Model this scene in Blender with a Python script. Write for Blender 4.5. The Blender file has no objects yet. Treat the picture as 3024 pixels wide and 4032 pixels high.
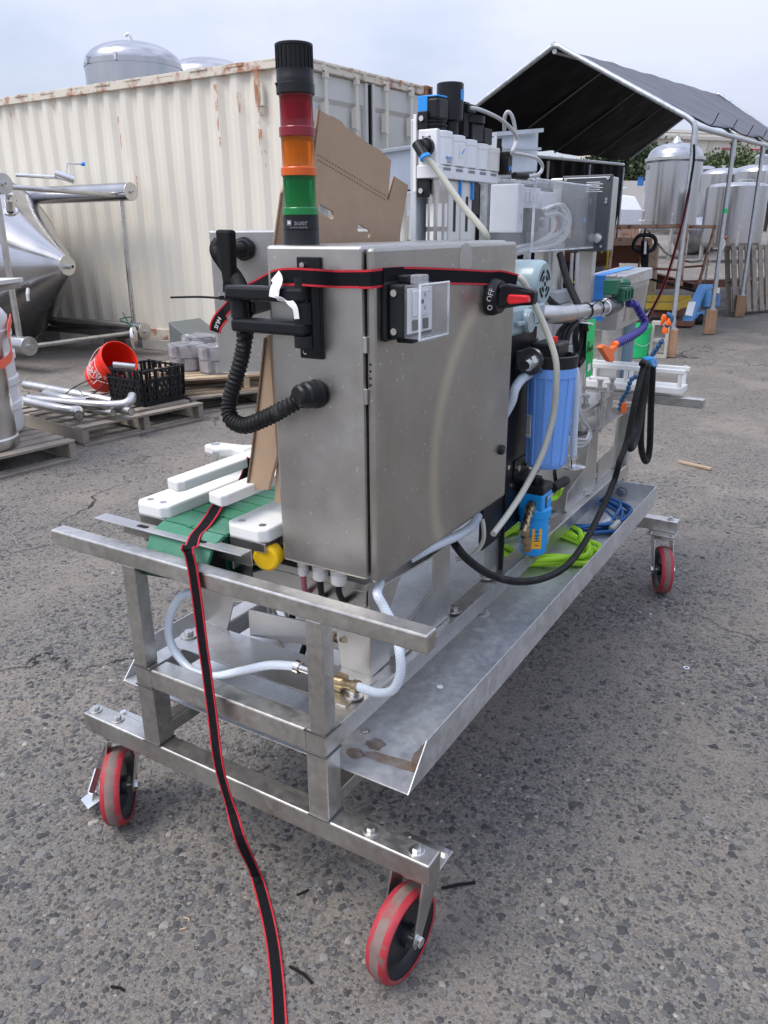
import bpy, bmesh, math, random
import numpy as np
from mathutils import Matrix, Vector
random.seed(7); RNG = np.random.default_rng(11)
S = bpy.context.scene
COL = S.collection
R = math.radians

# ------------------------------------------------------------------ camera
cam = bpy.data.cameras.new('camera'); co = bpy.data.objects.new('camera', cam); COL.objects.link(co)
cam.sensor_fit = 'VERTICAL'; cam.sensor_height = 32.0; cam.lens = 3075.0 / 4032.0 * 32.0
cam.clip_start = 0.02; cam.clip_end = 2000
co.matrix_world = (Matrix.Translation((0.33577, -1.01030, 1.40597)) @ Matrix.Rotation(0.5506156, 4, 'Z')
                   @ Matrix.Rotation(1.2239627, 4, 'X') @ Matrix.Rotation(-0.0077067, 4, 'Z'))
S.camera = co
S.render.resolution_x = 768; S.render.resolution_y = 1024

# ------------------------------------------------------------------ world, sun, exposure
SUN_EL, SUN_AZ = R(58), R(-126)      # direction the light comes from: behind the camera, to its left
W = bpy.data.worlds.new('World'); S.world = W; W.use_nodes = True
wn, wl = W.node_tree.nodes, W.node_tree.links
wn.clear()
out = wn.new('ShaderNodeOutputWorld'); bg = wn.new('ShaderNodeBackground'); bg.inputs[1].default_value = 0.066
sky = wn.new('ShaderNodeTexSky'); sky.sky_type = 'NISHITA'; sky.sun_disc = False
sky.sun_elevation = SUN_EL; sky.sun_rotation = R(90) - SUN_AZ
sky.air_density = 1.1; sky.dust_density = 2.2; sky.ozone_density = 1.2
tc = wn.new('ShaderNodeTexCoord'); mp = wn.new('ShaderNodeMapping'); mp.inputs['Scale'].default_value = (1, 1, 2.6)
nz = wn.new('ShaderNodeTexNoise'); nz.inputs['Scale'].default_value = 1.7; nz.inputs['Detail'].default_value = 5; nz.inputs['Roughness'].default_value = .55
mr = wn.new('ShaderNodeMapRange'); mr.inputs[1].default_value = .36; mr.inputs[2].default_value = .62; mr.inputs[3].default_value = .35; mr.inputs[4].default_value = .98
mx = wn.new('ShaderNodeMix'); mx.data_type = 'RGBA'; mx.inputs['B'].default_value = (5.7, 6.05, 7.5, 1)
wl.new(tc.outputs['Generated'], mp.inputs[0]); wl.new(mp.outputs[0], nz.inputs['Vector']); wl.new(nz.outputs[0], mr.inputs[0])
wl.new(mr.outputs[0], mx.inputs['Factor']); wl.new(sky.outputs[0], mx.inputs['A']); sx_ = wn.new('ShaderNodeSeparateXYZ'); gr = wn.new('ShaderNodeMapRange'); gr.inputs[3].default_value = 1.0; gr.inputs[4].default_value = 2.3   # hazy overcast: zenith brighter than horizon
vm = wn.new('ShaderNodeVectorMath'); vm.operation = 'SCALE'; wl.new(tc.outputs['Generated'], sx_.inputs[0]); wl.new(sx_.outputs[2], gr.inputs[0]); wl.new(mx.outputs['Result'], vm.inputs[0]); wl.new(gr.outputs[0], vm.inputs['Scale']); wl.new(vm.outputs[0], bg.inputs[0]); wl.new(bg.outputs[0], out.inputs[0])
sl = bpy.data.lights.new('sun', 'SUN'); sl.energy = 1.4; sl.angle = R(30); sl.color = (1, .95, .88)
so = bpy.data.objects.new('sun', sl); COL.objects.link(so)
sd = Vector((math.cos(SUN_EL) * math.cos(SUN_AZ), math.cos(SUN_EL) * math.sin(SUN_AZ), math.sin(SUN_EL)))
so.rotation_euler = sd.to_track_quat('Z', 'Y').to_euler(); so.location = sd * 30
S.view_settings.view_transform = 'Standard'; S.view_settings.look = 'None'; S.view_settings.gamma = 1
S.view_settings.exposure = 0.86; S.view_settings.use_curve_mapping = False

# ------------------------------------------------------------------ mesh helpers
def V(p): return Vector(p)
def frame(d, up=(0, 0, 1)):
    d = V(d).normalized(); u = V(up)
    if abs(d.dot(u.normalized())) > .98: u = V((0, 1, 0)) if abs(d.y) < .9 else V((1, 0, 0))
    a = d.cross(u).normalized(); return a, a.cross(d).normalized()
def sp(pts, k=6):
    P = [V(p) for p in pts]; o = []
    for i in range(len(P) - 1):
        a, b, c, d = P[max(i - 1, 0)], P[i], P[i + 1], P[min(i + 2, len(P) - 1)]
        for j in range(k):
            t = j / k
            o.append(.5 * ((2 * b) + (c - a) * t + (2 * a - 5 * b + 4 * c - d) * t * t + (3 * b - a - 3 * c + d) * t ** 3))
    o.append(P[-1]); return o
def even(pts, step):
    P = [V(p) for p in pts]; o = [P[0]]; acc = 0.0; prev = P[0]
    for q in P[1:]:
        seg = (q - prev).length
        while acc + seg >= step and seg > 1e-9:
            t = (step - acc) / seg; prev = prev.lerp(q, t); o.append(prev.copy()); seg = (q - prev).length; acc = 0.0
        acc += seg; prev = q
    return o
class MB:
    def __init__(s): s.v = []; s.f = []; s.uv = None
    def add(s, vs, fs):
        n = len(s.v); s.v += [tuple(v) for v in vs]; s.f += [[i + n for i in f] for f in fs]; return s
    def hexa(s, p): return s.add(p, [(0, 3, 2, 1), (4, 5, 6, 7), (0, 1, 5, 4), (1, 2, 6, 5), (2, 3, 7, 6), (3, 0, 4, 7)])
    def box(s, x0, x1, y0, y1, z0, z1):
        return s.hexa([(x0, y0, z0), (x1, y0, z0), (x1, y1, z0), (x0, y1, z0), (x0, y0, z1), (x1, y0, z1), (x1, y1, z1), (x0, y1, z1)])
    def obox(s, c, sx, sy, sz, M=None):
        M = M or Matrix(); q = []
        for z in (-1, 1):
            for x, y in ((-1, -1), (1, -1), (1, 1), (-1, 1)):
                q.append(V(c) + (M.to_3x3() @ V((x * sx / 2, y * sy / 2, z * sz / 2))))
        return s.hexa(q)
    def bar(s, p, q, w, h, up=(0, 0, 1)):
        p, q = V(p), V(q); a, b = frame(q - p, up); a = a * w / 2; b = b * h / 2
        return s.hexa([p - a - b, p + a - b, q + a - b, q - a - b, p - a + b, p + a + b, q + a + b, q - a + b])
    def cyl(s, p, q, r, n=16, r2=None, caps=True):
        p, q = V(p), V(q); a, b = frame(q - p); r2 = r if r2 is None else r2; vs = []
        for c, rr in ((p, r), (q, r2)):
            for i in range(n):
                t = 2 * math.pi * i / n; vs.append(c + (a * math.cos(t) + b * math.sin(t)) * rr)
        fs = [(i, (i + 1) % n, n + (i + 1) % n, n + i) for i in range(n)]
        if caps: fs += [tuple(range(n))[::-1], tuple(range(n, 2 * n))]
        return s.add(vs, fs)
    def ring(s, c, d, ro, ri, h, n=24):
        c = V(c); d = V(d).normalized(); a, b = frame(d); vs = []
        for rr, k in ((ro, -.5), (ri, -.5), (ri, .5), (ro, .5)):
            for i in range(n):
                t = 2 * math.pi * i / n; vs.append(c + (a * math.cos(t) + b * math.sin(t)) * rr + d * h * k)
        fs = []
        for L in range(4):
            for i in range(n): fs.append((L * n + i, L * n + (i + 1) % n, ((L + 1) % 4) * n + (i + 1) % n, ((L + 1) % 4) * n + i))
        return s.add(vs, fs)
    def lathe(s, prof, o=(0, 0, 0), d=(0, 0, 1), n=24, flute=None, caps=True):
        o = V(o); d = V(d).normalized(); a, b = frame(d); vs = []; fs = []
        for (r, h) in prof:
            for i in range(n):
                t = 2 * math.pi * i / n; rr = r * (1 + (flute[1] * (1 if (i // flute[0]) % 2 else -1) if flute else 0))
                vs.append(o + d * h + (a * math.cos(t) + b * math.sin(t)) * rr)
        for k in range(len(prof) - 1):
            for i in range(n): fs.append((k * n + i, k * n + (i + 1) % n, (k + 1) * n + (i + 1) % n, (k + 1) * n + i))
        if caps and prof[0][0] > 1e-6: fs.append(tuple(range(n))[::-1])
        if caps and prof[-1][0] > 1e-6: fs.append(tuple(range((len(prof) - 1) * n, len(prof) * n)))
        return s.add(vs, fs)
    def tube(s, pts, r, n=10, caps=True, uv=False, rf=None):
        P = [V(p) for p in pts]; m = len(P); vs = []; fs = []; a = None; L = 0.0; uvs = []
        nn = n + 1 if uv else n
        for i, p in enumerate(P):
            t = (P[min(i + 1, m - 1)] - P[max(i - 1, 0)])
            if t.length < 1e-9: t = V((0, 0, 1))
            t.normalize()
            if a is None: a, b = frame(t)
            else:
                a = (a - t * a.dot(t)).normalized(); b = a.cross(t).normalized()
            if i: L += (p - P[i - 1]).length
            rr = rf(i, L) if rf else r
            for k in range(nn):
                th = 2 * math.pi * k / n
                vs.append(p + (a * math.cos(th) + b * math.sin(th)) * rr); uvs.append((L, k / n))
        for i in range(m - 1):
            for k in range(n):
                k2 = k + 1 if uv else (k + 1) % n
                fs.append((i * nn + k, i * nn + k2, (i + 1) * nn + k2, (i + 1) * nn + k))
        if caps: fs += [tuple(range(n))[::-1], tuple((m - 1) * nn + k for k in range(n))]
        if uv: s.uv = (s.uv or []) + uvs
        return s.add(vs, fs)
    def prism(s, poly, e):
        n = len(poly); e = V(e); P = [V(p) for p in poly]
        return s.add(P + [p + e for p in P], [tuple(range(n))[::-1], tuple(range(n, 2 * n))] + [(i, (i + 1) % n, n + (i + 1) % n, n + i) for i in range(n)])
    def ribbon(s, pts, wd, w, t):
        """flat strap: pts centre line, wd width direction(s)"""
        m = len(pts); vs = []; fs = []
        for i, p in enumerate(pts):
            p = V(p); d = (V(pts[min(i + 1, m - 1)]) - V(pts[max(i - 1, 0)])).normalized()
            a = V(wd[i] if isinstance(wd, list) else wd); a = (a - d * a.dot(d)).normalized(); b = d.cross(a)
            for q in ((-1, -1), (1, -1), (1, 1), (-1, 1)): vs.append(p + a * w / 2 * q[0] + b * t / 2 * q[1])
        for i in range(m - 1):
            for k in range(4): fs.append((i * 4 + k, i * 4 + (k + 1) % 4, i * 4 + 4 + (k + 1) % 4, i * 4 + 4 + k))
        fs += [(0, 1, 2, 3), tuple(4 * m - 4 + k for k in (3, 2, 1, 0))]
        return s.add(vs, fs)
    def dome(s, c, r, d, n=16, h=1.0, k=5):
        return s.lathe([(r * math.cos(math.pi / 2 * i / k), r * h * math.sin(math.pi / 2 * i / k)) for i in range(k)] + [(1e-7, r * h)], c, d, n)
    def xf(s, M): s.v = [tuple(M @ V(v)) for v in s.v]; return s
    def hexnut(s, c, d, r, h): return s.cyl(V(c), V(c) + V(d).normalized() * h, r, 6)

LOC = {}
def obj(name, mb, m, parent=None, bev=0, smooth=None, loc=None):
    me = bpy.data.meshes.new(name)
    off = V(LOC.get(parent.name, (0, 0, 0))) if parent else (V(loc) if loc is not None else V((0, 0, 0)))
    me.from_pydata([tuple(V(v) - off) for v in mb.v], [], mb.f)
    bm = bmesh.new(); bm.from_mesh(me); bmesh.ops.recalc_face_normals(bm, faces=bm.faces); bm.to_mesh(me); bm.free()
    if mb.uv and len(mb.uv) == len(mb.v):
        ul = me.uv_layers.new(name='uv'); vi = np.empty(len(me.loops), dtype=np.int32); me.loops.foreach_get('vertex_index', vi)
        ul.data.foreach_set('uv', np.array(mb.uv, dtype=np.float32)[vi].ravel())
    if smooth is not None:
        me.polygons.foreach_set('use_smooth', [True] * len(me.polygons)); me.set_sharp_from_angle(angle=R(smooth))
    me.materials.append(MAT[m] if isinstance(m, str) else m)
    o = bpy.data.objects.new(name, me); COL.objects.link(o)
    if parent:
        o.parent = parent; LOC[o.name] = tuple(off)
    else:
        o.location = off; LOC[o.name] = tuple(off)
    if bev:
        b = o.modifiers.new('bevel', 'BEVEL'); b.width = bev; b.segments = 2; b.limit_method = 'ANGLE'; b.angle_limit = R(40)
    return o
def multi(name, mbs, m, parent, **k): return [obj(name, b, m, parent, **k) for b in mbs]
def tag(o, label=None, cat=None, group=None, kind=None):
    if label: o['label'] = label
    if cat: o['category'] = cat
    if group: o['group'] = group
    if kind: o['kind'] = kind
    return o
def thing(name, label, cat, loc=(0, 0, 0), group=None):
    o = bpy.data.objects.new(name, None); COL.objects.link(o); o.location = loc; o.empty_display_size = .1
    LOC[o.name] = tuple(loc); return tag(o, label, cat, group)
def solo(name, mb, m, label, cat, group=None, bev=0, smooth=None):
    c = np.array(mb.v); lo = c.min(0); hi = c.max(0)
    return tag(obj(name, mb, m, None, bev, smooth, loc=((lo[0] + hi[0]) / 2, (lo[1] + hi[1]) / 2, lo[2])), label, cat, group)
def copy_tree(o, loc, rz=None, label=None, parent=None, rot=None):
    c = o.copy(); COL.objects.link(c); c.parent = parent
    if parent is None:
        c.location = loc
        if rz is not None: c.rotation_euler = (0, 0, rz)
        if rot is not None: c.rotation_euler = rot
        if label: c['label'] = label
    for ch in [x for x in KIDS(o)]: copy_tree(ch, None, parent=c)
    return c
def KIDS(o): return [x for x in COL.objects if x.parent == o]
def text(name, body, size, M, m, parent, ext=.0004):
    cu = bpy.data.curves.new(name, 'FONT'); cu.body = body; cu.size = size; cu.extrude = ext; cu.align_x = 'CENTER'; cu.align_y = 'CENTER'; cu.resolution_u = 2
    t = bpy.data.objects.new(name + '_tmp', cu); COL.objects.link(t)
    dg = bpy.context.evaluated_depsgraph_get(); me = bpy.data.meshes.new_from_object(t.evaluated_get(dg))
    bpy.data.objects.remove(t); me.transform(M)
    off = V(LOC.get(parent.name, (0, 0, 0))); me.transform(Matrix.Translation(-off))
    me.materials.clear(); me.materials.append(MAT[m]); o = bpy.data.objects.new(name, me); COL.objects.link(o); o.parent = parent; LOC[o.name] = tuple(off)
    return o
def basis(o, x, y):
    x = V(x).normalized(); z = x.cross(V(y)).normalized(); y = z.cross(x)
    return Matrix(((x.x, y.x, z.x, o[0]), (x.y, y.y, z.y, o[1]), (x.z, y.z, z.z, o[2]), (0, 0, 0, 1)))

# ------------------------------------------------------------------ materials
MAT = {}
def nodes(name):
    m = bpy.data.materials.new(name); m.use_nodes = True; MAT[name] = m
    n, l = m.node_tree.nodes, m.node_tree.links; return m, n, l, n['Principled BSDF']
def mat(name, c, rough=.5, metal=0, var=.12, vs=8, bump=0, bs=60, dirt=None, ds=3, dt=(.5, .7), stretch=(1, 1, 1), rv=.1, coat=0, spec=None, trans=0):
    m, n, l, b = nodes(name)
    t = n.new('ShaderNodeTexCoord'); mp = n.new('ShaderNodeMapping'); mp.inputs['Scale'].default_value = stretch; l.new(t.outputs['Object'], mp.inputs[0])
    z = n.new('ShaderNodeTexNoise'); z.inputs['Scale'].default_value = vs; z.inputs['Detail'].default_value = 6; l.new(mp.outputs[0], z.inputs['Vector'])
    r = n.new('ShaderNodeMapRange'); r.inputs[1].default_value = .25; r.inputs[2].default_value = .75; r.inputs[3].default_value = 1 - var; r.inputs[4].default_value = 1 + var; l.new(z.outputs[0], r.inputs[0])
    mu = n.new('ShaderNodeMix'); mu.data_type = 'RGBA'; mu.blend_type = 'MULTIPLY'; mu.inputs['Factor'].default_value = 1; mu.inputs['A'].default_value = (*c, 1); l.new(r.outputs[0], mu.inputs['B'])
    col = mu.outputs['Result']
    if dirt:
        z2 = n.new('ShaderNodeTexNoise'); z2.inputs['Scale'].default_value = ds; z2.inputs['Detail'].default_value = 8; z2.inputs['Roughness'].default_value = .65; l.new(t.outputs['Object'], z2.inputs['Vector'])
        r2 = n.new('ShaderNodeMapRange'); r2.inputs[1].default_value = dt[0]; r2.inputs[2].default_value = dt[1]; l.new(z2.outputs[0], r2.inputs[0])
        m2 = n.new('ShaderNodeMix'); m2.data_type = 'RGBA'; m2.inputs['B'].default_value = (*dirt, 1); l.new(r2.outputs[0], m2.inputs['Factor']); l.new(col, m2.inputs['A']); col = m2.outputs['Result']
    l.new(col, b.inputs['Base Color'])
    rr = n.new('ShaderNodeMapRange'); rr.inputs[1].default_value = .3; rr.inputs[2].default_value = .7; rr.inputs[3].default_value = max(rough - rv, .02); rr.inputs[4].default_value = min(rough + rv, 1); l.new(z.outputs[0], rr.inputs[0]); l.new(rr.outputs[0], b.inputs['Roughness'])
    b.inputs['Metallic'].default_value = metal; b.inputs['Coat Weight'].default_value = coat
    if spec is not None: b.inputs['Specular IOR Level'].default_value = spec
    if trans: b.inputs['Transmission Weight'].default_value = trans
    if bump:
        z3 = n.new('ShaderNodeTexNoise'); z3.inputs['Scale'].default_value = bs; z3.inputs['Detail'].default_value = 4; l.new(mp.outputs[0], z3.inputs['Vector'])
        bp = n.new('ShaderNodeBump'); bp.inputs['Strength'].default_value = bump; bp.inputs['Distance'].default_value = .002; l.new(z3.outputs[0], bp.inputs['Height']); l.new(bp.outputs[0], b.inputs['Normal'])
    return m
def clear(name, tint=(.93, .95, .97), haze=.06, hc=(.8, .82, .85)):
    m, n, l, b = nodes(name)
    tr = n.new('ShaderNodeBsdfTransparent'); tr.inputs[0].default_value = (*tint, 1); g = n.new('ShaderNodeBsdfGlossy'); g.inputs['Roughness'].default_value = .08
    lw = n.new('ShaderNodeLayerWeight'); pw = n.new('ShaderNodeMath'); pw.operation = 'POWER'; pw.inputs[1].default_value = 4.0; l.new(lw.outputs['Facing'], pw.inputs[0]); fr = n.new('ShaderNodeMapRange'); fr.inputs[3].default_value = .035; fr.inputs[4].default_value = .55; l.new(pw.outputs[0], fr.inputs[0]); m1 = n.new('ShaderNodeMixShader'); m2 = n.new('ShaderNodeMixShader')
    b.inputs['Base Color'].default_value = (*hc, 1); b.inputs['Roughness'].default_value = .4
    t = n.new('ShaderNodeTexCoord'); z = n.new('ShaderNodeTexNoise'); z.inputs['Scale'].default_value = 12; z.inputs['Detail'].default_value = 6; l.new(t.outputs['Object'], z.inputs['Vector'])
    r = n.new('ShaderNodeMapRange'); r.inputs[1].default_value = .35; r.inputs[2].default_value = .75; r.inputs[3].default_value = haze * .5; r.inputs[4].default_value = haze * 1.8; l.new(z.outputs[0], r.inputs[0])
    l.new(fr.outputs[0], m1.inputs[0]); l.new(tr.outputs[0], m1.inputs[1]); l.new(g.outputs[0], m1.inputs[2])
    l.new(r.outputs[0], m2.inputs[0]); l.new(m1.outputs[0], m2.inputs[1]); l.new(b.outputs[0], m2.inputs[2]); l.new(m2.outputs[0], n['Material Output'].inputs[0])
    return m
def braid(name, c1, c2, k=60, nn=4):
    m, n, l, b = nodes(name)
    u = n.new('ShaderNodeUVMap'); s = n.new('ShaderNodeSeparateXYZ'); l.new(u.outputs[0], s.inputs[0])
    def mt(op, a, bb):
        q = n.new('ShaderNodeMath'); q.operation = op
        for i, x in enumerate((a, bb)):
            if x is None: continue
            if isinstance(x, (int, float)): q.inputs[i].default_value = x
            else: l.new(x, q.inputs[i])
        return q.outputs[0]
    A = mt('MULTIPLY', s.outputs[0], k * 3.1416); B = mt('MULTIPLY', s.outputs[1], nn * 3.1416)
    p = mt('ABSOLUTE', mt('SINE', mt('ADD', A, B), None), None); q = mt('ABSOLUTE', mt('SINE', mt('SUBTRACT', A, B), None), None)
    w = mt('MINIMUM', p, q); r = n.new('ShaderNodeMapRange'); r.inputs[1].default_value = .12; r.inputs[2].default_value = .4; l.new(w, r.inputs[0])
    x = n.new('ShaderNodeMix'); x.data_type = 'RGBA'; x.inputs['A'].default_value = (*c2, 1); x.inputs['B'].default_value = (*c1, 1); l.new(r.outputs[0], x.inputs['Factor'])
    l.new(x.outputs['Result'], b.inputs['Base Color']); b.inputs['Roughness'].default_value = .22; b.inputs['Subsurface Weight'].default_value = .15; b.inputs['Subsurface Radius'].default_value = (.01, .01, .01)
    return m
def brushed(name, c, rough, grain=(1, 1, 60), gs=40, mott=.16, spec_=.55, drip=(.72, .73, .73), warp=.25, rust=None):
    m, n, l, b = nodes(name); t = n.new('ShaderNodeTexCoord'); O = t.outputs['Object']
    def N(s, d=5, r=.55, v=None):
        z = n.new('ShaderNodeTexNoise'); z.inputs['Scale'].default_value = s; z.inputs['Detail'].default_value = d; z.inputs['Roughness'].default_value = r; l.new(v or O, z.inputs['Vector']); return z.outputs[0]
    def MR(v, a, bb, c_, d_):
        r = n.new('ShaderNodeMapRange'); r.inputs[1].default_value = a; r.inputs[2].default_value = bb; r.inputs[3].default_value = c_; r.inputs[4].default_value = d_; l.new(v, r.inputs[0]); return r.outputs[0]
    def MX(f, A, B, mode='MIX'):
        x = n.new('ShaderNodeMix'); x.data_type = 'RGBA'; x.blend_type = mode
        for k, q in (('Factor', f), ('A', A), ('B', B)):
            if isinstance(q, tuple): x.inputs[k].default_value = (*q, 1)
            elif isinstance(q, float): x.inputs[k].default_value = q
            else: l.new(q, x.inputs[k])
        return x.outputs['Result']
    mp = n.new('ShaderNodeMapping'); mp.inputs['Scale'].default_value = grain; l.new(O, mp.inputs[0])
    big = N(3.2, 7, .6); gr = N(gs, 3, .6, mp.outputs[0]); spk = N(90, 2); smear = N(11, 8, .7)
    col = MX(1.0, c, MR(big, .3, .7, 1 - mott, 1 + mott), 'MULTIPLY'); col = MX(1.0, col, MR(gr, .3, .7, .90, 1.10), 'MULTIPLY')
    col = MX(MR(smear, .60, .74, 0, .5), col, tuple(min(x * 1.25, .85) for x in c)); col = MX(MR(spk, .69, .73, 0, .7), col, drip)
    if rust: col = MX(MR(N(7, 8, .7), .62, .76, 0, .75), col, rust)
    l.new(col, b.inputs['Base Color']); b.inputs['Metallic'].default_value = 1
    rr = n.new('ShaderNodeMath'); rr.operation = 'ADD'; l.new(MR(smear, .3, .7, rough - .10, rough + .10), rr.inputs[0]); l.new(MR(gr, .3, .7, -.05, .05), rr.inputs[1]); l.new(rr.outputs[0], b.inputs['Roughness'])
    bp = n.new('ShaderNodeBump'); bp.inputs['Strength'].default_value = warp; bp.inputs['Distance'].default_value = .004; l.new(big, bp.inputs['Height'])
    b2 = n.new('ShaderNodeBump'); b2.inputs['Strength'].default_value = .06; b2.inputs['Distance'].default_value = .001; l.new(gr, b2.inputs['Height']); l.new(bp.outputs[0], b2.inputs['Normal']); l.new(b2.outputs[0], b.inputs['Normal'])
    return m, n, l, b, col
steel_args = dict(metal=1, rv=.12, bump=.05, bs=30)
mat('steel', (.56, .555, .54), .36, var=.14, vs=9, dirt=(.40, .37, .335), ds=7, dt=(.58, .78), **steel_args)
brushed('steel_cabinet', (.50, .49, .47), .40)
brushed('steel_tube', (.585, .57, .54), .38, (1, 1, 1), 60, .22, rust=(.30, .22, .16))
brushed('steel_tray', (.66, .67, .68), .54, (1, 1, 1), 50, .16, rust=(.52, .50, .48))
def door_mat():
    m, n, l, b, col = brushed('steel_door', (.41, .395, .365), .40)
    # swirl of reflected sunlight painted into the base colour as a warm arc
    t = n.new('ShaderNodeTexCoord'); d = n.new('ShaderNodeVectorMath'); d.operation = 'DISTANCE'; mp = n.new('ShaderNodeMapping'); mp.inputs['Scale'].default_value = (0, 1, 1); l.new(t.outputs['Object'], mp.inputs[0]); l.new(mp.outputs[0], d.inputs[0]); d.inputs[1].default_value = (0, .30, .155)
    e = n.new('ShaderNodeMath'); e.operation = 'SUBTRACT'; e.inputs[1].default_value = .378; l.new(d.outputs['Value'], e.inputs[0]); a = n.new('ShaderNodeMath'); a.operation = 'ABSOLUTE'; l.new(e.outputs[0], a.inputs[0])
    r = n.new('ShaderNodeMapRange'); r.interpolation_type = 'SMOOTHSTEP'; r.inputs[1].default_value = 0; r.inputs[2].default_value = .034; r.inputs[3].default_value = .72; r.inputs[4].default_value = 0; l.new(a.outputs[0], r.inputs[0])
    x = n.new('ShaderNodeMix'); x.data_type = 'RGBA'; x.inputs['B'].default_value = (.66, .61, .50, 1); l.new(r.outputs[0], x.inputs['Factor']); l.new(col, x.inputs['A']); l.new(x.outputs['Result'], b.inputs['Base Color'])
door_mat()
mat('steel_bright', (.72, .72, .71), .2, var=.08, vs=10, metal=1, rv=.06)
mat('steel_tank', (.46, .46, .47), .22, var=.12, vs=2.5, metal=1, rv=.07, stretch=(1, 1, .25), bump=.03, bs=6)
mat('steel_pipe', (.52, .515, .50), .30, var=.12, vs=8, metal=1, rv=.1)
mat('galvanized', (.50, .53, .55), .42, var=.16, vs=18, metal=.85, rv=.1)
mat('galvanized_sheet', (.52, .56, .60), .55, var=.12, vs=6, metal=.25, rv=.1)
mat('steel_dark', (.20, .20, .205), .42, metal=1, var=.15)
mat('brass', (.42, .33, .20), .38, metal=1, var=.25, vs=60, dirt=(.2, .15, .1), ds=40)
mat('aluminium', (.72, .72, .72), .32, metal=1, var=.06, bump=.3, bs=500)
mat('gland_metal', (.78, .78, .77), .4, metal=.35, var=.08, bump=.3, bs=500)
mat('black_plastic', (.011, .012, .014), .42, var=.25, vs=20, dirt=(.05, .048, .045), ds=14, dt=(.62, .87), spec=.3)
mat('black_matte', (.008, .009, .010), .62, var=.2, vs=20, spec=.2)
mat('black_rubber', (.013, .013, .014), .55, var=.3, vs=25, dirt=(.085, .08, .075), ds=22, dt=(.58, .82), spec=.25)
mat('black_paint', (.009, .010, .013), .38, var=.15, dirt=(.035, .035, .035), ds=10, dt=(.6, .8), spec=.3)
mat('dark_green_bracket', (.055, .075, .08), .45, var=.15)
mat('grey_body', (.52, .53, .55), .45, var=.05)
mat('light_grey', (.78, .79, .81), .42, var=.05, dirt=(.5, .49, .46), ds=10, dt=(.6, .85))
mat('cream_grey', (.70, .69, .64), .45, var=.06, dirt=(.48, .46, .41), ds=9, dt=(.55, .8))
mat('machine_grey', (.36, .38, .39), .45, var=.08)
mat('panel_grey', (.05, .056, .066), .48, var=.1, dirt=(.12, .125, .13), ds=7, dt=(.55, .85))
mat('motor_blue', (.28, .38, .41), .32, var=.08, coat=.3)
mat('festo_blue', (.02, .29, .78), .4, var=.05)
mat('cyan_blue', (.01, .31, .74), .38, var=.06)
mat('filter_blue', (.17, .38, .84), .36, var=.05, vs=4)
mat('navy_plastic', (.035, .03, .22), .4, var=.1)
mat('teal_plastic', (.02, .09, .2), .42, var=.1)
mat('orange_plastic', (.95, .17, .02), .42, var=.06)
mat('green_plastic', (.012, .10, .06), .42, var=.12)
mat('belt_green', (.036, .19, .105), .38, var=.10, vs=12, dirt=(.14, .28, .22), ds=7, dt=(.5, .85))
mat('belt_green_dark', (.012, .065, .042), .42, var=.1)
mat('hdpe', (.72, .73, .71), .42, var=.03, vs=6, dirt=(.66, .66, .63), ds=8, dt=(.6, .85), bump=.05, bs=40)
mat('yellow_cap', (.83, .52, .01), .42, var=.05)
mat('lens_red', (.34, .002, .018), .08, var=.1, trans=.6)
mat('lens_amber', (.90, .20, .002), .08, var=.1, trans=.6)
mat('lens_green', (.002, .26, .06), .08, var=.1, trans=.6)
mat('lens_rim_red', (.22, .004, .018), .3, var=.05); mat('lens_rim_amber', (.62, .10, .004), .3, var=.05); mat('lens_rim_green', (.004, .20, .05), .3, var=.05)
mat('strap_black', (.007, .008, .010), .85, var=.35, vs=60, bump=.6, bs=320, spec=.15)
mat('strap_red', (.52, .012, .025), .7, var=.15, vs=60, bump=.4, bs=400)
mat('cardboard', (.38, .265, .175), .8, var=.06, vs=25, dirt=(.41, .29, .195), ds=30, dt=(.5, .7))
mat('cardboard_edge', (.16, .10, .06), .9, var=.3, vs=200)
mat('paper_white', (.80, .80, .79), .7, var=.02)
mat('ink_grey', (.24, .24, .26), .7, var=.1)
mat('ink_black', (.015, .015, .016), .6, var=.1)
mat('print_white', (.75, .75, .75), .6, var=.03)
mat('tag_green', (.02, .56, .15), .55, var=.04)
mat('label_orange', (.85, .42, .03), .5, var=.06)
mat('tape_blue', (.045, .25, .70), .55, var=.08, vs=12)
mat('switch_red', (.75, .02, .03), .35, var=.05)
mat('wheel_red', (.37, .024, .036), .6, var=.2, vs=25, dirt=(.16, .11, .10), ds=26, dt=(.54, .66), bump=.2, bs=80)
mat('wheel_tread', (.19, .135, .12), .8, var=.3, vs=30, dirt=(.30, .06, .06), ds=14, dt=(.52, .66), bump=.3, bs=90)
mat('wheel_core', (.012, .014, .018), .32, var=.3, dirt=(.05, .05, .055), ds=20, dt=(.55, .8))
mat('tube_clear', (.62, .62, .53), .22, var=.06, trans=.25)
mat('tube_white', (.66, .66, .64), .35, var=.05)
mat('tube_grey', (.46, .47, .47), .4, var=.06)
mat('tube_pink', (.38, .10, .14), .4, var=.06)
mat('hose_lime', (.42, .75, .03), .5, var=.1, dirt=(.22, .32, .06), ds=18, dt=(.6, .8))
mat('cord_blue', (.008, .10, .30), .42, var=.15)
mat('cream_paint', (.66, .635, .555), .5, var=.035, vs=2, dirt=(.60, .56, .47), ds=1.2, dt=(.45, .8))
mat('cream_white', (.60, .60, .57), .5, var=.04, dirt=(.54, .53, .49), ds=2, dt=(.45, .8))
mat('rust', (.24, .085, .045), .85, var=.35, vs=30, dirt=(.42, .22, .13), ds=15, dt=(.5, .7), bump=.4, bs=80)
mat('rust_steel', (.15, .055, .03), .8, var=.35, vs=9, dirt=(.07, .04, .03), ds=4)
mat('rust_pale', (.55, .35, .25), .8, var=.25, vs=9, dirt=(.22, .08, .04), ds=9, dt=(.5, .6))
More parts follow.
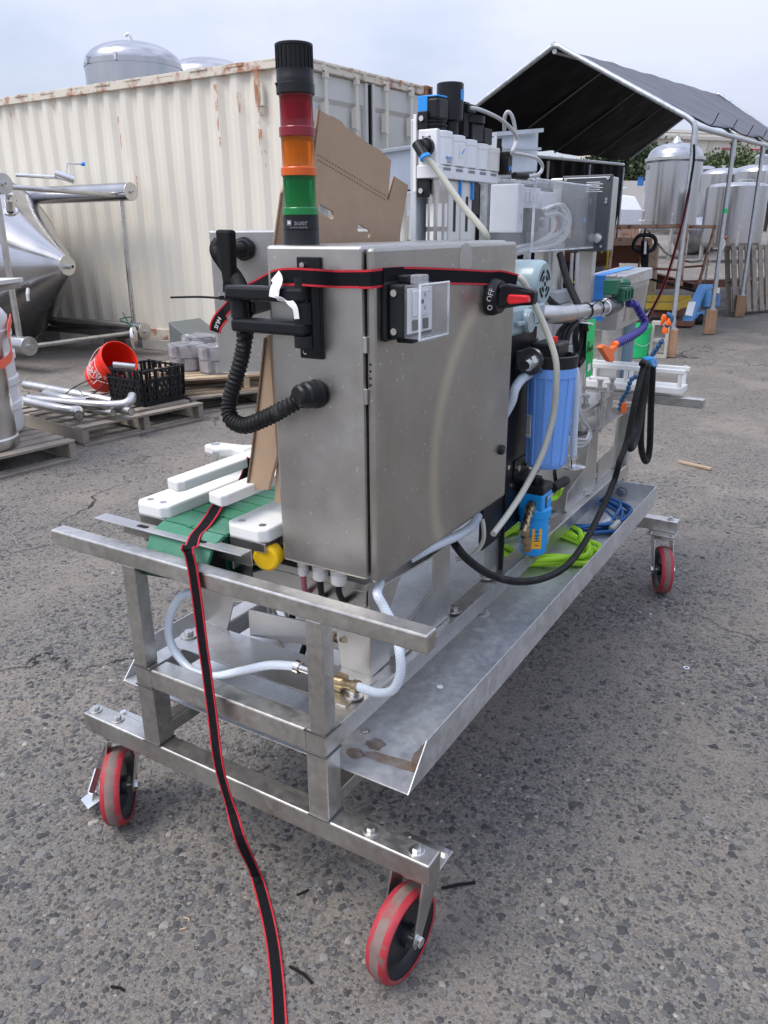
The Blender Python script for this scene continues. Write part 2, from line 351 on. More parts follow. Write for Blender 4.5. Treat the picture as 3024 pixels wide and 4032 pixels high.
mat('wood_grey', (.27, .235, .195), .8, var=.22, vs=7, stretch=(1, 1, 1), dirt=(.17, .145, .12), ds=6, bump=.3, bs=50)
mat('wood_tan', (.44, .33, .21), .75, var=.2, vs=7, dirt=(.27, .2, .13), ds=6, bump=.3, bs=50)
mat('wood_post', (.36, .215, .125), .75, var=.2, vs=6, stretch=(8, 8, .6), dirt=(.22, .13, .08), ds=8, bump=.2, bs=40)
mat('wood_dark', (.10, .08, .065), .85, var=.25, vs=9)
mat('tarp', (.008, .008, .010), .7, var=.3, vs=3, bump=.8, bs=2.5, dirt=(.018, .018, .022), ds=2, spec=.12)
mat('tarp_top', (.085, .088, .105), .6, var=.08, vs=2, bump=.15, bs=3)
mat('bucket_red', (.85, .028, .01), .38, var=.05); mat('bucket_green', (.015, .52, .16), .42, var=.06)
mat('drum_white', (.70, .70, .70), .45, var=.04, dirt=(.58, .57, .55), ds=4, dt=(.55, .85))
mat('ratchet_orange', (.80, .14, .07), .6, var=.1)
mat('ramp_grey', (.145, .16, .155), .6, var=.12)
mat('wrap_dark', (.10, .10, .11), .5, var=.3, vs=14); mat('wrap_box', (.38, .33, .32), .6, var=.2, vs=20)
mat('concrete', (.44, .42, .385), .9, var=.12, vs=20, bump=.6, bs=120)
mat('jack_blue', (.10, .30, .60), .5, var=.18, vs=9, dirt=(.33, .36, .40), ds=9, dt=(.56, .7))
mat('paint_yellow', (.62, .40, .03), .55, var=.2, vs=9, dirt=(.28, .2, .07), ds=7, dt=(.55, .72))
mat('yellow_bright', (.80, .62, .01), .45, var=.08)
mat('building_wall', (.56, .52, .45), .8, var=.04, vs=1); mat('building_light', (.66, .63, .57), .8, var=.04, vs=1); mat('building_red', (.55, .03, .08), .6, var=.06)
mat('trunk', (.06, .045, .035), .9, var=.2)
mat('leaf_dark', (.045, .07, .03), .7, var=.4, vs=.7); mat('leaf_mid', (.075, .105, .04), .7, var=.4, vs=.7)
mat('truck_white', (.72, .74, .77), .3, var=.03)
mat('plastic_blue_far', (.02, .12, .42), .6, var=.1)
mat('dirty_water', (.3, .3, .28), .3)
clear('clear_box', (.95, .96, .975), .085, (.72, .74, .77)); clear('clear_film', (.9, .92, .94), .16, (.75, .76, .78)); clear('clear_cover', (.96, .97, .98), .05); clear('clear_edge', (.88, .9, .93), .6, (.80, .83, .86))
braid('braid_hose', (.58, .66, .74), (.78, .83, .88), 150, 5)
braid('braid_hose_fine', (.50, .58, .66), (.74, .79, .84), 140, 5)

# ------------------------------------------------------------------ ground
def asphalt():
    m, n, l, b = nodes('asphalt')
    t = n.new('ShaderNodeTexCoord'); O = t.outputs['Object']
    def N(scale, det=5, rough=.55, vec=None):
        z = n.new('ShaderNodeTexNoise'); z.inputs['Scale'].default_value = scale; z.inputs['Detail'].default_value = det; z.inputs['Roughness'].default_value = rough; l.new(vec or O, z.inputs['Vector']); return z.outputs[0]
    def MR(v, a, bb, c=0, d=1):
        r = n.new('ShaderNodeMapRange'); r.inputs[1].default_value = a; r.inputs[2].default_value = bb; r.inputs[3].default_value = c; r.inputs[4].default_value = d; l.new(v, r.inputs[0]); return r.outputs[0]
    def MIX(f, A, B):
        x = n.new('ShaderNodeMix'); x.data_type = 'RGBA'
        for k, q in (('Factor', f), ('A', A), ('B', B)):
            if isinstance(q, tuple): x.inputs[k].default_value = (*q, 1)
            elif isinstance(q, float): x.inputs[k].default_value = q
            else: l.new(q, x.inputs[k])
        return x.outputs['Result']
    def MA(op, a, bb):
        q = n.new('ShaderNodeMath'); q.operation = op
        for i, x in enumerate((a, bb)):
            if isinstance(x, (int, float)): q.inputs[i].default_value = x
            else: l.new(x, q.inputs[i])
        return q.outputs[0]
    patch = MR(N(1.3, 8, .66), .46, .62)
    patch2 = MR(N(.23, 4), .38, .68)
    warp = n.new('ShaderNodeVectorMath'); warp.operation = 'ADD'; wz = n.new('ShaderNodeTexNoise'); wz.inputs['Scale'].default_value = 70; l.new(O, wz.inputs['Vector'])
    ws = n.new('ShaderNodeVectorMath'); ws.operation = 'SCALE'; ws.inputs['Scale'].default_value = .012; l.new(wz.outputs['Color'], ws.inputs[0]); l.new(O, warp.inputs[0]); l.new(ws.outputs[0], warp.inputs[1])
    def stones(scale, thr):
        v = n.new('ShaderNodeTexVoronoi'); v.inputs['Scale'].default_value = scale; l.new(warp.outputs[0], v.inputs['Vector'])
        s = n.new('ShaderNodeSeparateColor'); l.new(v.outputs['Color'], s.inputs[0])
        lim = MR(s.outputs[0], 0, 1, .12, .52)
        d = MA('SUBTRACT', lim, v.outputs['Distance']); k = MR(d, 0, .05)
        keep = MA('GREATER_THAN', s.outputs[1], thr); return MA('MULTIPLY', k, keep), s.outputs[2]
    k1, c1 = stones(74, .25); k2, c2 = stones(120, .2); k3, c3 = stones(34, .72)
    fine = N(420, 3); mid = N(30, 5)
    base = MIX(MR(mid, .35, .65), (.118, .107, .094), (.200, .183, .162))
    grain = N(120, 4, .7); base = MIX(MR(grain, .45, .58), base, (.275, .254, .226)); dk = N(150, 4, .7); base = MIX(MR(dk, .53, .62), base, (.06, .059, .058))
    base = MIX(MA('MULTIPLY', MR(fine, .3, .75), .5), base, (.24, .222, .20))
    base = MIX(MA('MULTIPLY', patch, .65), base, (.315, .278, .236))
    base = MIX(MA('MULTIPLY', patch2, .45), base, (.25, .224, .193))
    sc1 = MIX(c1, (.07, .07, .072), (.165, .163, .16)); sc2 = MIX(c2, (.08, .08, .082), (.27, .26, .245)); sc3 = MIX(c3, (.085, .085, .09), (.17, .17, .17))
    vis = MR(patch, 0, 1, 1.0, .15)
    base = MIX(MA('MULTIPLY', k2, MA('MULTIPLY', vis, .8)), base, sc2)
    base = MIX(MA('MULTIPLY', k1, vis), base, sc1)
    base = MIX(MA('MULTIPLY', k3, MA('MULTIPLY', vis, .9)), base, sc3)
    wv = n.new('ShaderNodeVectorMath'); wv.operation = 'ADD'; w2 = n.new('ShaderNodeTexNoise'); w2.inputs['Scale'].default_value = 2.2; w2.inputs['Detail'].default_value = 7; l.new(O, w2.inputs['Vector'])
    l.new(O, wv.inputs[0]); l.new(w2.outputs['Color'], wv.inputs[1])
    vc = n.new('ShaderNodeTexVoronoi'); vc.feature = 'DISTANCE_TO_EDGE'; vc.inputs['Scale'].default_value = .85; l.new(wv.outputs[0], vc.inputs['Vector'])
    cr = MA('MULTIPLY', MR(vc.outputs['Distance'], .004, .011, 1, 0), MR(N(.45, 3), .48, .6))
    oil = MR(N(.55, 5, .6), .60, .72, 0, .45); base = MIX(oil, base, (.075, .073, .072)); base = MIX(cr, base, (.03, .028, .026))
    l.new(base, b.inputs['Base Color']); b.inputs['Roughness'].default_value = .88; b.inputs['Specular IOR Level'].default_value = .25
    h = MA('ADD', MA('MULTIPLY', k1, .7), MA('ADD', MA('MULTIPLY', k3, 1.0), MA('ADD', MA('MULTIPLY', MA('ADD', fine, MA('MULTIPLY', grain, 2.2)), .5), MA('MULTIPLY', k2, .4)))); h = MA('SUBTRACT', h, MA('MULTIPLY', cr, 2.0))
    bp = n.new('ShaderNodeBump'); bp.inputs['Strength'].default_value = 1.0; bp.inputs['Distance'].default_value = .006; l.new(h, bp.inputs['Height']); l.new(bp.outputs[0], b.inputs['Normal'])
asphalt()
def gz(y): return max(0.0, (min(y, 40) - 8) * .03)     # the yard rises gently beyond the canopy
g = MB(); ys = [-700, -20, 8, 40, 900]
for y in ys: g.v += [(-700, y, gz(y)), (700, y, gz(y))]
g.f = [[2 * i, 2 * i + 1, 2 * i + 3, 2 * i + 2] for i in range(4)]
tag(obj('ground', g, 'asphalt'), kind='structure')

# loose and half-bedded stones near the camera: nobody could count them
def gravel():
    m, n, l, b = nodes('gravel_stone')
    gi = n.new('ShaderNodeNewGeometry'); cr = n.new('ShaderNodeValToRGB'); e = cr.color_ramp.elements
    e[0].position = 0; e[0].color = (.045, .045, .048, 1); e[1].position = .8; e[1].color = (.15, .148, .146, 1)
    for p, c in ((.955, (.20, .195, .185, 1)), (.99, (.26, .235, .205, 1)), (1.0, (.34, .31, .27, 1))):
        q = e.new(p); q.color = c
    l.new(gi.outputs['Random Per Island'], cr.inputs[0]); l.new(cr.outputs[0], b.inputs['Base Color']); b.inputs['Roughness'].default_value = .8; b.inputs['Specular IOR Level'].default_value = .3
    t = [(0, 0, 1)] + [(math.cos(a), math.sin(a), .38) for a in np.arange(6) * math.pi / 3] + [(1.08 * math.cos(a + .5), 1.08 * math.sin(a + .5), -.35) for a in np.arange(6) * math.pi / 3]
    tv = np.array(t); tf = [(0, i + 1, (i + 1) % 6 + 1) for i in range(6)]
    for i in range(6):
        j = (i + 1) % 6; tf += [(i + 1, 7 + i, j + 1), (j + 1, 7 + i, 7 + j)]
    tf = np.array(tf); K = 92000
    # density falls off with distance from the camera
    rr = np.sqrt(RNG.random(K * 5)) * 5.2 + .3; th = RNG.random(K * 5) * 2.4 - 1.2 + math.pi / 2 + .45
    px = .336 + rr * np.cos(th); py = -1.01 + rr * np.sin(th)
    keep = RNG.random(K * 5) < np.clip(1.7 - rr / 3.2, .15, 1)
    def vnoise(cell):
        G = RNG.random((200, 200)); gx = (px + 20) / cell; gy = (py + 20) / cell; ix = gx.astype(int) % 199; iy = gy.astype(int) % 199; fx = gx - np.floor(gx); fy = gy - np.floor(gy); fx = fx * fx * (3 - 2 * fx); fy = fy * fy * (3 - 2 * fy)
        return (G[ix, iy] * (1 - fx) + G[ix + 1, iy] * fx) * (1 - fy) + (G[ix, iy + 1] * (1 - fx) + G[ix + 1, iy + 1] * fx) * fy
    cl = .55 * vnoise(.42) + .30 * vnoise(.17) + .15 * vnoise(.06); keep &= RNG.random(K * 5) < np.clip((cl - .34) * 3.2, .04, 1)
    px, py = px[keep][:K], py[keep][:K]; K = len(px)
    s = np.clip(np.exp(RNG.normal(math.log(.0033), .46, K)), .0014, .0105)
    a = RNG.random(K) * 6.28; ex = RNG.uniform(.7, 1.5, K); zz = RNG.uniform(.2, .5, K)
    v = tv[None] * (1 + RNG.uniform(-.42, .42, (K, len(tv), 3))) * s[:, None, None]
    v[:, :, 0] *= ex[:, None]; v[:, :, 2] *= zz[:, None]
    ca, sa = np.cos(a)[:, None], np.sin(a)[:, None]
    x = v[:, :, 0] * ca - v[:, :, 1] * sa + px[:, None]; y = v[:, :, 0] * sa + v[:, :, 1] * ca + py[:, None]
    P = np.stack([x, y, v[:, :, 2] + (s * .06)[:, None]], 2).reshape(-1, 3); F = (tf[None] + (np.arange(K) * len(tv))[:, None, None]).reshape(-1, 3)
    me = bpy.data.meshes.new('gravel'); me.vertices.add(len(P)); me.vertices.foreach_set('co', P.astype(np.float32).ravel())
    me.loops.add(F.size); me.loops.foreach_set('vertex_index', F.astype(np.int32).ravel()); me.polygons.add(len(F))
    me.polygons.foreach_set('loop_start', np.arange(0, F.size, 3, dtype=np.int32)); me.update(calc_edges=True); me.validate(); me.polygons.foreach_set('use_smooth', [False] * len(me.polygons))
    me.materials.append(m); o = bpy.data.objects.new('gravel', me); COL.objects.link(o)
    tag(o, 'dark loose gravel and stone chips bedded in the worn asphalt', 'gravel', kind='stuff')
gravel()
# litter: twigs, stick, zip ties, washer
solo('wood_stick', MB().bar((-0.5570, 4.0276, 0.0100), (-0.3517, 3.9518, 0.0120), .022, .012), 'wood_tan', 'thin pale wooden stick lying alone on the asphalt beyond the trolley', 'stick')
def litter(name, p, q, r, m, label, cat): solo(name, MB().tube([V(p) + V((0, 0, r)), (V(p) + V(q)) / 2 + V((.004, .003, r * 1.6)), V(q) + V((0, 0, r))], r, 6), m, label, cat)
litter('cable_tie', (-0.2777, 0.2238, 0.0000), (-0.2191, 0.2782, 0.0000), .0035, 'black_matte', 'black cut cable tie lying beside the near right wheel', 'cable tie')
litter('cable_tie', (-0.4488, -0.1116, 0.0000), (-0.3870, -0.1184, 0.0000), .0032, 'black_matte', 'black cut cable tie lying on asphalt close to the strap tail', 'cable tie')
litter('cable_tie', (-0.7237, -0.3298, 0.0000), (-0.6945, -0.3221, 0.0000), .003, 'black_matte', 'short black tie scrap at the bottom left of the asphalt', 'cable tie')
litter('cable_tie', (-0.5472, 0.0405, 0.0000), (-0.5335, 0.0659, 0.0000), .0025, 'black_matte', 'short black tie scrap between the strap and the right wheel', 'cable tie')
litter('twig', (-0.7057, -0.1624, 0.0000), (-0.6967, -0.1508, 0.0000), .0018, 'wood_tan', 'tiny straw twig left of the strap on the asphalt', 'twig')
litter('twig', (-0.7220, -0.1346, 0.0000), (-0.7035, -0.1353, 0.0000), .0018, 'wood_tan', 'tiny pale twig lying above the straw twig', 'twig')
solo('washer', MB().ring((-0.0012, 1.4904, 0.0020), (0, 0, 1), .011, .005, .002, 14), 'steel_bright', 'small bright washer lying on the asphalt right of the trolley', 'washer')

# ------------------------------------------------------------------ shipping container (corrugated cream, doors at the right end)
def container():
    a = V((-4.94, 6.00, 3.03)); zb = .14; Lx = 12.2; e = V((math.sin(R(4.5)), math.cos(R(4.5)), 0)); wd = 2.42
    t = thing('shipping_container', 'long cream corrugated shipping container with rust streaks behind the steel tank', 'container', (a.x - 5, a.y + 1.2, 0))
    m, n, l, b = nodes('container_wall')   # cream paint with vertical rust runs
    tcn = n.new('ShaderNodeTexCoord'); mp = n.new('ShaderNodeMapping'); mp.inputs['Scale'].default_value = (7, 3, .55); l.new(tcn.outputs['Object'], mp.inputs[0])
    z = n.new('ShaderNodeTexNoise'); z.inputs['Scale'].default_value = 1.3; z.inputs['Detail'].default_value = 9; z.inputs['Roughness'].default_value = .68; l.new(mp.outputs[0], z.inputs['Vector'])
    r = n.new('ShaderNodeMapRange'); r.inputs[1].default_value = .70; r.inputs[2].default_value = .76; l.new(z.outputs[0], r.inputs[0])
    z2 = n.new('ShaderNodeTexNoise'); z2.inputs['Scale'].default_value = 1.1; z2.inputs['Detail'].default_value = 6; l.new(tcn.outputs['Object'], z2.inputs['Vector'])
    c = n.new('ShaderNodeMix'); c.data_type = 'RGBA'; c.inputs['A'].default_value = (.76, .725, .635, 1); c.inputs['B'].default_value = (.69, .645, .55, 1); l.new(z2.outputs[0], c.inputs['Factor'])
    c2 = n.new('ShaderNodeMix'); c2.data_type = 'RGBA'; c2.inputs['B'].default_value = (.42, .19, .09, 1); l.new(r.outputs[0], c2.inputs['Factor']); l.new(c.outputs['Result'], c2.inputs['A']); l.new(c2.outputs['Result'], b.inputs['Base Color']); b.inputs['Roughness'].default_value = .5
    m2, n, l, b = nodes('container_rail')
    tcn = n.new('ShaderNodeTexCoord'); z = n.new('ShaderNodeTexNoise'); z.inputs['Scale'].default_value = 5; z.inputs['Detail'].default_value = 8; z.inputs['Roughness'].default_value = .7; l.new(tcn.outputs['Object'], z.inputs['Vector'])
    r = n.new('ShaderNodeMapRange'); r.inputs[1].default_value = .49; r.inputs[2].default_value = .62; l.new(z.outputs[0], r.inputs[0])
    c = n.new('ShaderNodeMix'); c.data_type = 'RGBA'; c.inputs['A'].default_value = (.66, .61, .51, 1); c.inputs['B'].default_value = (.36, .15, .08, 1); l.new(r.outputs[0], c.inputs['Factor']); l.new(c.outputs['Result'], b.inputs['Base Color']); b.inputs['Roughness'].default_value = .65
    # corrugated side: trapezoid profile, 0.28 m pitch, 36 mm deep, with dents
    w = MB(); xs = []; x = a.x - .22
    while x > a.x - Lx: xs += [(x, 0), (x - .072, 0), (x - .14, .036), (x - .212, .036)]; x -= .28
    zs = np.linspace(zb + .12, a.z - .09, 14); nc = len(xs)
    for zz in zs:
        for (xx, dd) in xs:
            dent = .012 * math.sin(xx * 3.1 + zz * 2.3) * math.sin(zz * 1.7 + xx)
            w.v.append((xx, a.y + dd + dent, zz))
    for k in range(len(zs) - 1):
        for i in range(nc - 1): w.f.append([k * nc + i, k * nc + i + 1, (k + 1) * nc + i + 1, (k + 1) * nc + i])
    obj('side_wall', w, 'container_wall', t, smooth=12)
    w = MB(); w.box(a.x - Lx, a.x - .16, a.y - .035, a.y + .06, a.z - .095, a.z - .008)
    for i in range(24): w.box(a.x - .4 - i * .5, a.x - .15 - i * .5, a.y - .038 - .004 * (i % 3), a.y - .03, a.z - .03 - .01 * (i % 2), a.z - .007)
    obj('top_rail', w, 'container_rail', t, bev=.006)
    obj('bottom_rail', MB().box(a.x - Lx, a.x - .16, a.y - .02, a.y + .08, zb, zb + .125), 'container_rail', t, bev=.005)
    obj('corner_post', MB().box(a.x - .17, a.x, a.y - .02, a.y + .09, zb + .1, a.z - .1), 'container_wall', t, bev=.01)
    q = a + e * wd
    obj('corner_post', MB().obox((q.x - .05, q.y - .06, (a.z + zb) / 2), .14, .12, a.z - zb - .2), 'container_rail', t, bev=.01)
    for p in (a + V((-.085, .07, -.055)), q + V((-.05, -.07, -.055)), V((a.x - .085, a.y + .07, zb + .06)), V((q.x - .05, q.y - .07, zb + .06))):
        cc = obj('corner_casting', MB().obox(p, .178, .165, .118), 'rust', t, bev=.01)
        obj('casting_hole', MB().cyl(p + V((.086, .0, 0)), p + V((.093, 0, 0)), .033, 14), 'black_matte', cc)
    obj('roof', MB().prism([a + V((-.01, .02, -.03)), q + V((-.01, 0, -.03)), q + V((-Lx, 0, -.03)), a + V((-Lx, .02, -.03))], (0, 0, .02)), 'container_rail', t)
    o_ = MB().bar(a + e * .12 + V((-.03, 0, -.05)), a + e * (wd - .12) + V((-.03, 0, -.05)), .09, .10); 
    for i in range(9): o_.bar(a + e * (.2 + i * .23) + V((.018, 0, -.02)), a + e * (.38 + i * .23) + V((.018, 0, -.02 - .012 * (i % 2))), .02, .03)
    obj('door_header', o_, 'container_rail', t, bev=.008)
    # doors: two leaves of pressed panels; the far leaf stands slightly proud
    for k, (s0, s1, off) in enumerate(((.13, 1.17, -.03), (1.24, 2.30, -.012))):
        d = MB(); o1 = a + e * s0 + V((off, 0, 0)); o2 = a + e * s1 + V((off, 0, 0)); rows = [zb + .12]
        zz = zb + .12
        pts = [(zb + .12, 0)]
        for h in (.52, .30, .52, .30, .52):
            pts += [(pts[-1][0] + .045, .03 if False else -.028)]; pts += [(pts[-1][0] + h - .09, -.028)]; pts += [(pts[-1][0] + .045, 0)]; pts += [(pts[-1][0] + .07, 0)]
        pts = [p for p in pts if p[0] < a.z - .14] + [(a.z - .115, 0)]
        for (h, dx) in pts:
            for o3 in (o1, o2): d.v.append((o3.x + dx, o3.y, h))
        for i in range(len(pts) - 1): d.f.append([2 * i, 2 * i + 1, 2 * i + 3, 2 * i + 2])
        d.bar((o1.x, o1.y + .02, zb + .12), (o1.x, o1.y + .02, a.z - .11), .05, .05); d.bar((o2.x, o2.y - .02, zb + .12), (o2.x, o2.y - .02, a.z - .11), .05, .05)
        dd = obj('door', d, 'cream_white', t)
        for s in ((.28, .80) if k == 0 else (.22, .72)):
            p = a + e * (s0 + s) + V((off + .055, 0, 0))
            rd = MB().cyl((p.x, p.y, zb + .06), (p.x, p.y, a.z - .06), .019, 10)
            rd.obox((p.x - .02, p.y, a.z - .075), .06, .09, .03).obox((p.x, p.y, a.z - .13), .05, .05, .05)
            for hz in (2.55, 1.75, .75): rd.obox((p.x - .02, p.y, hz), .05, .085, .20); rd.cyl((p.x, p.y, hz - .12), (p.x, p.y, hz + .12), .027, 10)
            obj('lock_rod', rd, 'cream_paint', dd, smooth=40)
    obj('door_gap', MB().bar(a + e * 1.205 + V((-.03, 0, -.12)), V((a.x, a.y, zb + .12)) + e * 1.205 + V((-.03, 0, 0)), .075, .03, (0, 1, 0)), 'black_matte', t)
    vx = a.x - .52
    v = MB().box(vx, vx + .1, a.y - .035, a.y - .003, a.z - .42, a.z - .22)
    for i in range(4): v.box(vx + .015, vx + .085, a.y - .042, a.y - .035, a.z - .44 - i * .012, a.z - .434 - i * .012)
    v.box(vx + .03, vx + .09, a.y - .012, a.y - .003, a.z - .50, a.z - .43)
    obj('vent_cover', v, 'cream_paint', t, bev=.006)
    for i, (x0, ln) in enumerate(((-.55, .42), (-2.1, .5), (-3.1, .5), (-4.2, .5), (-6.3, .5))):
        obj('support_block', MB().box(a.x + x0 - ln, a.x + x0, a.y - .03, a.y + .19, 0, zb - .003), 'concrete', t, bev=.008)
container()
def streak_mat():
    m, n, l, b = nodes('rust_streak'); tr_ = n.new('ShaderNodeBsdfTransparent'); mxs = n.new('ShaderNodeMixShader'); t = n.new('ShaderNodeTexCoord'); mp = n.new('ShaderNodeMapping'); mp.inputs['Scale'].default_value = (30, 30, 7); l.new(t.outputs['Object'], mp.inputs[0]); z = n.new('ShaderNodeTexNoise'); z.inputs['Scale'].default_value = 1; z.inputs['Detail'].default_value = 7; z.inputs['Roughness'].default_value = .65; l.new(mp.outputs[0], z.inputs['Vector'])
    r = n.new('ShaderNodeMapRange'); r.inputs[1].default_value = .44; r.inputs[2].default_value = .60; r.inputs[4].default_value = .9; l.new(z.outputs[0], r.inputs[0]); b.inputs['Base Color'].default_value = (.42, .17, .07, 1); b.inputs['Roughness'].default_value = .8
    l.new(r.outputs[0], mxs.inputs[0]); l.new(tr_.outputs[0], mxs.inputs[1]); l.new(b.outputs[0], mxs.inputs[2]); l.new(mxs.outputs[0], n['Material Output'].inputs[0])
streak_mat()
SC = bpy.data.objects['shipping_container']
for (x, z0, z1, w) in ((-5.98, 2.86, 2.40, .05), (-5.97, 2.36, 2.24, .035), (-5.67, 2.76, 2.55, .06), (-7.50, 2.66, 2.30, .03), (-7.31, 2.03, 1.85, .04), (-9.46, 2.86, 2.70, .03), (-5.42, 2.94, 2.42, .085), (-5.41, 2.40, 2.15, .06), (-5.36, 2.2, 2.02, .04), (-5.30, 2.6, 2.35, .04), (-8.6, 2.9, 2.75, .04), (-8.2, 2.1, 2.0, .03)):
    P_ = [(x - w * .5, 5.955, z0), (x + w * .5, 5.955, z0 - .01), (x + w * .42, 5.955, (z0 + z1) / 2), (x + w * .12, 5.955, z1), (x - w * .15, 5.955, z1 + .03), (x - w * .38, 5.955, (z0 + z1) / 2)]
    mb = MB(); mb.v = P_; mb.f = [list(range(6))]; obj('rust_streak', mb, 'rust_streak', SC)

# ------------------------------------------------------------------ tall tanks behind the container
def silo(c, r, ztop, hdome, label, name='silo_tank'):
    t = thing(name, label, 'tank', (c[0], c[1], 0), 'steel tanks standing behind the container')
    obj('shell', MB().lathe([(r, 0), (r, ztop - hdome - .1), (r * 1.012, ztop - hdome - .1), (r * 1.012, ztop - hdome - .03), (r, ztop - hdome - .03), (r, ztop - hdome)], (c[0], c[1], 0), n=56), 'steel_tank', t, smooth=30)
    dm = obj('dome', MB().lathe([(r * .985 * math.cos(i / 10 * 1.5), hdome * math.sin(i / 10 * 1.5)) for i in range(10)] + [(1e-6, hdome)], (c[0], c[1], ztop - hdome), n=56), 'steel_tank', t, smooth=40)
    return t, dm
t, dm = silo((-13.99, 12.3), 1.0, 5.16, .42, 'large domed steel tank standing behind the cream container')
obj('vent_pipe', MB().tube(sp([(-13.99, 12.3, 5.12), (-13.99, 12.3, 5.25), (-14.03, 12.28, 5.31), (-14.09, 12.25, 5.27)], 5), .03, 10), 'steel_bright', dm, smooth=40)
obj('flange', MB().cyl((-13.99, 12.3, 5.12), (-13.99, 12.3, 5.17), .12, 20), 'steel_tank', dm, smooth=30)
for k in (3.7, 4.45, 5.2): obj('lifting_lug', MB().obox((-13.99 + 1.02 * math.cos(k), 12.3 + 1.02 * math.sin(k), 4.72), .07, .05, .16, Matrix.Rotation(k, 3, 'Z')), 'steel_bright', t, bev=.01)
silo((-15.9, 16.6), 1.2, 5.70, .5, 'second domed tank just showing above the container roof line')
obj('rail', MB().tube([(-13.9973, 9.0000, 3.6641), (-14.0133, 9.0000, 3.5563), (-13.6561, 9.0000, 3.5393)], .03, 6), 'steel_pipe', t)

# ------------------------------------------------------------------ conical tank lying on its side at the left
def cone_tank():
    cy, cz = 4.85, 1.06; xc = -7.33
    t = thing('conical_tank', 'stainless conical bottom tank lying on its side at left', 'tank', (-8.6, cy, 0))
    obj('cone', MB().lathe([(.105, 0), (1.0, 1.36)], (xc, cy, cz), (-1, 0, 0), 64), 'steel_tank', t, smooth=30)
    obj('shell', MB().lathe([(1.0, 0), (1.015, .0), (1.015, .05), (1.0, .05), (1.0, 3.4)], (xc - 1.36, cy, cz), (-1, 0, 0), 64), 'steel_tank', t, smooth=30)
    cp = obj('outlet_cap', MB().cyl((xc - .02, cy, cz), (xc + .012, cy, cz), .107, 40), 'steel', t, bev=.003)
    obj('outlet_pipe', MB().ring((xc + .05, cy - .0, cz - .01), (1, 0, 0), .026, .019, .09, 18), 'steel_bright', cp)
    for (y, z, x) in ((4.1, .29, -7.13), (4.1, 1.855, -7.13), (5.6, .285, -7.05), (5.6, 1.83, -7.03)):
        lg = obj('leg', MB().cyl((x, y, z), (x - 2.6, y, z), .098, 36), 'steel_tank', t, smooth=30)
        obj('end_cap', MB().cyl((x - .004, y, z), (x + .008, y, z), .0985, 36), 'steel', lg, bev=.002)
        obj('threaded_boss', MB().ring((x + .02, y, z), (1, 0, 0), .024, .014, .03, 14), 'steel_bright', lg)
    rd = lambda p, q, r=.026: obj('brace_rod', MB().cyl(p, q, r, 14), 'steel_pipe', t, smooth=40)
    rd((-7.22, 5.6, .36), (-7.20, 5.6, 1.75)); rd((-7.27, 4.1, .37), (-7.27, 4.1, 1.77), .032)
    rd((-7.25, 4.18, .27), (-7.18, 5.52, .27)); rd((-7.32, 4.18, 1.84), (-7.2, 5.52, 1.80))
    v = MB().cyl((-7.55, 4.55, 1.97), (-7.25, 4.9, 1.95), .02, 10).cyl((-7.3, 4.84, 1.99), (-7.18, 4.98, 1.93), .04, 12).tube([(-7.24, 4.92, 1.97), (-7.22, 4.95, 2.09), (-7.16, 5.1, 2.09)], .01, 6)
    obj('valve', v, 'steel_bright', t, smooth=40)
    obj('valve_knob', MB().lathe([(1e-6, -.022), (.02, -.016), (.024, 0), (.02, .016), (1e-6, .022)], (-7.16, 5.1, 2.09), n=12), 'festo_blue', t, smooth=60)
    v = MB().cyl((-7.35, 4.3, 1.78), (-7.4, 4.32, 1.62), .045, 14).cyl((-7.4, 4.32, 1.62), (-7.41, 4.33, 1.60), .07, 16).cyl((-7.35, 4.3, 1.72), (-7.35, 4.3, 1.70), .06, 14)
    obj('clamp_fitting', v, 'steel_bright', t, smooth=40)
    obj('drain_cock', MB().cyl((-7.66, 4.56, .82), (-7.60, 4.50, .76), .02, 12).cyl((-7.60, 4.50, .765), (-7.595, 4.495, .70), .017, 10), 'drum_white', t, smooth=40)
    for p in ((-7.75, 4.1, 0), (-7.6, 5.6, 0)): obj('support_block', MB().box(p[0] - .12, p[0] + .12, p[1] - .07, p[1] + .07, .0, .192), 'wood_dark', t, bev=.004)
cone_tank()
pl = MB().cyl((-6.62, 5.05, .30), (-6.63, 5.04, .30), .125, 32).cyl((-6.60, 5.045, .315), (-6.615, 5.035, .315), .12, 32)
solo('steel_disc', pl, 'steel_bright', 'pair of round steel discs hung by green cord from the tank brace', 'disc', smooth=30)
solo('hanging_string', MB().tube(sp([(-6.62, 5.05, .30), (-6.61, 5.03, .43), (-6.7, 4.95, .50), (-6.63, 5.06, .52), (-6.60, 5.0, .44), (-6.58, 5.02, .36)], 5), .007, 6).tube([(-6.62, 5.0, .45), (-6.66, 4.97, .58)], .006, 5).tube([(-6.62, 5.0, .45), (-6.55, 5.05, .42)], .006, 5), 'green_plastic', 'knotted green cord tied round the tank brace rod', 'cord')

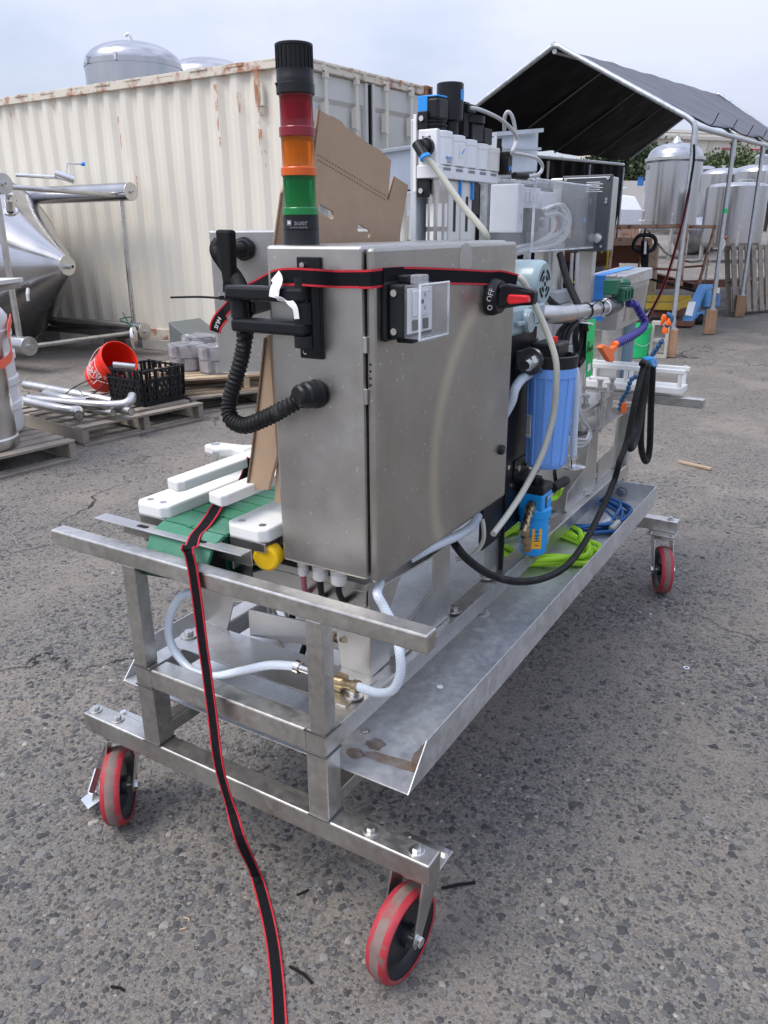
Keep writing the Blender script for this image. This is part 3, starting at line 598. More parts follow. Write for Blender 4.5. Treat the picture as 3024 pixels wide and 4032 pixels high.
# ------------------------------------------------------------------ pallets
def pallet_parts(t, m, w, d, n, z0=0, h=.135, seed=0, loc=None):
    rnd = random.Random(seed); bw = .095
    def B(name, x0, x1, y0, y1, za, zb_):
        mb = MB().box(x0, x1, y0, y1, za, zb_)
        for i in range(8):
            v = mb.v[i]; mb.v[i] = (v[0] + rnd.uniform(-.004, .004), v[1] + rnd.uniform(-.004, .004), v[2] + rnd.uniform(-.002, .002))
        o = obj(name, mb, m, None, bev=.003); o.parent = t; LOC[o.name] = LOC[t.name]; return o
    for i in range(n):
        y = -d / 2 + (d - bw) * i / (n - 1); B('deck_board', -w / 2, w / 2, y, y + bw, z0 + h - .018, z0 + h)
    for x in (-w / 2, -.022, w / 2 - .045): B('stringer', x, x + .045, -d / 2 + .005, d / 2 - .005, z0 + .019, z0 + h - .019)
    for i in range(3):
        y = -d / 2 + (d - bw) * i / 2; B('bottom_board', -w / 2, w / 2, y, y + bw, z0, z0 + .018)
def pallet(loc, rz, label, m='wood_grey', w=1.22, d=1.02, n=8, seed=0, tilt=None, cat='pallet'):
    t = thing('pallet', label, cat, loc, 'wooden pallets in the yard'); LOC[t.name] = (0, 0, 0)
    pallet_parts(t, m, w, d, n, seed=seed); t.rotation_euler = tilt if tilt else (0, 0, rz); return t
pallet((-4.74, 3.0, 0), R(82), 'grey wooden pallet carrying steel pipes, red bucket and black crate', seed=1, w=1.04, d=1.24, n=8)
pallet((-4.53, 1.60, 0), R(84), 'weathered wooden pallet under the white drum at the left edge', seed=2)
pallet((-4.43, 4.29, 0), R(62), 'lower grey pallet of the two stacked under the wrapped drums', seed=3)
pallet((-4.46, 4.28, .138), R(52), 'upper fresh tan pallet carrying the plastic wrapped drums', 'wood_tan', seed=4)
# pipes on the pallet
pz = .145
def pipe(pts, r, label): solo('steel_pipe', MB().tube(sp(pts, 5), r, 14, caps=False).tube(sp(pts, 5), r * .86, 14), 'steel_pipe', label, 'pipe', 'steel pipes lying on the pallet', smooth=50)
pipe([(-4.9456, 2.4412, 0.2500), (-4.4399, 2.4659, 0.2200), (-4.3816, 2.5221, 0.2100), (-4.2836, 2.4492, 0.2000)], .036, 'bent steel pipe with open elbow end nearest the pallet edge')
pipe([(-4.9409, 2.5316, 0.2400), (-4.3467, 2.6180, 0.2400), (-4.1625, 2.7220, 0.2400), (-4.1318, 2.7820, 0.2600), (-4.1674, 2.8379, 0.2800)], .034, 'long steel pipe with flared elbow rising at the black crate')
pipe([(-5.3657, 2.8031, 0.2600), (-4.7721, 2.8486, 0.2300), (-4.5057, 2.9242, 0.1900)], .036, 'long straight steel pipe lying behind the other pipes')
pipe([(-5.0736, 2.7709, 0.2200), (-4.7947, 2.7256, 0.2200), (-4.6573, 2.8066, 0.1900)], .036, 'short steel pipe with clamp in the middle of the heap')
pipe([(-4.4862, 2.6553, 0.1900), (-4.1753, 2.6564, 0.1900)], .03, 'short straight steel pipe with open end near the pallet front')
pipe([(-4.3592, 2.7572, 0.1900), (-4.2005, 2.7348, 0.2000), (-4.0609, 2.7212, 0.2000)], .03, 'small steel tee pipe whose round mouth faces the camera')
solo('wire', MB().tube(sp([(-4.7582, 2.7180, 0.2600), (-4.7305, 2.7718, 0.3000), (-4.7593, 2.9693, 0.3300), (-4.7220, 3.0657, 0.3000), (-4.6420, 2.9194, 0.2600), (-4.6199, 2.7864, 0.2500), (-4.6777, 2.7820, 0.2800)], 5), .004, 5), 'black_rubber', 'thin black wire coiled loosely over the steel pipes', 'wire')
def bucket(loc, rot, m, label, logo):
    t = thing('bucket', label, 'bucket', loc); LOC[t.name] = (0, 0, 0); t.rotation_euler = rot
    b = MB().lathe([(.128, 0), (.135, .008), (.146, .29), (.153, .292), (.153, .305), (.149, .306), (.149, .33), (.157, .332), (.157, .352), (.152, .368), (.146, .368), (.142, .33), (.129, .012), (1e-6, .012)], n=40)
    bo = obj('body', b, m, None, smooth=35); bo.parent = t; LOC[bo.name] = (0, 0, 0)
    h = obj('handle', MB().tube(sp([(.155, 0, .32), (.14, -.09, .22), (.0, -.17, .14), (-.14, -.09, .22), (-.155, 0, .32)], 6), .003, 6), 'steel_bright', t)
    if logo:
        for w_ in range(1):
            fr = MB()
            def on(u, z): 
                a_ = R(-90) + u; r_ = .1375 + .0095 * (z / .29) ; return (r_ * math.cos(a_), r_ * math.sin(a_), z)
            def line(u0, z0, u1, z1, wdt=.006):
                P = [V(on(u0 + (u1 - u0) * i / 8, z0 + (z1 - z0) * i / 8)) for i in range(9)]; fr.ribbon(P, (0, 0, 1) if abs(u1 - u0) > .2 else (1, 0, 0), wdt, .0015)
            line(-.55, .07, .55, .07); line(-.55, .23, .55, .23); line(-.55, .07, -.55, .23); line(.55, .07, .55, .23)
            obj('logo_frame', fr, 'print_white', bo)
            for k, (wd_, u, z, s) in enumerate((('THE', -.28, .10, .05), ('HOME', -.06, .145, .062), ('DEPOT', .2, .19, .056))):
                for j, ch in enumerate(wd_):
                    uu = u + (j - len(wd_) / 2 + .5) * s * 5.2; zz = z + (j - len(wd_) / 2 + .5) * .022
                    p = V(on(uu, zz)); a_ = R(-90) + uu; nrm = V((math.cos(a_), math.sin(a_), 0)); tx = V((-math.sin(a_), math.cos(a_), .35))
                    text('logo_letter', ch, s, basis(p + nrm * .001, tx, (0, 0, 1)), 'print_white', bo)
    return t
bz = V((.85, -.12, .50)).normalized(); bn = V((-.10, -.99, .1)); bn = (bn - bz * bn.dot(bz)).normalized(); by = -bn; bx_ = by.cross(bz)
bucket((-5.02, 3.26, .275), tuple(Matrix(((bx_.x, by.x, bz.x), (bx_.y, by.y, bz.y), (bx_.z, by.z, bz.z))).to_euler()), 'bucket_red', 'red plastic bucket with white logo tipped over on the pallet', True)
solo('steel_rod', MB().cyl((-4.4687, 2.9510, 0.4700), (-4.3418, 3.0486, 0.4500), .022, 12), 'steel_pipe', 'short steel rod resting in the mouth of the red bucket', 'rod', smooth=40)
def crate():
    c = V((-4.50, 3.28, .138)); t = thing('milk_crate', 'black plastic milk crate of wood offcuts on the pallet', 'crate', tuple(c)); M = Matrix.Translation(c) @ Matrix.Rotation(R(-5), 4, 'Z')
    w, d, h = .42, .40, .28; s = .95
    def side(p0, p1, ins):
        mb = MB(); p0, p1 = V(p0), V(p1); L_ = (p1 - p0).length
        f = lambda u, z: (p0.lerp(p1, u) * (1 - .05 * (1 - z / h))) + V((0, 0, z))
        def bar(u0, z0, u1, z1, w_=.014): mb.bar(f(u0, z0), f(u1, z1), w_ * 1.5, .014)
        mb.prism([f(0, 0), f(1, 0), f(1, .05), f(0, .05)], f(0, 0).cross(V((0, 0, 1))).normalized() * 0 + ins)
        for z in (.20, h - .012): bar(0, z, 1, z, .022)
        for u in (0, .12, .33, .67, .88, 1): bar(u, .04, u, h, .018)
        for k in range(9):
            u = .02 + k * .11
            bar(u, .05, min(u + .11, 1), .125, .008); bar(min(u + .11, 1), .05, u, .125, .008); bar(u, .125, min(u + .11, 1), .2, .008); bar(min(u + .11, 1), .125, u, .2, .008)
        for u in (.2, .5, .8): bar(u, .2, u, h, .009)
        return mb
    q = [(-w / 2, -d / 2, 0), (w / 2, -d / 2, 0), (w / 2, d / 2, 0), (-w / 2, d / 2, 0)]
    for i in range(4):
        nrm = (V(q[i]) + V(q[(i + 1) % 4])); nrm = nrm.normalized() * -.01
        obj('lattice_side', side(q[i], q[(i + 1) % 4], nrm).xf(M), 'black_plastic', t)
    obj('base', MB().box(-w / 2 * .95, w / 2 * .95, -d / 2 * .95, d / 2 * .95, 0, .02).xf(M), 'black_plastic', t)
    rnd = random.Random(3)
    for i in range(9):
        p = M @ V((rnd.uniform(-.16, .16), rnd.uniform(-.12, .12), rnd.uniform(.10, .2)))
        solo('wood_offcut', MB().obox(p, .035, .05, rnd.uniform(.09, .16), Matrix.Rotation(rnd.uniform(-.6, .6), 3, 'X') @ Matrix.Rotation(rnd.uniform(0, 3), 3, 'Z')), 'wood_tan', 'small pale wood offcut lying inside the black crate', 'offcut', 'wood offcuts in the black crate', bev=.003)
crate()
# drums at the left edge
def drum():
    c = V((-4.3761, 1.9371, 0.1400)); c.z = .14
    c = V((-4.63, 1.965, .138)); t = thing('plastic_drum', 'white ribbed plastic drum leaning beside the steel cylinder, orange strap round it', 'drum', tuple(c))
    pr = [(.20, 0)]; z = .02
    r = .245
    pr = [(.2, 0), (.235, .025), (r, .06)]
    for zz in (.20, .36, .52, .67): pr += [(r, zz - .03), (r + .013, zz - .02), (r + .013, zz + .02), (r, zz + .03)]
    pr += [(r, .77), (.22, .81), (.20, .83), (.20, .85), (1e-6, .85)]
    obj('body', MB().lathe(pr, c, (.05, -.03, 1), 40), 'drum_white', t, smooth=35)
    obj('cap', MB().lathe([(.05, .85), (.05, .91), (1e-6, .91)], c + V((.12, -.02, 0)), (.05, -.03, 1), 16).obox(c + V((.17, -.03, .91)), .07, .05, .07), 'drum_white', t, bev=.005)
    d = V((-4.31, 1.745, .138)); t2 = thing('steel_cylinder', 'dull stainless cylinder standing on the left edge pallet', 'cylinder', tuple(d))
    obj('body', MB().lathe([(.205, 0), (.21, .01), (.21, .06), (.20, .07), (.20, .95), (1e-6, .95)], d, (0, 0, 1), 44), 'steel', t2, smooth=35)
    solo('ratchet_strap', MB().ribbon(sp([(-4.13, 1.62, .66), (-4.09, 1.80, .66), (-4.18, 1.95, .70), (-4.33, 2.05, .80), (-4.40, 2.12, .86), (-4.5, 2.2, .88)], 5), (0, 0, 1), .05, .006), 'ratchet_orange', 'orange ratchet strap wrapped round the white drum and cylinder', 'strap')
    solo('board', MB().obox((-4.30, 1.74, 1.105), .62, .36, .03, Matrix.Rotation(R(25), 3, 'Z')), 'wood_grey', 'grey board laid over the top of the steel cylinder', 'board', bev=.003)
    solo('board', MB().obox((-4.28, 1.75, 1.135), .60, .40, .025, Matrix.Rotation(R(31), 3, 'Z')), 'cream_white', 'pale board lying on the grey board above the cylinder', 'board', bev=.003)
drum()
# wrapped round packs on the tan pallet and the two ramps behind
def pack(p, r, h, label):
    t = thing('wrapped_drum', label, 'drum', tuple(p), 'plastic wrapped packs on the tan pallet')
    k = 0
    for lv in range(2):
        for i in range(11):
            a = i * 2 * math.pi / 11 + lv * .28
            if (i * 7 + lv * 3) % 4 == 3: continue
            obj('box', MB().obox((p[0] + (r - .03) * math.cos(a), p[1] + (r - .03) * math.sin(a), p[2] + h * (.27 + .46 * lv)), .05, .095, h * .4, Matrix.Rotation(a, 3, 'Z')), 'wrap_box' if (i + lv) % 3 else 'wrap_dark', t)
    obj('core', MB().cyl((p[0], p[1], p[2]), (p[0], p[1], p[2] + h * .95), r * .8, 20), 'wrap_dark', t)
    rnd = random.Random(int(p[0] * 100)); f = MB().lathe([(r * 1.03, 0), (r * 1.04, h * .5), (r * 1.03, h), (r * .9, h * 1.03), (1e-6, h * 1.0)], p, n=30)
    f.v = [tuple(V(v) + V((rnd.uniform(-.008, .008), rnd.uniform(-.008, .008), rnd.uniform(-.006, .006)))) for v in f.v]
    obj('film', f, 'clear_film', t, smooth=60)
pack((-4.68, 3.92, .275), .15, .22, 'wrapped round pack at the front corner of the tan pallet')
pack((-4.36, 3.95, .275), .15, .22, 'wrapped round pack beside the grey panel box')
pack((-4.86, 4.26, .275), .15, .24, 'wrapped round pack at the back left of the tan pallet')
pack((-4.52, 4.34, .275), .15, .26, 'wrapped round pack at the back of the tan pallet near the ramps')
def ramp(p, q, h, ln, label):
    p, q = V(p), V(q); d = (q - p).normalized(); n_ = V((-d.y, d.x, 0))
    solo('wheel_ramp', MB().prism([p, p + d * ln, p + V((0, 0, h))], n_ * .5), 'ramp_grey', label, 'ramp', 'grey wedges against the container', bev=.01)
ramp((-6.35, 5.32, 0.0), (-5.3, 5.32, 0), .46, .85, 'dark grey metal wedge ramp nearer the tank leg')
ramp((-5.72, 5.42, 0.0), (-4.7, 5.42, 0), .46, .85, 'dark grey metal wedge ramp nearer the trolley')

# ------------------------------------------------------------------ canopy: galvanised pipe frame, black tarp
def canopy():
    A = V((.046, 1, 0)).normalized(); Pp = V((A.y, -A.x, 0)); O = V((-3.20, 8.45, 0)); LN = 7.6
    zr = lambda s: 3.31 + .41 * s / LN; ze = lambda s: 2.44 + .21 * s / LN; hw = 1.62
    P = lambda s, w, z: O + A * s + Pp * w + V((0, 0, z))
    t = thing('canopy_tent', 'black tarp canopy on a galvanised pipe frame right of the machine', 'canopy', tuple(O + A * 3.8))
    NS = 5; st = [LN * i / (NS - 1) for i in range(NS)]
    for i, s in enumerate(st):
        pts = [P(s, -hw - .0, .34 + gz(8.45 + s)), P(s, -hw, ze(s) - .12), P(s, -hw + .02, ze(s) - .03), P(s, -hw + .1, ze(s) + .05)] + [P(s, -.12, zr(s) - .05), P(s, -.04, zr(s) - .005), P(s, .04, zr(s) - .005), P(s, .12, zr(s) - .05)]
        lp = sp([P(s, hw - .1, ze(s) + .05), P(s, hw - .02, ze(s) - .02), P(s, hw, ze(s) - .12)], 4)
        if i in (0, NS - 1): obj('rafter_pipe', MB().tube(sp(pts[3:], 4) + lp[:-1], .03, 10), 'galvanized', t, smooth=50)
        else: obj('rafter_pipe', MB().tube([p - V((0, 0, .03)) for p in pts[3:]] + [p - V((0, 0, .01)) for p in lp[:-1]], .017, 8), 'steel_dark', t, smooth=50)
        lg = obj('leg_pipe', MB().tube(lp[-3:] + [P(s, hw, .33 + gz(8.45 + s))], .027, 12), 'galvanized', t, smooth=50)
        obj('coupler', MB().tube([P(s, hw, ze(s) - .28), P(s, hw, ze(s) - .12)] + [lp[-2]], .033, 12), 'galvanized', lg, smooth=50)
        obj('foot_plate', MB().lathe([(.05, .30), (.05, .325), (.033, .33), (.033, .42)], P(s, hw, gz(8.45 + s)), n=12), 'galvanized', lg, smooth=40)
        obj('leg_pipe', MB().tube([P(s, -hw, .0 + gz(8.45 + s)), P(s, -hw, ze(s) - .1)], .027, 10), 'galvanized', t, smooth=50)
    for w, zz in ((hw, ze), (-hw, ze), (0, zr)): obj('purlin_pipe', MB().tube([P(LN * i / 8, w, zz(LN * i / 8) - .05) for i in range(9)], .027, 10), 'galvanized', t, smooth=50)
    # tarp roof: two slopes with sag between the frames and creases
    def sheet(name, f, nu, nv, m, th=.006):
        v = [f(i / nu, j / nv) for j in range(nv + 1) for i in range(nu + 1)]; n_ = len(v)
        mb = MB(); mb.v = [tuple(p) for p in v] + [tuple(p - V((0, 0, th))) for p in v]; q = lambda i, j: j * (nu + 1) + i
        for j in range(nv):
            for i in range(nu):
                mb.f.append([q(i, j), q(i + 1, j), q(i + 1, j + 1), q(i, j + 1)]); mb.f.append([n_ + q(i, j + 1), n_ + q(i + 1, j + 1), n_ + q(i + 1, j), n_ + q(i, j)])
        for i in range(nu):
            for j in (0, nv): mb.f.append([q(i, j), q(i + 1, j), n_ + q(i + 1, j), n_ + q(i, j)])
        for j in range(nv):
            for i in (0, nu): mb.f.append([q(i, j), q(i, j + 1), n_ + q(i, j + 1), n_ + q(i, j)])
        return mb
    for sgn in (1, -1):
        def f(u, v):
            s = .02 + u * (LN - .04); w = sgn * v * (hw - .06); k = u * (NS - 1); sag = -.028 * math.sin(math.pi * (k % 1)) * (.4 + v)
            cr = .006 * math.sin(23 * u + 9 * v) * math.sin(5 * v * math.pi) + .004 * math.sin(57 * u - 14 * v)
            return P(s, w, zr(s) + (ze(s) + .06 - zr(s)) * v + sag + cr + .008)
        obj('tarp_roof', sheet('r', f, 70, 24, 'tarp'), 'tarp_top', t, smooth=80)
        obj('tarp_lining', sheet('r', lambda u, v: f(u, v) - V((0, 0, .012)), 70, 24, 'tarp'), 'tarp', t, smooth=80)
    def f(u, v):
        s = u * (LN + .1); fold = .06 * math.sin(41 * u + 2.2 * math.sin(5 * v)) * (1 - .7 * v) + .03 * math.sin(97 * u + 3 * v)
        return P(s, -hw - .03 + fold, .12 + gz(8.45 + s) + (ze(s) - .02 - .12 - gz(8.45 + s)) * v)
    mb = sheet('w', f, 120, 16, 'tarp'); mb.v = mb.v[:len(mb.v) // 2] + [tuple(V(p) + Pp * -.006 + V((0, 0, .006))) for p in mb.v[len(mb.v) // 2:]]
    obj('tarp_wall', mb, 'tarp', t, smooth=80)
    for i in range(1, 9):
        s = LN * (i - .5) / 8; p = P(s, hw, ze(s) - .05); obj('bungee_tie', MB().tube([p + V((.03, 0, .03)), p + V((.06, .02, .07)), p + V((.10, .02, .16))], .006, 5), 'black_matte', t)
    names = ('nearest wooden block under the canopy leg by the cinder block', 'wooden block under the canopy leg behind the pallet jack', 'wooden block under the canopy leg beside the standing pallets', 'wooden block under the fourth canopy leg, farther back', 'wooden block under the farthest canopy leg')
    for s, lb in zip(st, names):
        p = P(s, hw, gz(8.45 + s)); solo('wooden_block', MB().obox(p + V((0, 0, .158)), .135, .135, .31, Matrix.Rotation(R(12), 3, 'Z')), 'wood_post', lb, 'block', 'wooden blocks under the canopy legs', bev=.006)
    # red-edged strap hanging from the nearest leg
    p = P(0, hw, 0)
    sb = solo('hanging_strap', MB().ribbon(sp([p + V((.01, -.04, 2.22)), p + V((.03, -.05, 2.0)), p + V((-.02, -.06, 1.4)), p + V((-.13, -.08, .8)), p + V((-.30, -.10, .36))], 5), (1, -.3, 0), .024, .004), 'strap_black', 'dark red edged strap hanging down the nearest canopy leg', 'strap')
    obj('red_edge', MB().ribbon(sp([p + V((.03, -.045, 1.8)), p + V((0, -.065, 1.4)), p + V((-.11, -.085, .8)), p + V((-.28, -.105, .36))], 5), (1, -.3, 0), .0035, .006), mat('strap_dark_red', (.22, .012, .02), .8), sb)
    obj('red_edge', MB().ribbon(sp([p + V((.0, -.045, 1.75)), p + V((-.03, -.065, 1.4)), p + V((-.14, -.085, .8)), p + V((-.32, -.105, .36))], 5), (1, -.3, 0), .0035, .006), mat('strap_dark_red', (.22, .012, .02), .8), sb)
    p = P(LN / 4, hw, 0); solo('tape_band', MB().ring(p + V((0, 0, 1.60)), (0, 0, 1), .031, .0275, .05, 14), 'bucket_green', 'bright green tape band on the second canopy leg', 'tape')
canopy()

# ------------------------------------------------------------------ tanks at the right
def vtank(base, rim, top, r, label, flange=False, seam=(), legs=0, zfloor=None):
    x, y = base[0], base[1]; z0 = base[2]; zr, zt = rim[2], top[2]; gy = gz(y)
    t = thing('brewery_tank', label, 'tank', (x, y, gy), 'steel tanks standing at the right of the yard')
    h = zt - zr
    sh = obj('shell', MB().lathe([(1e-6, z0 - r * .16), (r * .55, z0 - r * .12), (r * .93, z0 - .03), (r, z0 + .04), (r, zr)], (x, y, 0), n=48), 'steel_tank', t, smooth=35)
    obj('dome', MB().lathe([(r, zr), (r * .97, zr + h * .25)] + [(r * .94 * math.cos(k), zr + h * (.30 + .66 * math.sin(k))) for k in np.linspace(.15, 1.45, 7)] + [(1e-6, zr + h * .97)], (x, y, 0), n=48), 'steel_tank', t, smooth=45)
    if flange:
        obj('flange', MB().lathe([(r, zr - .06), (r * 1.07, zr - .05), (r * 1.07, zr + .03), (r, zr + .05)], (x, y, 0), n=48), 'steel', t, smooth=30)
        for i in range(36):
            a = -2.9 + i * .085; obj('flange_bolt', MB().cyl((x + r * 1.045 * math.cos(a), y + r * 1.045 * math.sin(a), zr - .10), (x + r * 1.045 * math.cos(a), y + r * 1.045 * math.sin(a), zr - .045), .016, 6), 'steel_dark', t)
        obj('lifting_eye', MB().lathe([(.16, zt - .02), (.1, zt + .08), (.03, zt + .16)], (x, y, 0), n=16).ring((x, y, zt + .17), (.5, -.86, 0), .06, .035, .03, 16), 'steel', t, smooth=40)
    else: obj('top_fitting', MB().cyl((x, y, zt - .05), (x, y, zt + .06), .06, 12).cyl((x, y, zt + .06), (x, y, zt + .08), .09, 12), 'steel_bright', t, smooth=40)
    for k in range(legs):
        a = k * 2 * math.pi / legs - 1.2; obj('leg', MB().cyl((x + r * .96 * math.cos(a), y + r * .96 * math.sin(a), gy), (x + r * .96 * math.cos(a), y + r * .96 * math.sin(a), z0 + .5), .055, 12), 'steel', t, smooth=40)
    return t, sh
tA, s_ = vtank((-5.5205, 25.2960, 1.3028), (-5.8625, 25.9407, 3.3180), (-5.9103, 26.1102, 3.7870), .80, 'tall bolted flange steel tank with domed lid and eye on top', True, legs=3)
bx = V((-5.1698, 24.7576, 1.5853)); obj('bracket', MB().obox(bx, .26, .06, .06).obox(bx + V((-.12, 0, .10)), .05, .06, .2).obox(bx + V((.12, 0, .1)), .05, .06, .2), 'steel', tA, bev=.01)
bx = V((-6.0729, 24.3314, 1.5935)); obj('bracket', MB().obox(bx, .2, .06, .06).obox(bx + V((0.02, 0, .16)), .07, .06, .3), 'steel', tA, bev=.01)
obj('sight_port', MB().cyl((-6.2235, 24.8140, 3.0963), (-6.2723, 25.0397, 3.1108), .065, 16), 'steel_bright', tA, smooth=40)
tB, s_ = vtank((-5.2421, 31.9029, 1.7682), (-5.4579, 32.3786, 3.2023), (-5.3945, 32.5162, 3.4349), .85, 'mid height steel tank behind the bolted tank, hatch tipped open', legs=3)
hp = V((-5.8141, 31.7286, 3.3619)); obj('hatch', MB().cyl(hp + V((0, 0, -.1)), hp + V((.02, -.05, .1)), .28, 24), 'steel_tank', tB, smooth=30)
tC, s_ = vtank((-3.4657, 23.9153, 0.9570), (-3.6205, 24.4478, 2.4365), (-3.5747, 24.5294, 2.5624), .80, 'wide squat steel tank with brown side fittings nearest at right', legs=3)
for px_ in ((-3.3965, 23.4694, 1.8646), (-3.4852, 23.2596, 1.4984), (-3.3584, 23.3007, 1.4117), (-3.5250, 23.0693, 1.1074)):
    p = V(px_); obj('side_fitting', MB().cyl(p, p + V((.02, -.10, 0)), .045, 12).obox(p + V((.03, -.08, .05)), .16, .05, .05).obox(p + V((.03, -.08, -.05)), .2, .05, .04), 'rust', tC, bev=.004)
tD, s_ = vtank((-3.8150, 30.6639, 2.6647), (-3.8773, 30.8363, 3.1614), (-3.8718, 30.9580, 3.4404), .85, 'tank at the far right edge with a bolted manway neck', legs=3)
mp_ = V((-3.8577, 30.9666, 3.4403)); obj('manway_neck', MB().lathe([(.22, -.15), (.22, .18), (.26, .18), (.26, .24), (.2, .3), (1e-6, .34)], mp_, n=24), 'steel_tank', tD, smooth=35)
obj('handrail', MB().tube([(-4.0375, 28.0733, 2.7626), (-4.0218, 28.1072, 2.8199), (-3.6956, 28.3064, 2.8171), (-3.6720, 28.2659, 2.6877)], .018, 8), 'galvanized', tD)
hz = thing('horizontal_tank', 'ribbed steel cylinder lying on its side between the standing tanks', 'tank', tuple(V((-5.2079, 28.4084, 0.6123))))
ha, hb = V((-5.1379, 26.7136, 1.1496)), V((-5.1140, 29.8748, 1.2139)); hr = .62 * 25 / 24 * .85
pr_ = [(1e-6, -.10), (hr * .5, -.09), (hr * .85, -.04), (hr, .05)]
ln_ = (hb - ha).length
for k in range(8): z_ = .1 + k * (ln_ - .2) / 8; pr_ += [(hr, z_), (hr * 1.03, z_ + .05), (hr * 1.03, z_ + .10), (hr, z_ + .15)]
obj('shell', MB().lathe(pr_ + [(hr, ln_)], ha, hb - ha, 40), 'steel_tank', hz, smooth=35)
obj('cradle', MB().obox(ha.lerp(hb, .3) - V((0, 0, hr + .08)), .9, .2, .2).obox(ha.lerp(hb, .9) - V((0, 0, hr + .08)), .9, .2, .2), 'wood_dark', hz)
hw_ = thing('covered_trailer', 'low white rounded trailer body at the edge of the black tarp', 'trailer', tuple(V((-7.4281, 27.9456, 1.4860)) - V((0, 0, .9))))
q0, q1 = V((-8.3301, 27.3951, 1.4936)), V((-7.4726, 29.7904, 1.4871)); ht_ = V((-7.6204, 28.2754, 2.5420)).z - q0.z
dq = (q1 - q0).normalized(); nq = V((-dq.y, dq.x, 0))
obj('body', MB().prism([q0, q0 + V((0, 0, ht_ * .5)), q0 + nq * .35 + V((0, 0, ht_ * .95)), q0 + nq * .8 + V((0, 0, ht_)), q0 + nq * 2 + V((0, 0, ht_)), q0 + nq * 2], q1 - q0), 'truck_white', hw_, bev=.05)
obj('skirt', MB().prism([q0 + V((0, 0, -.02)) + nq * .05, q0 + nq * 1.9 + V((0, 0, -.02)), q0 + nq * 1.9 - V((0, 0, .75)), q0 + nq * .05 - V((0, 0, .75))], q1 - q0), 'rust_pale', hw_)
obj('roof_rail', MB().tube([q0 + V((0, 0, ht_ + .25)) + nq * .8, q1 + V((0, 0, ht_ + .25)) + nq * .8], .03, 6).tube([q0.lerp(q1, .6) + V((0, 0, ht_)) + nq * .8, q0.lerp(q1, .6) + V((0, 0, ht_ + .25)) + nq * .8], .03, 6).tube([q0.lerp(q1, .75) + V((0, 0, ht_)) + nq * .8, q0.lerp(q1, .75) + V((0, 0, ht_ + .25)) + nq * .8], .03, 6), 'truck_white', hw_)

# ------------------------------------------------------------------ building and trees beyond
def building():
    a = V((-30.3063, 122.4035, 7.2559)); b = V((-9.3515, 148.4766, 8.9783)); d = (b - a); d.z = 0; L_ = d.length; d.normalize(); n_ = V((-d.y, d.x, 0)); g0 = gz(100)
    t = thing('retail_building', 'large beige flat roofed building with cornices and a red stripe behind the trees', 'building', (a.x + 10, a.y + 4, g0))
    def blk(name, s0, s1, off, z0, z1, m, dp=20):
        p = a + d * s0 + n_ * off; q = a + d * s1 + n_ * off
        obj(name, MB().prism([(p.x, p.y, z0), (q.x, q.y, z0), (q.x, q.y, z1), (p.x, p.y, z1)], n_ * dp), m, t)
    zt = V((-25.9606, 128.0021, 14.1653)).z; z1 = V((-25.8433, 127.8009, 13.5212)).z; z2 = V((-25.7846, 127.7003, 13.1991)).z; zr0 = V((-23.4428, 129.9203, 12.1015)).z; zr1 = V((-23.4760, 129.9771, 12.2835)).z; zp = V((-28.3743, 126.7034, 14.5975)).z
    s_end = (V((-22.1155, 135.2472, 13.9143)) - a).dot(d)
    blk('wall', 0, s_end, 0, g0, z2, 'building_light'); blk('wall', s_end, L_, 1.2, g0, zt, 'building_wall'); 
    blk('cornice', -.5, s_end + .5, -.6, z2, z1 + .1, 'building_wall', 3); blk('cornice', -.3, s_end + .3, -.3, z1 + .1, z1 + .45, 'building_light', 3)
    blk('parapet', 0, s_end, .8, z1 + .4, zt + .2, 'building_wall'); blk('parapet', 6, L_, 3.2, zt, zp, 'building_light'); blk('cornice', 5.5, L_, 2.8, zp - .4, zp + .1, 'building_wall', 3)
    blk('cornice', -.4, 14, .4, zt, zt + .35, 'building_light', 2)
    blk('stripe', 12, L_ - 4, -.25, zr0, zr1, 'building_red', .24)
    for k in range(4): blk('pilaster', s_end * (.28 * k) + 1, s_end * (.28 * k) + 1.8, -.12, g0, z2, 'building_wall', .12)
building()
def tree(base, top, rx, label, m, seed, nl=2600, ls=.42):
    rnd = np.random.default_rng(seed); b = V(base); h = top[2] - b.z; c = b + V((0, 0, h * .62))
    t = thing('tree', label, 'tree', tuple(b), 'trees in front of the beige building')
    tr = MB().tube([b, b + V((.2, 0, h * .25)), b + V((-.1, .1, h * .6))], .25, 8, rf=lambda i, L_: (.28, .2, .1)[i])
    for k in range(7):
        a = k * .95 + seed; s = b + V((0, 0, h * (.2 + .05 * k))); tr.tube([s, s + V((math.cos(a) * rx * .45, math.sin(a) * rx * .45, h * .14)), s + V((math.cos(a) * rx * .8, math.sin(a) * rx * .8, h * .3))], .08, 6, rf=lambda i, L_: (.11, .06, .02)[i])
    obj('trunk', tr, 'trunk', t, smooth=60)
    cl = []
    for k in range(26):
        a = rnd.random() * 6.28; e = rnd.uniform(-.9, 1); q = math.sqrt(max(0, 1 - e * e * .9)); rr = rnd.uniform(.45, 1)
        cl.append((c + V((math.cos(a) * q * rx * rr, math.sin(a) * q * rx * rr, e * h * .40 * rr)), rnd.uniform(.18, .36) * rx))
    mb = MB()
    for i in range(nl):
        cc, r = cl[rnd.integers(len(cl))]; p = cc + V(rnd.normal(0, .5, 3)) * r; x = V(rnd.normal(0, 1, 3)).normalized() * ls * rnd.uniform(.4, 1); y = V(rnd.normal(0, 1, 3)).cross(x).normalized() * ls * rnd.uniform(.25, .6)
        mb.v += [tuple(p - x), tuple(p + y), tuple(p + x), tuple(p - y)]; n0 = len(mb.v) - 4; mb.f.append([n0, n0 + 1, n0 + 2, n0 + 3])
    obj('crown', mb, m, t)
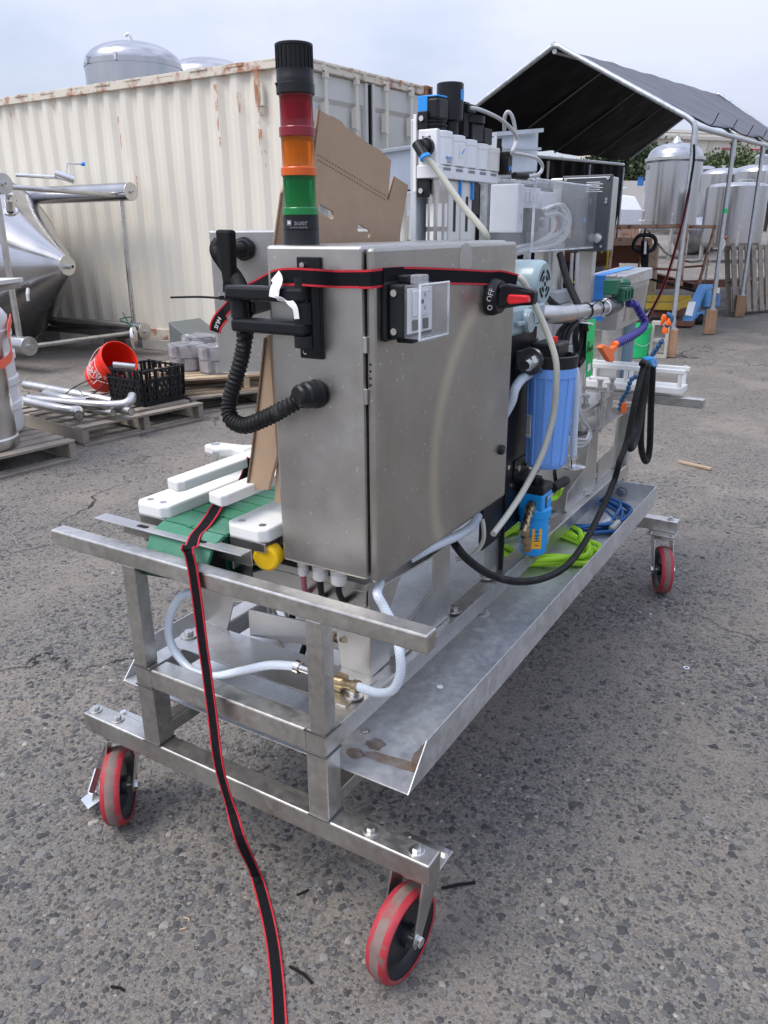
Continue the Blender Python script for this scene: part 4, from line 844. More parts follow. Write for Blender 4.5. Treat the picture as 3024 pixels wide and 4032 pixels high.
def gpt(p): return (p[0], p[1], gz(p[1]))
tree(gpt((-18.3226, 66.1522, 4.3739)), (-16.9007, 68.5302, 7.9223), 3.6, 'big dark tree rising beside the black canopy wall', 'leaf_dark', 1, 9000, .24)
tree(gpt((-17.8037, 71.5367, 4.5507)), (-18.4259, 72.6037, 7.9672), 3.4, 'dark tree behind the bolted tank', 'leaf_dark', 2, 7000, .24)
tree(gpt((-14.2257, 78.7884, 4.7016)), (-14.6588, 79.8709, 7.8810), 3.4, 'rounded olive tree right of the bolted tank', 'leaf_mid', 3, 6500, .24)
tree(gpt((-13.2135, 81.9401, 4.7836)), (-13.6585, 82.7031, 7.2269), 3.0, 'low olive tree between the canopy legs', 'leaf_mid', 4, 5500, .24)
tree(gpt((-11.1562, 80.6618, 4.6755)), (-11.7646, 81.5351, 7.6152), 3.2, 'olive tree left of the manway tank', 'leaf_mid', 5, 6500, .24)
tree(gpt((-16.2939, 82.5938, 4.9004)), (-16.6660, 83.2318, 6.9434), 3.0, 'low dark tree just behind the bolted tank edge', 'leaf_dark', 6, 5000, .24)
tree(gpt((-10.9604, 93.4508, 5.1270)), (-11.5305, 94.6227, 8.7153), 3.5, 'olive tree at the right edge of the view', 'leaf_mid', 8, 5000, .24)
solo('low_wall', MB().bar(V((-17.6638, 61.4865, 4.1870)) - V((0, 0, .6)), V((-12.3961, 67.2356, 4.2329)) - V((0, 0, .6)), .3, 2.2), 'building_light', 'pale low wall running behind the tanks below the trees', 'wall')
solo('blue_bin', MB().obox((-15.5700, 60.4079, 4.4967), .35, .35, .5).obox(V((-15.5700, 60.4079, 4.4967)) + V((0, 0, .27)), .4, .4, .06), 'plastic_blue_far', 'small blue bin behind the bolted tank, left side', 'bin')
solo('blue_bin', MB().obox((-12.2784, 62.4442, 4.5331), .9, .7, .7).obox(V((-12.2784, 62.4442, 4.5331)) + V((0, 0, .40)), 1.0, .8, .12), 'plastic_blue_far', 'small blue bin behind the bolted tank, right side', 'bin')

# ------------------------------------------------------------------ rusty carts, jack, skid and clutter under the canopy
def cart_frame(c0, c1, c2, c3, label, rails):
    t = thing('rusty_cart_handle', label, 'cart', (V(c0)[0], V(c0)[1], gz(c0[1])), 'rusty tube cart frames')
    obj('tube_frame', MB().tube(sp([c0, V(c0).lerp(V(c1), .9), V(c1) + V((0, 0, 0)), V(c1).lerp(V(c2), .08), V(c1).lerp(V(c2), .92), c2, V(c2).lerp(V(c3), .1), c3], 5), .028, 10), 'rust_pale', t, smooth=50)
    for a, b in rails: obj('cross_tube', MB().tube([a, b], .018, 8), 'rust', t, smooth=50)
    return t
cart_frame((-3.2564, 11.5052, 0.8122), (-3.3048, 11.7334, 1.4203), (-2.3968, 12.5425, 1.4253), (-2.3126, 12.2022, 0.5012), 'rusty tubular cart frame standing behind the pallet jack handle', [((-2.8129, 11.9053, 0.8194), (-2.3453, 12.2995, 0.7778)), ((-2.9115, 12.0913, 1.4007), (-2.9009, 11.8516, 0.8201))])
cart_frame((-2.6582, 13.6246, 1.4132), (-2.6509, 13.6306, 1.4166), (-2.2305, 14.0119, 1.4129), (-2.2969, 13.5827, 0.4972), 'rusty cart frame with chains at the right of the canopy leg', [((-2.5731, 13.4042, 0.7704), (-2.2778, 13.7184, 0.7895))])
def chain(pts, label):
    P_ = even(sp(pts, 8), .05); t = thing('chain', label, 'chain', tuple(P_[0]), 'chains on the rusty carts')
    mb = MB()
    for i, p in enumerate(P_[:-1]):
        d = (P_[i + 1] - p); up = V((0, 0, 1)) if i % 2 else V((1, -.5, 0)); a = frame(d, up)[0]; m_ = p + d * .5
        L_ = [m_ + d.normalized() * .033 * math.cos(k) + a * .016 * math.sin(k) for k in np.linspace(0, 6.2832, 9)]; mb.tube(L_, .006, 4, caps=False)
    obj('links', mb, 'steel_dark', t, smooth=60)
chain([(-2.8512, 11.9933, 1.3765), (-2.6636, 12.1264, 1.1245), (-2.5804, 12.2560, 1.0156), (-2.4285, 12.4443, 0.9453), (-2.3765, 13.0698, 0.8740), (-2.2901, 13.6254, 0.8823)], 'chain looped across the first rusty cart')
chain([(-2.2134, 13.6797, 0.8993), (-2.2037, 13.5887, 0.6705), (-2.1892, 13.5267, 0.5033)], 'chain hanging straight down the second rusty cart')
def jack():
    o = V((-2.0023, 11.4061, 0.1022)); t = thing('pallet_jack', 'blue pallet jack with black loop handle and bare chipped paint', 'pallet jack', tuple(o))
    a, b_ = V((-1.9219, 11.2379, 0.6037)), V((-1.8986, 10.8160, 0.1638)); c = V((-1.7551, 11.5830, 0.5876))
    obj('body_plate', MB().prism([(-1.8867, 11.2721, 0.6333), (-1.7930, 11.3166, 0.6026), (-1.8480, 10.8376, 0.1414), (-1.9639, 10.7731, 0.1570)], (.02, .10, 0)), 'jack_blue', t, bev=.008)
    obj('top_plate', MB().prism([(-1.8872, 11.2730, 0.6363), (-1.7422, 11.4820, 0.6250), (-1.7312, 11.4631, 0.5646), (-1.8134, 11.2883, 0.5655)], (.02, .10, 0)), 'jack_blue', t, bev=.006)
    obj('side_arm', MB().bar((-1.8800, 10.9661, 0.1965), (-1.7749, 11.2992, 0.2413), .05, .07), 'jack_blue', t, bev=.006)
    obj('pump', MB().cyl((-1.7462, 11.3455, 0.3088), (-1.7805, 11.4203, 0.5350), .075, 16).cyl((-1.6736, 11.3961, 0.3232), (-1.6997, 11.4568, 0.5041), .05, 14), 'jack_blue', t, smooth=40)
    sp_ = MB()
    for k in range(6): p = V((-1.6449, 11.4264, 0.3531)) + V((0, 0, k * .028)); sp_.ring(p, (0, 0, 1), .055, .035, .014, 14)
    obj('spring', sp_, 'jack_blue', t)
    obj('label_plate', MB().prism([(-1.9188, 10.9125, 0.4205), (-1.8322, 10.9654, 0.4197), (-1.8242, 10.7693, 0.2400), (-1.9127, 10.7214, 0.2552)], (.0, -.006, .002)), 'paper_white', t)
    obj('fork', MB().prism([(-2.0024, 10.6297, 0.1689), (-1.7899, 10.7564, 0.1598), (-1.7925, 10.7301, 0.1017), (-1.9918, 10.6115, 0.1107)], (-.1, .9, .02)), 'rust_steel', t, bev=.006)
    w = V((-1.7941, 11.1828, 0.1417)); obj('steer_wheel', MB().lathe([(.03, -.05), (.095, -.045), (.1, 0), (.095, .045), (.03, .05)], w, (1, .2, 0), 20), 'black_rubber', t, smooth=40)
    h = [V((-2.7391, 11.5758, 0.8182)), V((-2.8375, 11.8064, 1.2103))]
    obj('handle_bar', MB().tube([V((-1.8213, 11.5040, 0.4970)), V((-2.6947, 11.5495, 0.6921))], .02, 8).bar(h[0], h[1], .10, .05), 'black_paint', t, bev=.004)
    obj('handle_loop', MB().tube(sp([(-2.9716, 11.7179, 1.1956), (-2.9168, 11.7917, 1.2903), (-2.7583, 11.8884, 1.2890), (-2.6876, 11.8946, 1.2011), (-2.7207, 11.8240, 1.0825), (-2.8749, 11.7197, 1.0600), (-2.9571, 11.6931, 1.1162), (-2.9716, 11.7179, 1.1956)], 5), .03, 10), 'black_paint', t, smooth=50)
    obj('handle_label', MB().prism([(-2.8114, 11.6997, 1.2151), (-2.7814, 11.7180, 1.2149), (-2.7302, 11.5479, 1.0339), (-2.7586, 11.5306, 1.0341)], (0, -.008, 0)), 'paper_white', t)
jack()
solo('valve_wand', MB().tube(sp([(-1.6244, 11.1513, 0.5572), (-1.6539, 11.2949, 0.9386), (-1.6647, 11.3443, 1.0706), (-1.6368, 11.4049, 1.1730), (-1.6634, 11.4197, 1.2465)], 5), .022, 8).cyl((-1.6204, 11.1382, 0.5205), (-1.6271, 11.1652, 0.5939), .055, 10), 'cream_paint', 'cream pipe wand with orange base leaning by the second canopy leg', 'pipe', smooth=50)
ys = thing('yellow_skid', 'worn yellow steel skid box lying under the rusty cart', 'skid', tuple(V((-2.5421, 12.0055, 0.1202))))
obj('front_panel', MB().prism([(-2.5940, 11.2193, 0.3559), (-2.2146, 11.4508, 0.3527), (-2.1949, 11.4170, 0.2443), (-2.5771, 11.1903, 0.2631)], (.0, .06, 0)), 'paint_yellow', ys, bev=.006)
obj('back_panel', MB().prism([(-2.7189, 11.7951, 0.4235), (-2.1793, 12.3634, 0.3941), (-2.1688, 12.3281, 0.2957), (-2.7086, 11.7604, 0.3267)], (.0, .06, 0)), 'paint_yellow', ys, bev=.006)
obj('side_panel', MB().prism([(-2.2242, 11.5021, 0.3404), (-2.1631, 12.2989, 0.3655), (-2.1647, 12.1788, 0.2317), (-2.2015, 11.4698, 0.2315)], (.02, .05, 0)), 'paint_yellow', ys, bev=.006)
obj('base', MB().prism([(-2.5757, 11.1878, 0.2553), (-2.1284, 11.7084, 0.2470), (-2.1032, 11.5603, 0.1554), (-2.5477, 11.1088, 0.1755)], (0, .3, 0)), 'rust_steel', ys)
def beam(p, q, w, h, m, label): solo('rack_beam', MB().bar(p, q, w, h), m, label, 'beam', 'rusty orange rack beams behind the machine', bev=.008)
beam((-4.5511, 12.6756, 1.0330), (-3.0711, 13.5598, 0.9755), .12, .32, 'rust_steel', 'wide rusty orange beam behind the yellow tube frame')
beam((-4.4166, 12.1783, 0.5486), (-3.5701, 13.0676, 0.8314), .12, .16, 'rust_steel', 'rusty beam crossing low behind the steel junction box')
beam((-3.3749, 15.0505, 0.5173), (-2.5232, 14.5127, 0.3699), .12, .14, 'rust_steel', 'rusty brown beam lying on the far asphalt by the cart')
beam((-3.1020, 13.9360, 0.4364), (-1.8650, 16.5392, 0.3705), .12, .14, 'rust_steel', 'long rusty beam lying on the asphalt behind the standing pallets')
solo('scrap_sheet', MB().prism([(-3.5828, 12.7410, 1.2567), (-3.0380, 13.0699, 1.2434), (-3.0152, 13.0382, 1.1358), (-3.5645, 12.6986, 1.1301)], (0, .04, 0)), 'rust_pale', 'pale rusty panel behind the black jack handle', 'panel')
solo('timber_post', MB().prism([(-3.0505, 13.0182, 1.1396), (-2.9355, 13.0957, 1.1559), (-2.8437, 12.8101, 0.3496), (-2.9540, 12.7428, 0.3505)], (0, .12, 0)), 'wood_tan', 'upright tan timber standing behind the jack handle', 'timber', bev=.006)
solo('junk_box', MB().prism([(-3.7700, 12.4394, 0.8166), (-3.6361, 12.5211, 0.8154), (-3.6187, 12.4913, 0.7200), (-3.7526, 12.4096, 0.7211)], (0, .2, 0)), 'steel_dark', 'dark metal box among the rusty beams', 'box', bev=.01)
yt = solo('hand_truck', MB().tube(sp([(-3.0438, 9.6955, 0.6506), (-3.0643, 9.7602, 0.8327), (-3.0962, 9.8357, 1.0568), (-3.1192, 9.8395, 1.0990), (-3.1713, 9.8106, 1.1064)], 5), .022, 10).tube([(-3.0375, 9.7291, 0.7205), (-3.2109, 9.7451, 0.7152)], .018, 8), 'yellow_bright', 'bright yellow hand truck frame between the column and junction box', 'hand truck', smooth=50)
solo('hand_truck', MB().tube(sp([(-3.5652, 12.0355, 1.0387), (-3.4911, 12.1020, 1.0881), (-3.4607, 12.0852, 1.0045), (-3.4364, 12.0082, 0.7878)], 5), .02, 8), 'yellow_bright', 'short yellow hand truck frame beside the rusty cart upright', 'hand truck', smooth=50)
bucket((-1.93, 8.25, gz(8.25)), (0, 0, R(40)), 'bucket_green', 'green plastic bucket standing behind the steel junction box', False)
def cinder():
    c = V((-1.70, 8.33, gz(8.33))); t = thing('cinder_block', 'grey concrete cinder block standing on end beside the wooden block', 'block', tuple(c)); M = Matrix.Translation(c) @ Matrix.Rotation(R(10), 4, 'Z'); w, d, h = .195, .15, .40
    mb = MB()
    for x0, x1, z0, z1 in ((-w / 2, -w / 2 + .035, 0, h), (w / 2 - .035, w / 2, 0, h), (-w / 2 + .035, w / 2 - .035, 0, .035), (-w / 2 + .035, w / 2 - .035, h / 2 - .018, h / 2 + .018), (-w / 2 + .035, w / 2 - .035, h - .035, h)): mb.box(x0, x1, -d / 2, d / 2, z0, z1)
    obj('block_body', mb.xf(M), 'concrete', t)
cinder()
solo('pipe_stub', MB().tube([(-2.0655, 9.0571, 0.3769), (-2.0645, 9.3312, 0.4334)], .03, 12), 'steel_pipe', 'short shiny pipe stub showing above the green bucket', 'pipe', smooth=40)
pa = V((-1.6731, 12.0792, 0.1224)); pb = V((-1.1018, 12.9849, 0.1495)); ang = math.atan2(pb.y - pa.y, pb.x - pa.x)
t_ = pallet(tuple(pa.lerp(pb, .5) + V((.0, .18, .50))), 0, 'weathered pallet standing on edge at the right, nearer end', seed=9, w=.98, d=1.10, n=8, tilt=(R(78), 0, ang)); t_.rotation_euler = (Matrix.Rotation(ang, 3, 'Z') @ Matrix.Rotation(R(78), 3, 'X') @ Matrix.Rotation(R(90), 3, 'Z')).to_euler()
pc = pa.lerp(pb, 1.75); t_ = pallet(tuple(pc + V((0, .2, .5))), 0, 'weathered pallet standing on edge at the right edge of view', seed=10, w=.98, d=1.10, n=8); t_.rotation_euler = (Matrix.Rotation(ang, 3, 'Z') @ Matrix.Rotation(R(78), 3, 'X') @ Matrix.Rotation(R(90), 3, 'Z')).to_euler()
# galvanised hopper and pale cabinet between container and canopy
gh = thing('galvanized_hopper', 'pale galvanised sheet hopper with flanged rim behind the pneumatic unit', 'hopper', tuple(V((-2.6, 5.6, 0))))
obj('body', MB().prism([(-2.8692, 4.2325, 1.9322), (-2.9037, 5.1374, 2.0564), (-2.8428, 5.0329, 1.7219), (-2.8035, 4.1589, 1.6637)], (-.5, .7, 0)), 'galvanized_sheet', gh, bev=.01)
obj('upper_box', MB().prism([(-2.5060, 5.4101, 2.1238), (-2.3477, 5.9054, 2.1798), (-2.3000, 5.7980, 1.8575), (-2.4521, 5.3176, 1.8277)], (-.4, .6, 0)), 'galvanized_sheet', gh, bev=.01)
obj('rim', MB().bar((-2.5044, 5.3464, 2.1183), (-2.3120, 5.8650, 2.1798), .06, .03).bar((-2.4640, 5.2652, 2.0155), (-2.2815, 5.7569, 2.0279), .06, .02), 'galvanized_sheet', gh)
obj('rim', MB().bar((-2.8449, 4.1843, 1.9306), (-2.8736, 5.0932, 2.0558), .05, .02), 'galvanized', gh)
obj('stand', MB().prism([(-2.7260, 4.3327, 1.6671), (-2.7095, 4.7294, 1.6959), (*(-2.7095, 4.7294, 1.6959)[:2], .0), (*(-2.7260, 4.3327, 1.6671)[:2], .0)], (-.5, .6, 0)), 'cream_white', gh, bev=.01)
obj('stand_leg', MB().bar((-2.7594, 4.1814, 1.6530), V((-2.7594, 4.1814, 1.6530)) * 1 - V((0, 0, V((-2.7594, 4.1814, 1.6530)).z)), .08, .08), 'galvanized', gh)
obj('stand_panel', MB().prism([(-2.6350, 4.2191, 1.5027), (-2.6210, 4.3301, 1.5089), (-2.5894, 4.2759, 1.3355), (-2.6048, 4.1673, 1.3370)], (-.1, .13, 0)), 'cream_paint', gh)
for q in (V((-2.8062, 4.1848, 1.6697)), V((-2.8442, 5.0091, 1.7267)), V((-2.4594, 5.3794, 1.8367)), V((-2.3170, 5.7886, 1.8601))):
    obj('stand_leg', MB().bar(q + V((-.06, .08, .01)), (q.x - .06, q.y + .08, 0), .05, .05), 'galvanized', gh)
    obj('stand_leg', MB().bar(q + V((-.36, .50, .01)), (q.x - .36, q.y + .50, 0), .05, .05), 'galvanized', gh)

# ================================================================== THE MACHINE TROLLEY
GT = .2926
cart = thing('machine_trolley', 'welded square tube stainless trolley on red wheels with drip tray and mounting plates', 'trolley', (-.68, 1.05, 0))
def tubebar(name, x0, x1, y0, y1, z0, z1, par=cart): return obj(name, MB().box(x0, x1, y0, y1, z0, z1), 'steel_tube', par, bev=.0035)
bm_ = tubebar('axle_beam', -1.159, -.193, 0, .049, .2436, GT)
for x in (-1.140, -1.062, -.335, -.232):
    obj('bolt', MB().hexnut((x, .024, GT + .003), (0, 0, 1), .0095, .008).cyl((x, .024, GT), (x, .024, GT + .003), .016, 18), 'steel_bright' if x > -.3 else 'steel', bm_, bev=.001)
br_ = tubebar('axle_beam', -1.159, -.193, 2.101, 2.15, .2436, GT)
for x in (-1.1, -.335, -.225): obj('bolt', MB().hexnut((x, 2.125, GT + .003), (0, 0, 1), .0095, .008).cyl((x, 2.125, GT), (x, 2.125, GT + .003), .016, 18), 'steel', br_, bev=.001)
for x0 in (-.944, -.469):
    for y0 in (0, 2.101): tubebar('lower_post', x0, x0 + .049, y0, y0 + .049, GT + .0005, .4461)
    tubebar('long_rail', x0, x0 + .049, 0, 2.15, .4463, .4953)
    tubebar('lower_rail', x0 + .006, x0 + .043, .0495, 2.1005, .299, .335)
for y0 in (0, 2.101): tubebar('cross_rail', -.8948, -.4692, y0 + .0006, y0 + .0484, .4466, .4950)
for y0 in (0, 2.112): 
    for x0 in (-.944, -.457): tubebar('upper_post', x0, x0 + .037, y0, y0 + .037, .4956, .7404)
tubebar('bumper_bar', -1.165, -.2006, -.0046, .0325, .7405, .7766)
tubebar('bumper_bar', -1.165, -.165, 2.165, 2.202, .7455, .7820)
# weld beads where the tubes meet
for x0 in (-.944, -.469):
    for z in (GT + .001, .4462, .4955):
        wb = MB(); wb.tube([(x0 - .001, -.001, z), (x0 + .050, -.001, z), (x0 + .050, .050, z)], .0022, 6)
        obj('weld_bead', wb, 'steel_dark', cart, smooth=60)
# casters
def caster(x, y, ang, plate_xy, brake=False):
    a = V((math.cos(ang), math.sin(ang), 0)); c = V((x, y, .0965)); r = .0965
    f = MB()
    px_, py_ = plate_xy
    f.box(px_ - .055, px_ + .055, py_ - .05, py_ + .05, .2375, .2434)
    f.cyl((px_, py_, .224), (px_, py_, .2375), .042, 24)
    top = V((px_, py_, .222))
    for s in (-1, 1):
        q = a * s * .034; w = V((-a.y, a.x, 0))
        f.prism([top + q - w * .036, top + q + w * .036, c + q + w * .016 + V((0, 0, .0)), c + q + w * .010 - V((0, 0, .016)), c + q - w * .010 - V((0, 0, .016)), c + q - w * .016], a * s * .0045)
    f.obox(top, .0772, .07, .005, Matrix.Rotation(ang, 3, 'Z'))
    fk = obj('caster_fork', f, 'steel', cart, bev=.0012)
    for dx, dy in ((-.042, -.036), (.042, -.036), (-.042, .036), (.042, .036)): obj('plate_bolt', MB().hexnut((px_ + dx, py_ + dy, .2434), (0, 0, 1), .008, .007), 'steel_bright', fk)
    tw = .047
    rd = [(r - .014, -tw / 2 + .001), (r - .007, -tw / 2), (r - .002, -tw / 2 + .006), (r - .0008, -.010)]
    tr = [(r - .0009, -.0105), (r, -.008), (r, .008), (r - .0009, .0105)]
    obj('tyre', MB().lathe(rd + [(r - .0008, .010), (r - .002, tw / 2 - .006), (r - .007, tw / 2), (r - .014, tw / 2 - .001)], c, a, 56, caps=False), 'wheel_red', fk, smooth=35)
    obj('tread', MB().lathe(tr, c, a, 56, caps=False), 'wheel_tread', fk, smooth=35)
    obj('wheel_core', MB().lathe([(.014, -.024), (.022, -.024), (.024, -.010), (.060, -.008), (.074, -.020), (.0835, -.0215), (.0835, .0215), (.074, .020), (.060, .008), (.024, .010), (.022, .024), (.014, .024)], c, a, 44), 'wheel_core', fk, smooth=35)
    obj('axle', MB().cyl(c - a * .046, c + a * .046, .007, 12).hexnut(c + a * .0385, a, .0115, .009).hexnut(c - a * .0385, -a, .0115, .009), 'steel_bright', fk, bev=.001)
    if brake:
        obj('brake_pedal', MB().bar((-1.135, .05, .20), (-1.190, .04, .09), .022, .005, (1, 0, 0)).bar((-1.190, .04, .09), (-1.176, -.004, .045), .022, .005, (1, 0, 0)).hexa([(-1.196, -.022, .026), (-1.150, -.036, .026), (-1.140, .004, .036), (-1.188, .016, .036), (-1.196, -.022, .031), (-1.150, -.036, .031), (-1.140, .004, .041), (-1.188, .016, .041)]), 'steel_bright', fk, bev=.001)
caster(-.254, .005, R(-4), (-.250, .058))
caster(-1.082, .0155, R(36), (-1.09, .060), True)
caster(-.221, 2.060, R(205), (-.245, 2.10))
caster(-1.10, 2.09, R(10), (-1.10, 2.11))
# drip tray
zt_ = .387; tr = MB(); x0, x1, y0, y1, lip = -1.06, -.272, .055, 2.0, .075; th = .003
tr.box(x0, x1, y0, y1, zt_ - th, zt_)
tr.prism([(x1, y0 + .004, zt_), (x1, y0 + .075, zt_ + lip), (x1, y1, zt_ + lip), (x1, y1, zt_ - th), (x1, y0, zt_ - th)], (.003, 0, 0))
tr.prism([(x0, y0 + .004, zt_), (x0, y0 + .075, zt_ + lip), (x0, y1, zt_ + lip), (x0, y1, zt_ - th), (x0, y0, zt_ - th)], (-.003, 0, 0))
tr.box(x0 + .0005, x1 - .0005, y1, y1 + .003, zt_ - th, zt_ + lip - .0005)
ty = obj('drip_tray', tr, 'steel_tray', cart, bev=.0008)
def stain_mat():
    m, n, l, b = nodes('rust_water_stain'); tr_ = n.new('ShaderNodeBsdfTransparent'); mxs = n.new('ShaderNodeMixShader'); t = n.new('ShaderNodeTexCoord'); z = n.new('ShaderNodeTexNoise'); z.inputs['Scale'].default_value = 30; z.inputs['Detail'].default_value = 6; l.new(t.outputs['Object'], z.inputs['Vector'])
    r = n.new('ShaderNodeMapRange'); r.inputs[1].default_value = .3; r.inputs[2].default_value = .7; r.inputs[3].default_value = .25; r.inputs[4].default_value = .75; l.new(z.outputs[0], r.inputs[0]); b.inputs['Base Color'].default_value = (.20, .13, .085, 1); b.inputs['Roughness'].default_value = .6
    l.new(r.outputs[0], mxs.inputs[0]); l.new(tr_.outputs[0], mxs.inputs[1]); l.new(b.outputs[0], mxs.inputs[2]); l.new(mxs.outputs[0], n['Material Output'].inputs[0])
stain_mat()
def blob(name, c, rx, ry, z, ang=0, n=20, par=ty, seed=0):
    rnd = random.Random(seed); P_ = []
    for i in range(n):
        a = 2 * math.pi * i / n; k = rnd.uniform(.85, 1.12); x, y = rx * math.cos(a) * k, ry * math.sin(a) * k; P_.append((c[0] + x * math.cos(ang) - y * math.sin(ang), c[1] + x * math.sin(ang) + y * math.cos(ang), z))
    mb = MB(); mb.v = P_; mb.f = [list(range(n))]; return obj(name, mb, 'rust_water_stain', par)
blob('rust_stain', (-.405, .155), .022, .020, zt_ + .0006, seed=1); blob('rust_stain', (-.425, .108), .021, .016, zt_ + .0007, seed=2); blob('rust_stain', (-.345, .125), .075, .016, zt_ + .0005, .1, seed=3); blob('rust_stain', (-.30, .17), .02, .05, zt_ + .0008, .1, seed=4)
obj('rivet', MB().dome((-.448, .182, zt_), .007, (0, 0, 1), 14, .5).cyl((-.448, .182, zt_), (-.448, .182, zt_ + .001), .011, 16), 'steel', ty, smooth=40)
obj('bird_dropping', MB().dome((-0.3906, 0.4197, 0.3870), .008, (0, 0, 1), 10, .3), 'paper_white', ty)
obj('drain_flange', MB().lathe([(.028, 0), (.029, .006), (.023, .009), (.020, .007), (1e-6, .007)], (-0.4688, 0.8151, 0.3870), n=28), 'steel', ty, smooth=35)
obj('tray_bolt', MB().hexnut((-.40, 1.995, zt_ + .03), (0, -1, 0), .014, .012).cyl((-.40, 1.998, zt_ + .03), (-.40, 1.994, zt_ + .03), .022, 16), 'steel', ty)
# machine bed: bent sheet channel with legs bolted to the rails
bed = obj('bed_plate', MB().box(-.955, -.462, .215, 1.72, .700, .718).box(-.955, -.462, .215, .219, .66, .7005), 'steel', cart, bev=.003)
def legplate(name, pts, ex): return obj(name, MB().prism(pts, ex), 'steel', cart, bev=.001)
legplate('front_leg', [(-.535, .222, .4953), (-.4605, .222, .4953), (-.4605, .222, .7), (-.56, .222, .7)], (0, .004, 0))
legplate('front_leg', [(-.945, .222, .4953), (-.87, .222, .4953), (-.84, .222, .58), (-.70, .222, .62), (-.60, .222, .70), (-.945, .222, .70)], (0, .004, 0))
legplate('side_leg', [(-.4565, .22, .4955), (-.4565, .30, .5), (-.4565, .30, .62), (-.4565, .36, .7), (-.4565, .22, .7)], (-.004, 0, 0))
legplate('foot_flange', [(-.945, .10, .4957), (-.440, .10, .4957), (-.440, .222, .4957), (-.945, .222, .4957)], (0, 0, .004))
legplate('stiffener', [(-.80, .226, .50), (-.47, .30, .50), (-.47, .30, .55), (-.80, .226, .57)], (0, .004, 0))
legplate('bracket', [(-.440, .566, .4957), (-.440, .556, .70), (-.440, .475, .70), (-.440, .468, .61), (-.440, .35, .575), (-.440, .33, .50)], (-.004, 0, 0))
legplate('bracket_shelf', [(-.43, .23, .715), (-.43, .43, .7005), (-.43, .56, .7005), (-.60, .56, .7005), (-.60, .23, .715)], (0, 0, .004))
legplate('side_leg', [(-.452, .905, .4957), (-.452, .888, .715), (-.452, .78, .715), (-.452, .80, .4957)], (-.004, 0, 0))
legplate('side_leg', [(-.452, 1.80, .4957), (-.452, 1.775, .73), (-.452, 1.69, .73), (-.452, 1.66, .60), (-.452, 1.48, .56), (-.452, 1.46, .4957)], (-.004, 0, 0))
legplate('side_leg', [(-.452, 2.10, .4957), (-.452, 2.11, .70), (-.452, 2.04, .70), (-.452, 2.02, .59), (-.452, 1.83, .585), (-.452, 1.82, .4957)], (-.004, 0, 0))
legplate('rear_leg', [(-.90, 1.72, .4957), (-.46, 1.72, .4957), (-.46, 1.72, .70), (-.52, 1.72, .70), (-.60, 1.72, .56), (-.80, 1.72, .56), (-.90, 1.72, .70)], (0, .004, 0))
legplate('foot_flange', [(-.60, 1.44, .4957), (-.44, 1.44, .4957), (-.44, 1.80, .4957), (-.60, 1.80, .4957)], (0, 0, .004))
legplate('rear_table', [(-.80, 1.70, .715), (-.445, 1.70, .715), (-.445, 2.13, .715), (-.80, 2.13, .715)], (0, 0, .008))
legplate('rear_table', [(-.80, 1.62, .795), (-.50, 1.62, .795), (-.465, 1.66, .795), (-.465, 1.98, .795), (-.80, 1.98, .795)], (0, 0, .012))
for p in ((-.485, 1.70), (-.455, 1.80), (-.475, 1.96), (-.53, 2.02), (-.50, 2.08)):
    obj('table_stud', MB().cyl((p[0], p[1], .70), (p[0], p[1], .845), .009, 12).hexnut((p[0], p[1], .807), (0, 0, 1), .016, .014).cyl((p[0], p[1], .845), (p[0], p[1], .85), .014, 14), 'steel', cart, smooth=40)
obj('table_disc', MB().cyl((-.50, 1.72, .775), (-.50, 1.72, .795), .045, 28).cyl((-.50, 1.72, .73), (-.50, 1.72, .731), .06, 28), 'steel', cart, smooth=30)
for p in ((-.925, .152), (-.448, .143), (-.442, .589), (-.453, .817), (-.451, 1.667), (-.448, 2.06)):
    obj('foot_bolt', MB().hexnut((p[0], p[1], .5035), (0, 0, 1), .0115, .010).cyl((p[0], p[1], .4998), (p[0], p[1], .5035), .021, 20), 'steel', cart, bev=.001)

# ------------------------------------------------------------------ slat conveyor at the left
cv = thing('slat_conveyor', 'green plastic slat conveyor with white side rails at the left of the trolley', 'conveyor', (-.82, .5, .718))
bx0, bx1 = -.915, -.738; zb_ = .812; rr_ = .062; ycen = .105
pitch = .0508
def slat(p, q, nrm):
    """one belt module between pitch points p,q (in the y-z plane)"""
    mb = MB(); e = V((1, 0, 0)); w = (q - p)
    o = nrm * .0052
    mb.prism([V((bx0, 0, 0)) + p + w * .04, V((bx0, 0, 0)) + p + w * .96, V((bx0, 0, 0)) + p + w * .96 - nrm * .009, V((bx0, 0, 0)) + p + w * .04 - nrm * .009], e * (bx1 - bx0))
    return mb
path = [V((0, y, zb_)) for y in np.arange(1.15, ycen - .001, -pitch)]
path[-1] = V((0, ycen + .0, zb_))
for k in range(1, 5): a = k * math.pi / 4.6; path.append(V((0, ycen - math.sin(a) * rr_, zb_ - rr_ + math.cos(a) * rr_)))
path.append(V((0, .15, zb_ - 2 * rr_)))
for i in range(len(path) - 1):
    p, q = path[i], path[i + 1]; d = (q - p).normalized(); n_ = V((0, -d.z, d.y)); n_ = -n_
    if n_.dot(((p + q) / 2) - V((0, max((p + q).y / 2, ycen), zb_ - rr_))) < 0: n_ = -n_
    obj('belt_slat', slat(p, q, n_), 'belt_green', cv, bev=.0015)
    if i > len(path) - 9:
        k = MB()
        for s in (.45, .53): k.obox(V((bx0 + (bx1 - bx0) * s, 0, 0)) + q + n_ * .0005, .012, .012, .004, Matrix.Rotation(math.atan2(d.z, d.y), 3, 'X'))
        obj('hinge_knuckle', k, 'belt_green', cv, bev=.001)
obj('belt_under', MB().box(bx0 + .004, bx1 - .004, ycen, 1.1, zb_ - .10, zb_ - .012), 'belt_green_dark', cv)
